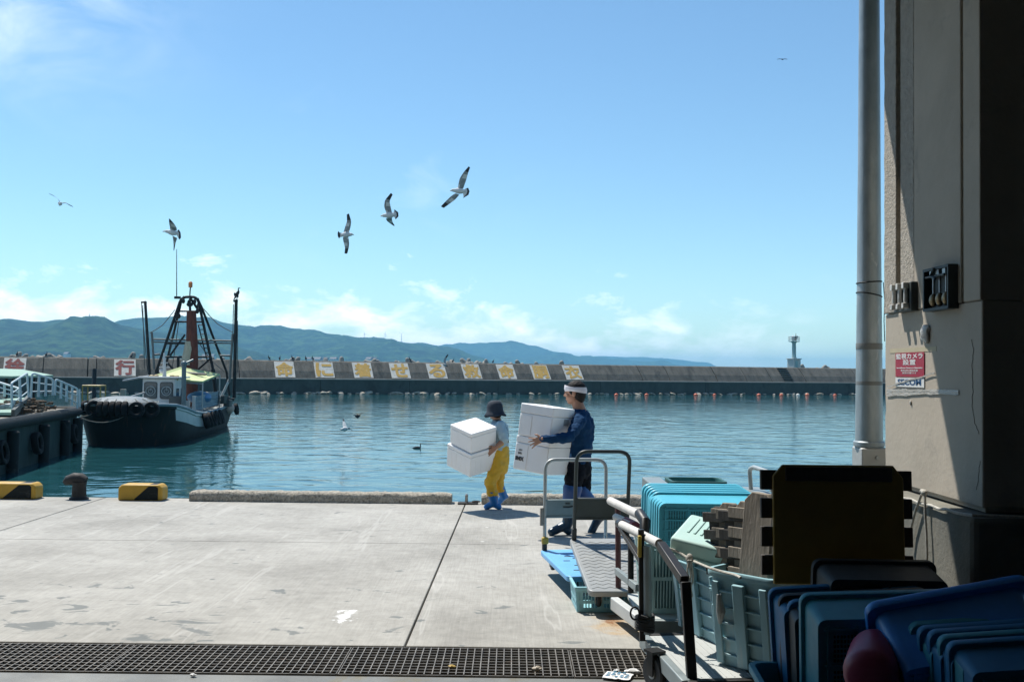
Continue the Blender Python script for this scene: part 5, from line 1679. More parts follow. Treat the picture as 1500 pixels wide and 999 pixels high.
mb = MB(); mb.ell(hq((-.03, 0, -.035)), (.075, .078, .075), 16, 10, rot=mm2); mb.build('hair', HAIR, wom, world=True)
for q in (1, -1):
    mb = MB(); mb.ell(hq((.082, q * .030, .005)), (.008, .010, .005), 8, 6, rot=mm2); mb.build('eye', EYE_, wom, world=True)

# ------------------------------------------------------------------ foam boxes
FOAM = pbr('white_foam', (0.90, 0.895, 0.88), (0.85, 0.845, 0.83), 7, 0.75, bmp=.4, bscale=160, bdist=.002, stain=(.66, .65, .62), stain_scale=6, stain_at=.66)
FOAM2 = pbr('foam_seam', (0.55, 0.55, 0.54), rough=.8)
PRN = pbr('print_ink', (0.05, 0.05, 0.055), rough=.7)
def foam_box(label, C, xv, yv, zv, w, d, h, lid=.055, ribs=0, wave=False, panel_=False):
    """C: near bottom corner, xv/yv along the two visible faces, zv up; lengths w, d, h"""
    xv = Vector(xv).normalized()
    zv = xv.cross(Vector(yv)).normalized()
    yv = zv.cross(xv)
    m = Matrix((xv, yv, zv)).transposed().to_4x4()
    t = thing('foam_box', label, 'foam box', tuple(Vector(C) + xv * w / 2 + yv * d / 2), m.to_euler(), 'foam boxes being carried')
    hb = h - lid - .004
    mb = MB(); mb.box((0, 0, hb / 2), (w, d, hb))
    b = mb.build('body', FOAM, t, bevel=.010, bseg=3)
    mb = MB(); mb.box((0, 0, hb + .004 + lid / 2), (w + .004, d + .004, lid))
    mb.build('lid', FOAM, t, bevel=.010, bseg=3)
    mb = MB(); mb.box((0, 0, hb + .002), (w - .02, d - .02, .02)); mb.build('seam', FOAM2, t, smooth=False)
    for k in range(ribs):                       # shallow moulded flutes on the two visible faces
        f = (k + 1) / (ribs + 1) - .5
        mb = MB(); mb.box((f * w, -d / 2 + .0005, hb * .48), (.012, .007, hb * .80)); mb.build('rib', FOAM, t, bevel=.003)
        mb = MB(); mb.box((-w / 2 + .0005, f * d, hb * .48), (.007, .012, hb * .80)); mb.build('rib', FOAM, t, bevel=.003)
    return t, w, d, hb
# carried by the yellow-trousered walker
Cn = w_(688, 699, -.36)
zb = Cn.z
a45 = Vector((-.69, .66, .25)); b45 = Vector((.72, .66, .18))
tilt_u = Vector((-.03, 0, 1))
zl = w_(688, 663, -.36).z - zb
t1, *_ = foam_box('large plain white foam box at the bottom of the hatted walker\'s load', Cn, b45, a45, tilt_u, .46, .46, zl - .004, lid=.05, ribs=4)
Cn2 = Cn + b45.cross(a45).normalized() * (zl + .004) + (a45 + b45) * .015
zu = w_(686, 633, -.35).z - Cn2.z
t2, w2, d2, hb2 = foam_box('smaller white foam box on top of the hatted walker\'s load', Cn2, Vector((.735, .645, .19)), Vector((-.67, .69, .25)), tilt_u, .42, .42, zu, lid=.05, ribs=0)
# carried by the man
e = Vector((0.118, .0, 1)).normalized()
Cm = m_(799.5, 696, -.46)
rx = Vector((.62, .785, -.07)); lx_ = Vector((-.755, .64, .09))
hb_ = (m_(802.5, 645, -.46) - Cm).length
t3, w3, d3, hb3 = foam_box('lower white foam box with printed mark in the headband man\'s arms', Cm, rx, lx_, e, .40, .455, hb_ - .003, lid=.07)
Cm2 = Cm + e * (hb_ + .001)
hu_ = (m_(806, 597, -.46) - Cm2).length
t4, w4, d4, hb4 = foam_box('upper white foam box held under the headband man\'s chin', Cm2 + lx_ * .004, rx, lx_, e, .395, .445, hu_, lid=.10)
def raised(t, w, d, hb, y0, y1, z0, z1, th=.006):
    mb = MB(); mb.box((-w / 2 - th / 2 + .001, (y0 + y1) / 2, (z0 + z1) / 2), (th, y1 - y0, z1 - z0))
    mb.build('raised_panel', FOAM, t, bevel=.003)
raised(t4, w4, d4, hb4, .05, d4 / 2 - .01, .0 + .01, hb4 - .02)
raised(t4, w4, d4, hb4, -d4 / 2 + .01, -.055, .012, hb4 - .02, .004)
raised(t3, w3, d3, hb3, .05, d3 / 2 - .01, .012, hb3 - .01)
raised(t3, w3, d3, hb3, -d3 / 2 + .01, -.05, .012, hb3 - .01, .004)
mb = MB()
M = frame_m((-w3 / 2 - .0085, .150, .12), (0, -1, 0), (0, 0, 1))
lettering(mb, 'SMIX', .056, M, bold=.003, depth=.002, sx=.9)
lettering(mb, '鮮魚', .026, M @ Matrix.Translation((.0, .060, 0)), bold=.0, depth=.002)
lettering(mb, '大阪湾', .018, M @ Matrix.Translation((.0, .095, 0)), bold=.0, depth=.002)
mb.build('print', PRN, t3, smooth=False)
mb = MB(); mb.box((.06, -d4 / 2 - .001, .20), (.09, .003, .07)); mb.build('grey_tag', pbr('tag_grey', (.42, .42, .41)), t4, smooth=False)
# ------------------------------------------------------------------ hall pillar with its fittings
X0 = 2.25
def pf(px, py, off=0.0):                   # a point on the pillar's side face
    d = ray(px, py)
    return Vector((0, 0, EYE)) + d * ((X0 - off) / d.x)
PILC = pbr('pillar_render', (0.46, 0.405, 0.33), (0.38, 0.333, 0.27), 2.2, 0.9, bmp=.35, bscale=26, bdist=.006, stain=(.30, .275, .235), stain_scale=1.6, stain_at=.60)
PILS = pbr('pillar_stucco', (0.45, 0.41, 0.35), (0.33, 0.30, 0.255), 18, 0.95, bmp=1.0, bscale=48, bdist=.018)
PILD = pbr('plinth_render', (0.20, 0.19, 0.155), (0.12, 0.118, 0.10), 3, 0.9, bmp=.5, bscale=30, bdist=.01, stain=(.10, .13, .11), stain_scale=2, stain_at=.55)
D1, D2 = 6.0, 4.76
pil = thing('pillar', 'large rendered concrete pillar of the hall, half in sun, with plinth', 'pillar', (X0 + .5, (D1 + D2) / 2, 0))
def wobble(pts, a=.006):
    return pts
zb_ = pf(1310, 464).z                        # lower end of the stucco strip
mb = MB()
mb.box((X0 + .60, (D1 + D2) / 2, (1.15 + 5.0) / 2), (1.16, D1 - D2 - .03, 3.85))
mb.build('core', PILC, pil, world=True, smooth=False)
def dpx(px): return X0 * 1458.0 / (px - 750.0)
mb = MB()                                    # smooth lower casing, far edge a bit chipped
n = 26
ysec = []
for i in range(n + 1):
    z = 1.17 + (zb_ + .02 - 1.17) * i / n
    q = .010 * noise.noise((0, 0, z * 9)) + .006 * noise.noise((3, 1, z * 30))
    ysec.append([(X0, D1 + q, z), (X0, D2, z), (X0 + .3, D2, z), (X0 + .3, D1 + q, z)])
mb.loft(ysec)
mb.build('casing', PILC, pil, world=True, smooth=False, bevel=.008)
for (p0, p1, mat_, off) in ((1298, 1315.5, PILS, .012), (1320, 1340, PILS, .004), (1340, 1409, PILC, .004), (1415, 1440, PILC, .012)):
    a, b = dpx(p0), dpx(p1)
    mb = MB()
    ss = []
    m = 60
    for i in range(m + 1):
        z = zb_ + .022 + (4.99 - zb_ - .022) * i / m
        q = (.008 * noise.noise((0, p0, z * 8)) + .007 * noise.noise((2, p0, z * 33))) if p0 == 1298 else 0
        ss.append([(X0 - off, a + q, z), (X0 - off, b, z), (X0 + .2, b, z), (X0 + .2, a + q, z)])
    mb.loft(ss)
    mb.build('face_strip', mat_, pil, world=True, smooth=False, bevel=.006)
mb = MB()
mb.box((X0 + .60, (D1 + D2) / 2, .56), (1.36, D1 - D2 + .14, 1.16))
mb.build('plinth', PILD, pil, world=True, smooth=False, bevel=.03)
mb = MB()                                    # crack
pts = [pf(1423, 497, .0015), pf(1426, 512, .0015), pf(1424, 535, .0015), pf(1425, 560, .0015), pf(1424, 595, .0015), pf(1428, 620, .0015), pf(1436, 640, .0015)]
jag = lambda L: [a.lerp(b, t) + Vector((0, .012 * noise.noise((a.z * 9 + t * 5, b.z * 7, 1)), 0)) for a, b in zip(L, L[1:]) for t in (0, .2, .4, .6, .8)]
mb.tube(jag(pts), .0011, 5); mb.tube(jag([pf(1436, 675, .0015), pf(1433, 700, .0015), pf(1430, 722, .0015)]), .001, 5)
mb.build('crack', DARK, pil, world=True)
mb = MB()
for px, py, r in ((1425, 105, .02), (1334, 590, .008), (1320, 698, .008), (1300, 135, .012)):
    mb.ell(pf(px, py, .004), (.006, r, r * 1.8), 10, 7)
mb.build('chip', pbr('chip_pale', (.5, .48, .43)), pil, world=True)
# warning sheet, tape and wrapping
RED = pbr('sign_red', (0.36, 0.012, 0.035), (0.31, 0.010, 0.03), 8, .4)
SGW = pbr('sign_white', (0.74, 0.74, 0.72), (.68, .68, .67), 8, .4)
def sheet(px0, py0, px1, py1, off, th, name, mat_, par):
    a, b = pf(px0, py0), pf(px1, py1)
    y0, y1 = a.y, b.y
    z0, z1 = b.z, a.z
    za = (pf(px0, py0).z + pf(px1, py0).z) / 2
    zb2 = (pf(px0, py1).z + pf(px1, py1).z) / 2
    mb = MB(); mb.box((X0 - off - th / 2, (y0 + y1) / 2, (za + zb2) / 2), (th, abs(y0 - y1), za - zb2))
    return mb.build(name, mat_, par, world=True, smooth=False), ((y0 + y1) / 2, (za + zb2) / 2, abs(y0 - y1), za - zb2)
sg = thing('warning_sign', 'red and white security camera notice taped to the sunlit pillar face', 'sign', tuple(pf(1333, 540)))
o, (sy, sz, sw_, sh_) = sheet(1313, 516.5, 1355, 552, .003, .002, 'red_sheet', RED, sg)
def on_pillar(y, z, off): return frame_m((X0 - off, y, z), (0, -1, 0), (0, 0, 1))
mb = MB()
for txt, fz, size, bold in (('監視カメラ', .335, .245, .003), ('設置', .085, .245, .002), ('Surveillance Camera in Operation', -.13, .075, .0015), ('警備会社通報装置', -.245, .085, .0), ('設置店舗です', -.345, .085, .0)):
    vs, fs = text_mb(txt, sh_ * size, bold * sh_ * 1.5, .001)
    w0 = max(v.x for v in vs) - min(v.x for v in vs)
    lim = {0: .93, 1: .45, 2: .9, 3: .6, 4: .5}[[.335, .085, -.13, -.245, -.345].index(fz)] * sw_
    M = on_pillar(sy, sz + fz * sh_, .0056)
    mb.add([M @ Vector((v.x * lim / w0, v.y, v.z)) for v in vs], fs)
mb.build('lettering', SGW, o, world=True, smooth=False)
o, (sy, sz, sw_, sh_) = sheet(1313, 553.5, 1355, 567, .003, .002, 'white_sheet', SGW, sg)
mb = MB()
lettering(mb, 'SECOM', sh_ * .86, on_pillar(sy, sz, .0056), bold=sh_ * .03, depth=.001, sx=sw_ * .93 / (sh_ * .86 * 3.65))
mb.build('lettering', pbr('logo_blue', (.01, .06, .17), rough=.4), o, world=True, smooth=False)
TAPE = pbr('masking_tape', (.50, .44, .30), (.42, .37, .25), 6, .7)
o, _ = sheet(1304, 509.5, 1372, 516, .0005, .0012, 'masking_tape', TAPE, None)
tag(o, 'beige masking tape strip stuck above the red notice', 'tape')
WRAP = pbr('clear_wrap', (.50, .455, .39), (.40, .36, .30), 14, .22, bmp=.8, bscale=60, bdist=.01, stretch=(1, .3, 1.6))
mb = MB()
for py0, py1, r, off in ((571, 573, .007, .0055), (575, 575, .010, .0045), (579, 574, .005, .005), (566, 547, .004, .0075)):
    pts = [pf(1299 + (105 if py0 != 566 else 70) * t, py0 + (py1 - py0) * t + 3.0 * noise.noise((t * 5, py0, 0)), off) for t in [k / 14 for k in range(15)]]
    for a, b in zip(pts, pts[1:]):
        mb.beam(a, b, .0016, r * (1.6 + 2.4 * abs(noise.noise((a.y * 9, py0, 3)))), up=(0, 0, 1))
mb.build('plastic_wrap', WRAP)
tag(bpy.data.objects['plastic_wrap'], 'crumpled clear plastic wrapping bound round the pillar over the notice', 'plastic wrap')
mb = MB(); mb.ell(pf(1355, 489, .012), (.018, .045, .050), 16, 12); mb.v = [p + Vector((.012 * noise.noise(p * 26), .022 * noise.noise(p * 30 + Vector((4, 0, 0))), .02 * noise.noise(p * 28 + Vector((9, 0, 0))))) for p in mb.v]
tag(mb.build('plastic_bag', pbr('crumpled_plastic', (.62, .60, .56), rough=.3, bmp=.8, bscale=80), angle=20), 'small crumpled white plastic wad stuck on the pillar above the notice', 'plastic bag')
# old fuse holders
CER = pbr('ceramic_white', (.72, .70, .66), (.55, .54, .50), 10, .35, stain=(.16, .13, .10), stain_scale=9, stain_at=.55)
GREYB = pbr('switch_box_grey', (.055, .07, .07), (.03, .04, .04), 5, .6)
BRS = pbr('old_brass', (.30, .22, .12), rough=.4, metal=.6)
fh = thing('fuse_holder', 'small white ceramic three-way fuse holder on the pillar edge', 'fuse holder', tuple(pf(1333, 436)))
y0, y1, z1, z0 = dpx(1320), dpx(1346), pf(1333, 415).z, pf(1333, 457).z
mb = MB(); mb.box((X0 - .02, (y0 + y1) / 2, (z0 + z1) / 2), (.045, y0 - y1, z1 - z0)); mb.build('base', GREYB, fh, world=True, bevel=.006)
for k in range(3):
    y = y1 + (y0 - y1) * (k + .5) / 3
    mb = MB()
    mb.cap((X0 - .055, y, z1 - .035), (X0 - .055, y, z0 + .055), .011, .013, 10)
    mb.box((X0 - .05, y, z1 - .02), (.05, .03, .035)); mb.box((X0 - .05, y, z0 + .03), (.05, .03, .03))
    mb.build('fuse', CER, fh, world=True, bevel=.003)
sb = thing('switch_box', 'dark grey open switch box with three knife fuses on the shaded pillar face', 'switch box', tuple(pf(1382, 424)))
y0, y1, z1, z0 = dpx(1367), dpx(1405), pf(1382, 392).z, pf(1382, 455).z
cy, cz, W_, H_ = (y0 + y1) / 2, (z0 + z1) / 2, y0 - y1, z1 - z0
mb = MB()
mb.box((X0 - .006, cy, cz), (.010, W_ - .004, H_ - .004))
for a, b in ((cz + H_ / 2 - .007, 0), (cz - H_ / 2 + .007, 0)): mb.box((X0 - .028, cy, a), (.054, W_, .014))
for a in (y0 - .007, y1 + .007): mb.box((X0 - .027, a, cz), (.054, .0138, H_ - .03))
mb.build('case', GREYB, sb, world=True, smooth=False)
for k in range(3):
    y = y1 + W_ * (k + .8) / 4
    mb = MB(); mb.tube([(X0 - .035, y, cz + H_ * .33), (X0 - .035, y, cz - H_ * .18)], .007, 8); mb.box((X0 - .03, y, cz + H_ * .36), (.04, .035, .03)); mb.build('knife_fuse', LTST, sb, world=True)
    mb = MB(); mb.ell((X0 - .036, y, cz - H_ * .25), (.022, .026, .035), 12, 8); mb.build('bulb_cap', BRS, sb, world=True)
mb = MB(); mb.tube([(X0 - .06, cy, cz + H_ * .46), (X0 - .06, cy + .04, cz + H_ * .3), (X0 - .07, cy - .04, cz + H_ * .2)], .008, 6); mb.tube([(X0 - .05, y0 - .03, cz + H_ * .3), (X0 - .06, y1 + .03, cz + H_ * .28)], .006, 6); mb.build('wire', GREYB, sb, world=True)

# rope round the plinth
WROPE = pbr('twisted_rope', (.55, .53, .47), (.35, .33, .29), 40, .9, bmp=.8, bscale=90)
rp = thing('rope', 'pale rope tied round the pillar plinth with two hanging tails', 'rope', (X0, 5.4, 1.1))
xo = X0 - .09
mb = MB()
pts = [Vector((xo, D1 + .09, 1.145))] + [Vector((xo - .004, D1 + .09 - (D1 - D2 + .18) * t, 1.150 - .02 * math.sin(t * 3) + .004 * math.sin(t * 40))) for t in [k / 16 for k in range(1, 17)]] + [Vector((X0 + .6, D2 - .085, 1.13))]
mb.tube(pts, .0075, 8); mb.build('loop', WROPE, rp, world=True)
def px_on(px, py, x):
    d = ray(px, py); return Vector((0, 0, EYE)) + d * (x / d.x)
kn_ = px_on(1354, 721, xo - .01)
mb = MB(); mb.ell(kn_, (.016, .022, .016), 12, 8); mb.ell(kn_ + Vector((0, .025, .003)), (.012, .02, .012), 10, 7); mb.build('knot', WROPE, rp, world=True)
for q in (((1350, 724), (1341, 748), (1334, 775), (1331, 800)), ((1355, 724), (1355, 752), (1357, 782), (1358, 812), (1357, 830))):
    mb = MB(); mb.tube([px_on(a, b, xo - .012) for a, b in q], [.0068] * len(q), 8); mb.build('tail', WROPE, rp, world=True)

# galvanised downpipe
GALV = pbr('galvanised_pipe', (.42, .47, .49), (.24, .29, .31), 9, .42, .30, stain=(.55, .58, .58), stain_scale=7, stain_at=.60, stretch=(1, 1, .35))
pp = at(1273, 660, 6.6)
dp = thing('downpipe', 'tall galvanised pipe standing in front of the pillar up to the eave', 'pipe', (pp.x, 6.6, 0))
mb = MB()
zt2 = at(1278, 655, 6.6).z
mb.lathe([(.088, zt2), (.078, 2.4), (.072, 3.2), (.062, 5.0)], 32); mb.build('pipe', GALV, dp)
mb = MB(); mb.box((.01, 0, zt2 / 2), (.185, .185, zt2)); mb.build('base_box', pbr('base_box_grey', (.50, .50, .48), (.40, .40, .38), 6, .5, .3), dp, bevel=.01)
mb = MB(); mb.lathe([(.094, zt2 + .005), (.100, zt2 + .012), (.100, zt2 + .035), (.094, zt2 + .042)], 32); mb.build('collar', GALV, dp)
mb = MB(); mb.lathe([(.012, 0), (.012, .012)], 10, (.02, -.094, zt2 - .06), rot=(R(90), 0, 0)); mb.build('bolt', LTST, dp)
mb = MB()
for z, tl in ((at(1273, 414, 6.6).z, .006), (at(1273, 432, 6.6).z, -.015)):
    mb.tube([(.080 * math.cos(a), .080 * math.sin(a), z + tl * math.cos(a)) for a in [k * math.pi / 12 for k in range(24)]], .0045, 6, closed=True)
mb.tube([(.083, -.03, at(1273, 414, 6.6).z), (.092, -.03, at(1273, 440, 6.6).z), (.088, -.03, at(1273, 470, 6.6).z), (.096, -.02, at(1273, 500, 6.6).z)], .003, 5)
mb.build('wire_tie', DKST, dp)
for za, zb3 in ((at(1273, 503, 6.6).z, at(1273, 512, 6.6).z), (at(1273, 558, 6.6).z, at(1273, 567, 6.6).z)):
    mb = MB(); mb.lathe([(.0835, zb3), (.0842, zb3 + .003), (.0842, za - .003), (.0835, za)], 32, caps=False)
    mb.build('tape_band', pbr('grey_tape', (.22, .23, .225), rough=.5), dp)

# ------------------------------------------------------------------ crates
def shell_crate(w, d, h, mat_, parent, taper=.035, t=.008, r=.05, rim=.018, ribs=True, floor=True, ribn=(4, 3)):
    """moulded crate, opening at +z, rim at z = h"""
    def sec(W, D_, z, rr): return [(x, y, z) for x, y in rrect(W, D_, rr, 4)]
    b0, b1 = w - 2 * taper, d - 2 * taper
    mb = MB()
    outs = [sec(b0, b1, 0, r * .8), sec(w - 2 * rim, d - 2 * rim, h - .035, r), sec(w - .004, d - .004, h - .034, r), sec(w, d, h - .028, r), sec(w, d, h - .005, r), sec(w - .006, d - .006, h, r), sec(w - 2 * rim - t * 2 + .004, d - 2 * rim - t * 2 + .004, h, r), sec(w - 2 * rim - 2 * t, d - 2 * rim - 2 * t, h - .006, r), sec(b0 - 2 * t, b1 - 2 * t, t, r * .8)]
    mb.loft(outs, caps=True)
    o = mb.build('shell', mat_, parent, angle=45)
    if ribs:
        mb = MB()
        n, m = ribn
        for k in range(n + 1):
            x = -b0 / 2 + .04 + (b0 - .08) * k / n
            mb.box((x, 0, -.004), (.010, b1 - .05, .008))
        for k in range(m + 1):
            y = -b1 / 2 + .04 + (b1 - .08) * k / m
            mb.box((0, y, -.0045), (b0 - .05, .010, .009))
        mb.build('base_rib', mat_, parent, smooth=False)
    return o
def base_grid(w, d, parent, mat_, dark, cells=(4, 3), z=0):
    """fine ventilation slots of the base: raised dark blocks stand for the shade in them"""
    mb = MB()
    n, m = cells
    cw, cd = (w - .08) / n, (d - .08) / m
    for i in range(n):
        for j in range(m):
            cx, cy = -w / 2 + .04 + cw * (i + .5), -d / 2 + .04 + cd * (j + .5)
            mb = MB()
            kx, ky = 7, 6
            for a in range(kx):
                for b in range(ky):
                    mb.box((cx + (a - (kx - 1) / 2) * cw * .115, cy + (b - (ky - 1) / 2) * cd * .135, z - .0008), (cw * .062, cd * .075, .0016))
            mb.build('vent_grid', dark, parent, smooth=False)
def slat_wall(mb, M, w0, w1, h, t, nb, band=.035, mid=(.5,)):
    """wall in local x (width) z (height), bottom width w0, top w1; vertical slots between bands"""
    mb0 = mb.M
    mb.M = M
    def xw(z): return w0 + (w1 - w0) * z / h
    lv = [0] + list(mid) + [1]
    bands = []
    for q in lv:
        z0 = 0 if q == 0 else (h - band if q == 1 else h * q - band * .35)
        z1 = z0 + (band if q in (0, 1) else band * .7)
        bands.append((z0, z1))
        W = xw((z0 + z1) / 2)
        mb.box((0, 0, (z0 + z1) / 2), (W, t, z1 - z0))
    for k in range(nb + 1):
        f = k / nb - .5
        big = k in (0, nb) or (nb >= 16 and k in (nb // 3, nb - nb // 3))
        bw = .040 if big else .0085
        zs = [(a[1], b[0]) for a, b in zip(bands, bands[1:])]
        for z0, z1 in zs:
            p = (f * (xw(z0) - (bw if k in (0, nb) else 0)), 0, z0 - .001)
            q = (f * (xw(z1) - (bw if k in (0, nb) else 0)), 0, z1 + .001)
            mb.beam(p, q, bw, t * .86, up=(0, 1, 0)) if False else mb.box(((p[0] + q[0]) / 2, 0, (z0 + z1) / 2), (bw, t * .86, z1 - z0 + .002))
    mb.M = mb0
def slot_crate(w, d, h, mat_, parent, taper=.03, t=.010, mid=(.5,), nb=(24, 16)):
    mb = MB()
    a = math.atan2(taper, h)
    for s in (-1, 1):
        M = Matrix.Translation((0, s * (d / 2 - taper), 0)) @ Matrix.Rotation(-s * a, 4, 'X')
        slat_wall(mb, M, w - 2 * taper, w, h, t, nb[0], mid=mid)
        M = Matrix.Translation((s * (w / 2 - taper), 0, 0)) @ Matrix.Rotation(R(90), 4, 'Z') @ Matrix.Rotation(s * a, 4, 'X')
        slat_wall(mb, M, d - 2 * taper - .012, d - .012, h, t, nb[1], mid=mid)
    mb.build('slotted_wall', mat_, parent, smooth=False)
    mb = MB(); mb.box((0, 0, .004), (w - 2 * taper, d - 2 * taper, .008)); mb.build('floor', mat_, parent, smooth=False)
    mb = MB()
    for sx, sy, ww, dd in ((0, 1, w + .02, .022), (0, -1, w + .02, .022), (1, 0, .022, d - .022), (-1, 0, .022, d - .022)):
        mb.box((sx * (w / 2), sy * (d / 2), h - .006), (ww, dd, .024))
    mb.build('rim', mat_, parent, bevel=.005)
TURQ = pbr('turquoise_plastic', (0.085, 0.44, 0.56), (0.07, 0.38, 0.50), 5, .42, stain=(.22, .46, .50), stain_scale=5, stain_at=.64)
TURQD = pbr('hole_dark', (0.012, 0.05, 0.065), rough=.7)
AQUA = pbr('aqua_plastic', (0.40, 0.55, 0.54), (0.30, 0.45, 0.45), 4, .5, stain=(.42, .50, .48), stain_scale=4, stain_at=.60, stretch=(1, 1, .5))
AQUAD = pbr('weathered_aqua', (0.30, 0.49, 0.54), (0.21, 0.38, 0.43), 4, .55, stain=(.38, .45, .44), stain_scale=3, stain_at=.58, stretch=(1, 1, .4))
LBLUE = pbr('light_blue_crate', (0.30, 0.58, 0.64), (0.22, 0.48, 0.55), 5, .5, stain=(.34, .46, .46), stain_scale=5, stain_at=.60)
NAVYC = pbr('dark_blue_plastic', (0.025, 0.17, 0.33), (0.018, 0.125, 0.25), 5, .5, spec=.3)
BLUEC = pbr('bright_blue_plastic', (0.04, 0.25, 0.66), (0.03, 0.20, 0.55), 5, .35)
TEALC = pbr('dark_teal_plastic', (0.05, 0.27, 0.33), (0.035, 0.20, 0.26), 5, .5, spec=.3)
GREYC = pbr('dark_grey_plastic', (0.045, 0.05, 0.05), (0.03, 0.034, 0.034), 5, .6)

# ------------------------------------------------------------------ platform trucks
def axes(far_left, near_left):
    y = Vector((near_left.x - far_left.x, near_left.y - far_left.y, near_left.z - far_left.z))
    L = y.length
    y.normalize()
    x = Vector((-y.y, y.x, 0)).normalized()
    if x.x < 0: x = -x
    return x, y, L
BLUD = pbr('blue_deck', (0.17, 0.45, 0.76), (0.14, 0.39, 0.68), 5, .45, stain=(.25, .42, .55), stain_scale=6, stain_at=.64)
PALEM = pbr('pale_grey_tube', (.46, .48, .46), (.38, .40, .39), 8, .4, .35, stain=(.25, .22, .18), stain_scale=9, stain_at=.64)
DGREEN = pbr('dark_green_grey', (.050, .066, .066), (.035, .048, .048), 6, .45, .1)
BOARDG = pbr('grey_board', (.26, .32, .32), (.20, .26, .26), 5, .5, stain=(.15, .14, .12), stain_scale=5, stain_at=.66)
PLATE = pbr('scuffed_plate', (.36, .37, .36), (.25, .262, .262), 4, .45, .15, stain=(.50, .50, .49), stain_scale=5, stain_at=.60)
WHEEL = pbr('wheel_rubber', (.025, .026, .028), rough=.6)
YLV = pbr('yellow_lever', (.50, .36, .05), rough=.5)
def platform_truck(name, label, FL, NL, width, hh, mats, board, dz):
    """FL, NL: far and near left deck corners (top surface)"""
    x, y, L = axes(FL, NL)
    z = x.cross(y)
    if z.z < 0: z = -z
    m = Matrix((x, -y, z)).transposed().to_4x4()      # local +y points away from the viewer
    t = thing(name, label, 'platform truck', tuple(NL), m.to_euler(), 'platform trucks')
    deckm, tubem, boardm = mats
    M = Matrix.Translation((width / 2, L / 2, 0))
    mb = MB(); mb.prism(rrect(width, L, .05, 5), -.045, 0, M); d = mb.build('deck', deckm, t, bevel=.008)
    mb = MB()
    r = .0165
    xs = (.035, width - .035)
    yb = L - .03
    mb.tube(fillet([(xs[0], yb, .01), (xs[0], yb, hh), (xs[1], yb, hh), (xs[1], yb, .01)], .10, 8), r, 12)
    mb.build('handle', tubem, t)
    mb = MB(); mb.box((width / 2, yb, (board[0] + board[1]) / 2), (width - .07 + .02, .022, board[1] - board[0])); b = mb.build('board', boardm, t, bevel=.006)
    mb = MB()
    for s_ in (0, 1): mb.box((width / 2, yb - .013, board[s_] + (.010 if s_ == 0 else -.010)), (width - .09, .012, .014))
    mb.build('board_edge', boardm, b, smooth=False)
    for xx in xs:
        mb = MB(); mb.box((xx, yb, .05), (.04, .05, .10)); mb.build('hinge', GREYC, t, bevel=.006)
    for cx in (.09, width - .09):
        for cy in (.12, L - .14):
            mb = MB(); mb.lathe([(.02, -.014), (.052, -.016), (.058, -.008), (.058, .008), (.052, .016), (.02, .014)], 18, (cx, cy, dz + .058), rot=(0, R(90), 0)); w_o = mb.build('wheel', WHEEL, t)
            mb = MB(); mb.box((cx - .024, cy + .01, dz / 2 - .0), (.006, .05, abs(dz) * .62)); mb.box((cx + .024, cy + .01, dz / 2), (.006, .05, abs(dz) * .62)); mb.box((cx, cy + .01, -.052), (.07, .08, .012)); mb.build('fork', LTST, w_o, smooth=False)
    return t, L, xs, yb
FLa, NLa = gnd(791, 805, .20), gnd(831, 844, .20)
ta, La, xsa, yba = platform_truck('platform_truck', 'platform truck with blue deck and pale tubular handle, nearest the man', FLa, NLa, .63, at(800, 673, FLa.y).z - .20, (BLUD, PALEM, BOARDG), (at(800, 758, FLa.y).z - .20, at(800, 731, FLa.y).z - .20), -.155)
mb = MB(); mb.box((xsa[0], yba - .02, .09), (.06, .045, .06)); mb.build('lock_lever', YLV, ta, bevel=.01)
mb = MB(); mb.box((xsa[0] - .028, yba, .30), (.03, .035, .16)); mb.build('post_sleeve', pbr('rusty_sleeve', (.30, .28, .24), stain=(.22, .12, .06), stain_scale=9, stain_at=.55), ta, bevel=.006)
mb = MB()
for k in range(8):
    mb.box((.13 + .10 * (k % 2) + .05 * (k // 2 % 2), La * (.20 + .085 * k), .0012), (.055, .022, .0025))
mb.build('slot_shade', GREYC, ta, smooth=False)  # raised dark plates stand for the shaded slot holes in the deck
mb = MB(); mb.tube([(.20, yba - .016, (at(800, 742, FLa.y).z - .20)), (.25, yba - .016, (at(800, 742, FLa.y).z - .202)), (.29, yba - .016, (at(800, 741, FLa.y).z - .20))], .006, 6); mb.tube([(.22, yba - .016, (at(800, 737, FLa.y).z - .20)), (.26, yba - .016, (at(800, 737, FLa.y).z - .20))], .005, 6); mb.build('slot_mark', GREYC, ta)
FLb, NLb = at(834, 788, 8.5), at(863, 866, 7.36)
zb4 = FLb.z
tb_, Lb, xsb, ybb = platform_truck('platform_truck', 'platform truck with dark tubular handle and grey chequered deck tilted onto a crate', FLb, NLb, .52, at(840, 656, 8.5).z - zb4, (PLATE, DGREEN, DGREEN), (at(840, 758, 8.5).z - zb4, at(840, 725, 8.5).z - zb4), -.165)
mb = MB()
for i in range(15):                                    # chevron treads pressed into the deck
    yy = .07 + (Lb - .18) * i / 14
    pts = [(.03 + .046 * k, yy + (.016 if k % 2 else -.016), .0012) for k in range(11)]
    for a, b in zip(pts, pts[1:]): mb.beam(a, b, .008, .003)
mb.build('tread', PLATE, tb_, smooth=False)
# crate under the truck
NC = gnd(841, 896.5)
cr = thing('plastic_crate', 'light blue slotted crate on the ground under the tilted platform truck', 'crate', (NC.x + .30, NC.y + .20, .002), R(3))
slot_crate(.60, .40, .185, LBLUE, cr, taper=.016, nb=(26, 17), mid=(.42,))

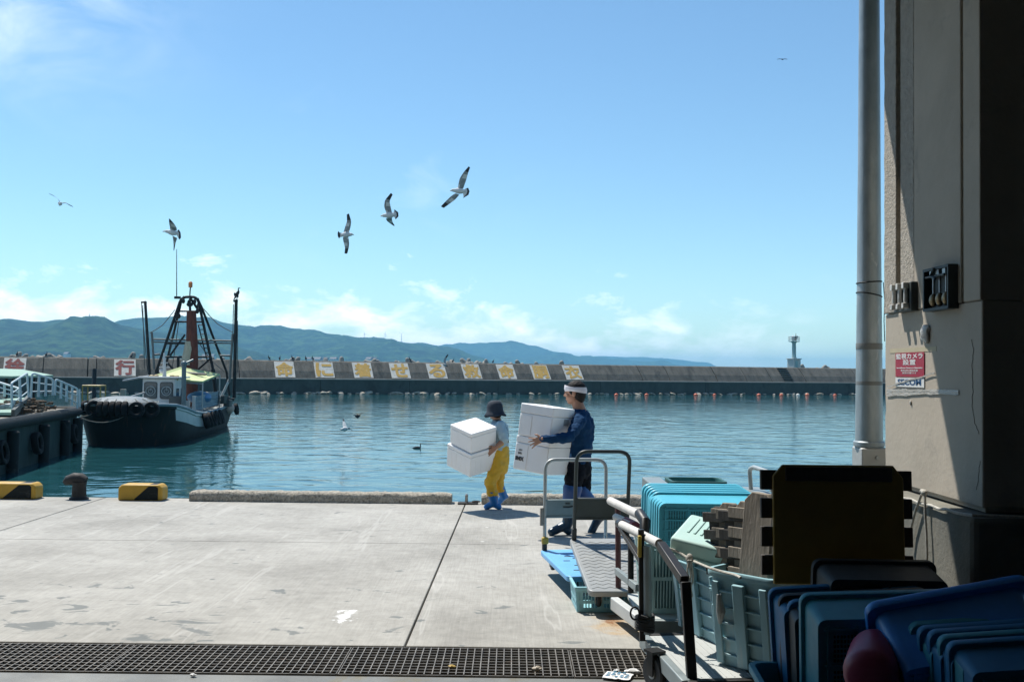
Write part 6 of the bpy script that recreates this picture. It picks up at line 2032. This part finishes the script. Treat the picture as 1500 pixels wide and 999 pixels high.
# ------------------------------------------------------------------ hand carts
WTAPE = pbr('white_wrapped_bar', (.66, .64, .60), (.50, .48, .45), 12, .6, stain=(.30, .27, .23), stain_scale=10, stain_at=.62)
MAROON = pbr('maroon_wrapped_post', (.12, .035, .035), (.07, .03, .03), 14, .7, stain=(.30, .27, .25), stain_scale=9, stain_at=.60)
BLKST = pbr('black_steel', (.020, .019, .018), (.012, .012, .012), 6, .45, .2, stain=(.09, .05, .03), stain_scale=6, stain_at=.66)
GREYP = pbr('grey_painted_steel', (.28, .32, .32), (.20, .235, .24), 5, .45, .2, stain=(.16, .13, .10), stain_scale=5, stain_at=.62)
PALEC = pbr('pale_cart_steel', (.56, .57, .55), (.45, .46, .45), 5, .5, .1, stain=(.33, .25, .17), stain_scale=5, stain_at=.64)
DECKP = pbr('pale_tread_deck', (.47, .485, .465), (.38, .395, .385), 3, .6, bmp=.3, bscale=30, stain=(.30, .30, .28), stain_scale=3, stain_at=.62)
c1 = thing('hand_cart', 'hand cart with maroon post and white-wrapped upper bar, behind the nearest cart', 'cart', (1.5, 7.0, 0), 0, 'hand carts loaded with crates')
P1 = gnd(906, 900)
mb = MB(); mb.tube([P1, at(905, 738, P1.y)], .021, 12); mb.build('post', MAROON, c1, world=True)
mb = MB(); mb.tube([at(924, 868, 6.95), at(924, 790, 6.95)], .021, 10); mb.build('post', BLKST, c1, world=True)
mb = MB(); a, b = at(894, 733.5, 7.25), at(942, 757, 6.55); mb.tube([a, b], .029, 14); mb.build('push_bar', WTAPE, c1, world=True)
mb = MB(); mb.tube([at(937, 752, 6.6), at(945, 764, 6.45), at(944, 786, 6.4)], [.036, .036, .03], 12); mb.build('bar_end', BLKST, c1, world=True)
mb = MB(); mb.tube([at(902, 757, 7.2), at(926, 768, 6.85)], .026, 10); mb.build('lower_bar', WTAPE, c1, world=True)
mb = MB(); mb.tube([at(917, 764, 7.0), at(931, 771, 6.8)], .034, 12); mb.build('red_wrap', pbr('red_wrap', (.30, .03, .05), rough=.6), c1, world=True)
mb = MB(); mb.beam(at(903, 836, 7.35), at(934, 861, 6.75), .03, .05); mb.build('side_rail', GREYP, c1, world=True, bevel=.005)
q0, q1 = gnd(900, 874, .17), gnd(936, 900.5, .17)
mb = MB(); mb.beam(q0 - Vector((0, 0, .045)), q1 - Vector((0, 0, .045)), .06, .09); mb.build('end_beam', PALEC, c1, world=True, bevel=.006)
xa = (q0.x + q1.x) / 2
mb = MB(); mb.box((xa + .95, 7.0, .155), (1.8, .80, .035)); mb.build('deck', DECKP, c1, world=True, bevel=.006)
mb = MB(); mb.box((xa + .95, 6.585, .135), (1.8, .05, .09)); mb.build('side_beam', GREYP, c1, world=True, bevel=.006)
def caster(p, r, par, rot=0):
    mb = MB(); mb.lathe([(r * .35, -.018), (r * .9, -.022), (r, -.012), (r, .012), (r * .9, .022), (r * .35, .018)], 22, p, rot=(0, R(90), R(rot))); w_o = mb.build('wheel', WHEEL, par, world=True)
    mb = MB(); mb.lathe([(r * .34, -.024), (r * .34, .024)], 14, p, rot=(0, R(90), R(rot))); mb.build('hub', LTST, w_o, world=True)
    mb = MB(); q = Matrix.Rotation(R(rot), 3, 'Z')
    for s_ in (-1, 1): mb.box(Vector(p) + q @ Vector((s_ * .032, .0, r * .5)), (.006, .06, r * 1.3), rot=q)
    mb.box(Vector(p) + Vector((0, 0, r * 1.2)), (.09, .09, .015), rot=q)
    mb.build('fork', BLKST, w_o, world=True, smooth=False)
for px, D in ((962, 6.75), (1016, 6.65), (968, 7.3)):
    p = at(px, 915, D); caster((p.x, D, .058), .058, c1, 20)

c2 = thing('hand_cart', 'nearest hand cart with white-wrapped handle, black bent upright and pale deck', 'cart', (1.4, 5.7, 0), 0, 'hand carts loaded with crates')
za = .20
d0, d1 = gnd(944, 929, za), gnd(1006, 997, za)
ydir = (d1 - d0).normalized(); xdir = Vector((-ydir.y, ydir.x, 0))
if xdir.x < 0: xdir = -xdir
Lc = (d1 - d0).length
M = Matrix((xdir, -ydir, Vector((0, 0, 1)))).transposed().to_4x4(); M.translation = d1
mb = MB(); mb.M = M; mb.box((.80, Lc / 2, -.018), (1.56, Lc - .05, .035)); mb.build('deck', DECKP, c2, world=True, bevel=.006)
mb = MB(); mb.M = M
for k in range(34):
    mb.box((.05 + k * .045, Lc / 2, .0010), (.006, Lc - .10, .002))
mb.build('deck_tread', DECKP, c2, world=True, smooth=False)
mb = MB(); mb.M = M
mb.box((-.005, Lc / 2, -.035), (.05, Lc + .02, .085)); mb.build('end_beam', GREYP, c2, world=True, bevel=.006)
mb = MB(); mb.M = M; mb.box((.80, .0, -.035), (1.60, .05, .08)); mb.box((.80, Lc, -.035), (1.60, .05, .08)); mb.build('side_beam', BLKST, c2, world=True, bevel=.006)
mb = MB(); mb.beam(at(941, 938, 5.98), at(939, 775, 5.98), .034, .034, up=(0, 1, 0)); mb.build('upright', BLKST, c2, world=True, bevel=.004)
mb = MB(); mb.tube([at(949, 928, 5.95), at(948, 800, 5.95)], .024, 12); mb.build('upright', GREYP, c2, world=True)
mb = MB(); mb.tube([at(907, 766.5, 6.65), at(966, 796, 5.74)], .027, 14); mb.build('push_bar', WTAPE, c2, world=True)
mb = MB(); mb.tube([at(907, 766.5, 6.65), at(911, 768.5, 6.58)], .030, 12); mb.build('bar_cap', BLKST, c2, world=True)
mb = MB()
A_, B_, C_, E_ = at(955, 791, 5.9), at(968, 798, 5.72), at(1003, 850, 5.36), at(1014, 1003, 5.26)
mb.beam(B_, C_, .050, .050); mb.beam(C_ + (C_ - B_).normalized() * .01, E_, .052, .050, up=(0, 1, 0)); mb.build('bent_upright', BLKST, c2, world=True, bevel=.005)
mb = MB(); mb.beam(at(909, 772, 6.6), at(940, 822, 6.0), .036, .03); mb.build('brace', BLKST, c2, world=True, bevel=.004)
mb = MB(); mb.box(at(937, 800, 5.96), (.022, .03, .13)); mb.build('yellow_clip', YLV, c2, world=True, bevel=.006)
mb = MB()
for k in range(7):
    z_ = 902 + k * 3.2
    c = at(945, z_, 5.96)
    mb.tube([c + Vector((.050 * math.cos(a), .045 * math.sin(a), .008 * math.sin(a * 2 + k))) for a in [j * math.pi / 9 for j in range(18)]], .010, 6, closed=True)
c = at(930, 898, 5.93)
mb.tube([c + Vector((.026 * math.cos(a), .01 * math.sin(a), .034 * math.sin(a))) for a in [j * math.pi / 9 for j in range(18)]], .006, 6, closed=True)
mb.build('cord_binding', pbr('black_cord', (.018, .019, .02), rough=.8), c2, world=True)
p = at(957, 983, 5.75); caster((p.x, 5.70, .10), .10, c2, 25)
p = M @ Vector((.12, Lc - .1, 0)); caster((p.x, p.y, .075), .075, c2, 10)
p = M @ Vector((1.4, .1, 0)); caster((p.x, p.y, .075), .075, c2, 10)

# third cart behind, only its pale handle and grey load showing
c3 = thing('hand_cart', 'grey hand cart behind the turquoise crates with pale curved handle', 'cart', (1.9, 8.3, 0), 0, 'hand carts loaded with crates')
mb = MB(); mb.tube(fillet([at(1103, 760, 8.3) , at(1098, 687, 8.3), at(1104, 684, 8.25), at(1128, 692, 7.8), at(1131, 720, 7.75)], .06), .018, 10); mb.build('handle', PALEM, c3, world=True)
mb = MB(); p = at(1040, 727, 8.2); mb.box((p.x, 8.2, p.z), (.95, .6, .10)); mb.build('deck', GREYP, c3, world=True, bevel=.01)
mb = MB()
for sx in (-1, 1):
    for sy in (-1, 1):
        mb.beam((p.x + sx * .43, 8.2 + sy * .25, .0), (p.x + sx * .43, 8.2 + sy * .25, p.z - .04), .05)
mb.build('leg', GREYP, c3, world=True, smooth=False)
mb = MB(); a = at(951, 717, 8.0); mb.box((a.x + .05, 8.0, a.z - .1), (.15, .5, .35)); b = at(1112, 712, 8.0); mb.build('grey_block', GREYP, c3, world=True, bevel=.01)
# dark green crate on it
gz = at(1022, 703, 8.1).z
gc = thing('plastic_crate', 'dark green open crate with turquoise inside on the cart behind', 'crate', (at(1022, 703, 8.05).x, 8.15, p.z + .05))
shell_crate(.46, .36, max(.09, gz - p.z - .05), pbr('green_crate', (.03, .11, .10), rough=.5), gc, taper=.02, ribs=False)
mb = MB(); mb.box((0, 0, .03), (.38, .28, .03)); mb.build('lining', TURQ, gc, smooth=False)

# ------------------------------------------------------------------ loads on the carts
ac = thing('plastic_crate', 'tall grey-aqua slotted crate on the far cart under the turquoise crates', 'crate', (1.24, 7.0, .176), R(2))
slot_crate(.66, .50, .47, AQUA, ac, taper=.03, nb=(30, 20), mid=(.5,))
mb = MB(); mb.box((0, 0, .22), (.56, .40, .40)); mb.build('lining', pbr('crate_inner', (.16, .28, .30), rough=.7), ac, smooth=False)
names = ['nearest of the turquoise crates standing on edge, its vented base towards us', 'second turquoise crate standing on edge, right behind the nearest', 'third turquoise crate standing on edge, middle of the nested five', 'fourth turquoise crate standing on edge, behind the middle one', 'rearmost turquoise crate standing on edge in the nested five']
tq = thing('plastic_crate', names[0], 'crate', (1.315, 6.56, .800), (R(-86), 0, R(-1.5)), 'turquoise crates nested on edge')
shell_crate(.72, .335, .30, TURQ, tq, taper=.024, r=.055, ribn=(4, 3))
base_grid(.665, .28, tq, TURQ, TURQD, (4, 3))
for k in range(1, 5):
    o = dup(tq, (1.315 - .006 * k, 6.56 + .062 * k, .800 + .004 * k), (R(-86 + .6 * k), 0, R(-1.5 + .4 * k)), names[k])
# grey-aqua tubs on the near cart
def tub(label, C, u, v, wu, wv, h, z0, taper, mat_, cat='tub'):
    """C: near top corner in plan; u to the left-back, v to the right-back"""
    u = Vector((u[0], u[1], 0)).normalized(); v = Vector((v[0], v[1], 0)).normalized()
    c = Vector((C[0], C[1], 0)) + u * wu / 2 + v * wv / 2
    t = thing('plastic_tub', label, cat, (c.x, c.y, z0), math.atan2(v.y, v.x), 'grey-aqua tubs on the near cart')
    # local x = v, local y = u
    o = shell_crate(wv, wu, h, mat_, t, taper=taper, r=.06, rim=.016, ribs=False)
    def wall_M(side, s):
        a = math.atan2(taper, h)
        if side == 'u': return Matrix.Translation((-s * (wv / 2 - taper), 0, 0)) @ Matrix.Rotation(R(-90) * s, 4, 'Z') @ Matrix.Rotation(a, 4, 'X')
        return Matrix.Translation((0, -s * (wu / 2 - taper), 0)) @ (Matrix.Identity(4) if s > 0 else Matrix.Rotation(R(180), 4, 'Z')) @ Matrix.Rotation(a, 4, 'X')
    for side, ln in (('u', wu), ('v', wv)):
        for s in (1, -1):
            mb = MB(); mb.M = wall_M(side, s)
            W = ln - 2 * taper
            for k in range(5):
                z = h * (.12 + .17 * k)
                mb.box((0, -.001 - .005, z), (W * .90 + 2 * taper * z / h * .9, .016, .012))
            for k in (-1, 0, 1):
                x = k * W * .47
                mb.box((x, -.007 - .004, h * .46), (.045 if k else .070, .016 if k else .030, h * .88))
            mb.build('wall_rib', mat_, t, bevel=.005)
    return t
u2, v2 = Vector((-.68, .73, 0)), Vector((.73, .68, 0))
tub('nearest grey-aqua tub on the cart, holding the weathered boards', (1.385, 5.20), u2, v2, .46, .62, .52, .205, .07, AQUAD)
tub('further grey-aqua tub on the cart, roped along its rim', (1.20, 5.78), Vector((-.34, .94, 0)), Vector((.94, .34, 0)), .60, .46, .54, .205, .07, AQUAD)
# rope along the tub rims
mb = MB()
pts = [at(968, 800, 5.85), at(990, 806, 5.85), at(1003, 814, 5.80), at(1012, 820, 5.75), at(1040, 832, 5.45), at(1060, 838, 5.40), at(1078, 842, 5.3), at(1085, 846, 5.2)]
mb.tube(fillet(pts, .05), .0075, 7)
mb.ell(at(1010, 818, 5.72), (.022, .022, .03), 10, 7)
for q in (((1010, 820), (1006, 836), (1011, 856), (1014, 874)), ((1008, 820), (1013, 842), (1008, 862), (1005, 890)), ((1012, 820), (1016, 846), (1012, 860))):
    mb.tube(fillet([at(a, b, 5.66) for a, b in q], .06), .006, 6)
tag(mb.build('rope', WROPE), 'thin pale rope lashed from the cart upright along the tub rims', 'rope')
mb = MB(); mb.tube([at(1053, 870, 5.42), at(1056, 895, 5.42), at(1055, 912, 5.45)], [.012, .026, .010], 10); tag(mb.build('hanging_float', pbr('float_grey', (.36, .37, .35), rough=.7)), 'small grey oval float hanging on the nearest tub', 'float')
# mint container lid leaning on the further tub
MINTF = pbr('mint_foam', (.44, .63, .58), (.38, .56, .52), 6, .6)
ml = at(1036, 792, 5.95)
mint = thing('container_lid', 'pale mint ridged container lid lying tilted on the further tub', 'lid', tuple(ml), (R(16), R(9), R(-28)))
mb = MB(); mb.box((0, 0, 0), (.34, .36, .12)); mb.build('body', MINTF, mint, bevel=.018, bseg=3)
mb = MB()
for k in range(6): mb.box((-.10 + .04 * k, .03, .0625), (.014, .20, .007))
mb.build('ridge', MINTF, mint, bevel=.002, bseg=1)
mb = MB(); mb.box((0, 0, -.045), (.37, .39, .03)); mb.build('flange', MINTF, mint, bevel=.008)
# weathered wooden boards in the nearest tub
WOODW = pbr('weathered_wood', (.33, .285, .23), (.17, .145, .115), 7, .9, bmp=.8, bscale=40, bdist=.008, stain=(.08, .07, .06), stain_scale=5, stain_at=.60, stretch=(1, 1, .22))
WOODD = pbr('dark_wet_wood', (.075, .065, .055), (.04, .035, .03), 7, .8, bmp=.6, bscale=40, bdist=.006, stretch=(1, 1, .25))
def slat_board(label, p, rot, w, h, n, mat_, t=.020):
    w *= .60
    o = thing('wooden_board', label, 'board', tuple(p), rot, 'weathered boards in the tub')
    mb = MB()
    ol = [(-w / 2, -h / 2), (w / 2, -h / 2), (w / 2, h / 2 - .05), (w / 2 - .05, h / 2), (-w / 2 + .05, h / 2), (-w / 2, h / 2 - .05)]
    M = Matrix(((1, 0, 0, 0), (0, 0, 1, 0), (0, 1, 0, 0), (0, 0, 0, 1)))
    mb.prism(ol, -t / 2, t / 2, M); mb.build('panel', mat_, o, bevel=.005)
    for k in range(n):
        z = -h / 2 + h * (k + .6) / (n + .2)
        mb = MB(); mb.box((0, -t / 2 - .012, z), (w + .05, .022, h * .13)); mb.build('slat', mat_, o, bevel=.003)
    return o
wb0 = at(1075, 790, 5.45)
slat_board('thick pale weathered board with rough edge, next to the black panel', at(1112, 790, 5.40), (R(-4), R(2), R(-56)), .34, .50, 0, WOODW, .055)
slat_board('slatted weathered board left of the thick pale one', at(1096, 796, 5.52), (R(-2), R(-3), R(-60)), .34, .46, 4, WOODW)
slat_board('dark slatted board in the middle of the boards in the tub', at(1083, 797, 5.60), (R(0), R(-5), R(-58)), .33, .44, 4, WOODD)
slat_board('pale-edged slatted board second from left in the tub', at(1071, 795, 5.68), (R(0), R(-4), R(-60)), .33, .45, 4, WOODW)
slat_board('leftmost dark slatted board leaning in the tub', at(1059, 796, 5.74), (R(0), R(-6), R(-58)), .32, .42, 4, WOODD)
# big dark panel
bp = thing('slatted_panel', 'large black-brown panel with slat ends and clipped corners standing in the carts', 'panel', (at(1228, 768, 4.95).x, 4.95, at(1228, 768, 4.95).z), (R(-3), 0, R(1)))
W_, H_ = 192 / 1458 * 4.95, 172 / 1458 * 4.95
mb = MB()
M = Matrix(((1, 0, 0, 0), (0, 0, 1, 0), (0, 1, 0, 0), (0, 0, 0, 1)))
mb.prism([(-W_ / 2, -H_ / 2), (W_ / 2, -H_ / 2), (W_ / 2, H_ / 2 - .065), (W_ / 2 - .05, H_ / 2), (-W_ / 2 + .05, H_ / 2), (-W_ / 2, H_ / 2 - .055)], -.012, .012, M)
mb.build('panel', pbr('brown_panel', (.34, .22, .04), (.24, .155, .03), 3, .5), bp, bevel=.006)
mb = MB(); mb.box((0, -.017, H_ / 2 - .045), (W_ - .12, .012, .07)); mb.build('top_batten', WOODD, bp, bevel=.004)
for k in range(4):
    z = -H_ / 2 + .06 + k * (H_ - .16) / 3.05
    mb = MB(); mb.box((0, .028, z + .03), (W_ + .105, .03, .098)); mb.build('slat', WOODD, bp, bevel=.004)
for s_ in (-1, 1):
    mb = MB(); mb.box((s_ * (W_ / 2 - .04), .058, 0), (.05, .03, H_ - .12)); mb.build('back_batten', WOODD, bp, smooth=False)
# dark crates in the hall's shade, bottom right
def edge_crate(label, p, w, d, h, mat_, rot, group='dark crates nested in the shade', grid=False, r=.055):
    t = thing('plastic_crate', label, 'crate', tuple(p), rot, group)
    shell_crate(w, d, h, mat_, t, taper=.028, r=r * .75, ribn=(4, 3))
    if grid: base_grid(w - .07, d - .07, t, mat_, pbr('dark_holes', (.006, .01, .012), rough=.9), (4, 3))
    return t
def Dp(px, py, D): return at(px, py, D)
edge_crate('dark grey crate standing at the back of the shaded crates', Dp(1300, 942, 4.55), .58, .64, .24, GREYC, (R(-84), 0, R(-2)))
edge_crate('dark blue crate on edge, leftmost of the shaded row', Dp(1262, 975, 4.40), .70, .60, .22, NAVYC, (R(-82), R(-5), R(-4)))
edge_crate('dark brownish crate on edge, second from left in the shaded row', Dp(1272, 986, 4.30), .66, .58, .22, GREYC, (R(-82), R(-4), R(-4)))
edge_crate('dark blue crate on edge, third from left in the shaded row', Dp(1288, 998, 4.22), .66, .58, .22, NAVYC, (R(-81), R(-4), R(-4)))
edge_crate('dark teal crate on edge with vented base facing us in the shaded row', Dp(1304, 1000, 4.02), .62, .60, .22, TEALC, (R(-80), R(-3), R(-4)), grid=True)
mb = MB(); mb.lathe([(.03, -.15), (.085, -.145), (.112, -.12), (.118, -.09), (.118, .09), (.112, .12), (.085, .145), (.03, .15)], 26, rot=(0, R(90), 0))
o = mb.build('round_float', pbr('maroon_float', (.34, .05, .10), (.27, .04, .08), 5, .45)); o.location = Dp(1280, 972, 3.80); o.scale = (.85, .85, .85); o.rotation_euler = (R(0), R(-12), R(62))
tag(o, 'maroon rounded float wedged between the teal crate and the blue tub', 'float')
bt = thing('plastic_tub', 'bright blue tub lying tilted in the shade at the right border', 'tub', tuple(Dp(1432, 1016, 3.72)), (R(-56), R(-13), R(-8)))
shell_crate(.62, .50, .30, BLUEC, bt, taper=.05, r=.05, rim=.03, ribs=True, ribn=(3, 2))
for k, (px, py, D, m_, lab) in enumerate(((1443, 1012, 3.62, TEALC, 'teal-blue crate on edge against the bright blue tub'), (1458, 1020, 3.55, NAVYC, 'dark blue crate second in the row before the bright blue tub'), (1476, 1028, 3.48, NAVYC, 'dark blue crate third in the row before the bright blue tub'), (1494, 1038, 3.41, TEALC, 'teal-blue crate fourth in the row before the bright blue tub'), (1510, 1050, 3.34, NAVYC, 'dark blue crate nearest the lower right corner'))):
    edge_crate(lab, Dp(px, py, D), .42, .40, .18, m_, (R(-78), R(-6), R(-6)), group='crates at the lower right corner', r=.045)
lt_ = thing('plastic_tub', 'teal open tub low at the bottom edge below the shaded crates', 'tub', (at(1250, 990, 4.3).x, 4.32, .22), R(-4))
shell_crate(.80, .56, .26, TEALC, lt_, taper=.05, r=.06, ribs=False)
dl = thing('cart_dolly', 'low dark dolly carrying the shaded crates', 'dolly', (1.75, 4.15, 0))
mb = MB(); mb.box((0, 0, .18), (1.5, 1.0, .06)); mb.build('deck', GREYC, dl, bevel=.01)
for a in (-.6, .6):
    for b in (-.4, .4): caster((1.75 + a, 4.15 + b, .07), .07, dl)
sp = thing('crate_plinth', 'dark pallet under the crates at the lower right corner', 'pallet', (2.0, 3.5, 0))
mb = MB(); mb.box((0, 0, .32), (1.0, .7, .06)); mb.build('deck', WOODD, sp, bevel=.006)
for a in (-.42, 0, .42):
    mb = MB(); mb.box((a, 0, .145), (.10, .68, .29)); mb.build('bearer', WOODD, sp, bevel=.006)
# ground under things: litter at the drain
LIT = pbr('paper_white', (.72, .72, .71), (.6, .6, .59), 12, .8)
pc = gnd(905, 992)
pk = thing('paper_packet', 'flattened white paper packet with blue print beside the drain grating', 'paper', (pc.x, pc.y, .006), R(-20))
mb = MB(); vs = []
n = 8
for i in range(n + 1):
    for j in range(n + 1):
        vs.append(((i / n - .5) * .16, (j / n - .5) * .13, .006 + .008 * noise.noise((i * .7, j * .6, 2))))
fs = [(i * (n + 1) + j, (i + 1) * (n + 1) + j, (i + 1) * (n + 1) + j + 1, i * (n + 1) + j + 1) for i in range(n) for j in range(n)]
mb.add(vs, fs); mb.add([(x, y, z - .004) for x, y, z in vs], [tuple(reversed(f)) for f in fs]); mb.build('sheet', LIT, pk, recalc=False)
mb = MB()
for k in range(5):
    for q in range(4):
        if (k * 3 + q) % 4 == 3: continue
        mb.box((-.055 + .028 * k, -.04 + .027 * q, .0125), (.018, .012, .003), rot=(0, 0, .4 * (q % 2)))
mb.build('print', pbr('print_blue', (.03, .20, .34), rough=.7), pk, smooth=False)
def crumple(label, px, py, r, mat_, name, sq=.5, z=0):
    g_ = gnd(px, py)
    mb = MB(); mb.ell((0, 0, 0), (r, r * .7, r * sq), 14, 10)
    mb.v = [p * (1 + .5 * noise.noise(p / r * 2.2 + Vector((px, 0, 0)))) for p in mb.v]
    o = mb.build(name, mat_, angle=20); o.location = (g_.x, g_.y, r * sq * .7 + z)
    return tag(o, label, 'litter')
crumple('crumpled white tissue on the grating beside the cart wheel', 926, 986, .045, LIT, 'tissue', .35)
crumple('small white scrap on the grating left of the tissue', 903, 984, .02, LIT, 'paper_scrap', .5)
crumple('small white shell piece on the floor strip at bottom left', 283, 990, .018, LIT, 'shell_piece', .5)
crumple('pale scrap lying on the grating left of the rust stain', 786, 982, .030, pbr('scrap_beige', (.42, .36, .28)), 'food_scrap', .5)
crumple('yellow twist of packing strap on the grating', 662, 977, .022, pbr('strap_yellow', (.5, .34, .08)), 'strap_scrap', .4)
crumple('flat pale stone by the kerb foot right of the long kerb middle', 578, 731, .055, LIT, 'kerb_debris', .2)
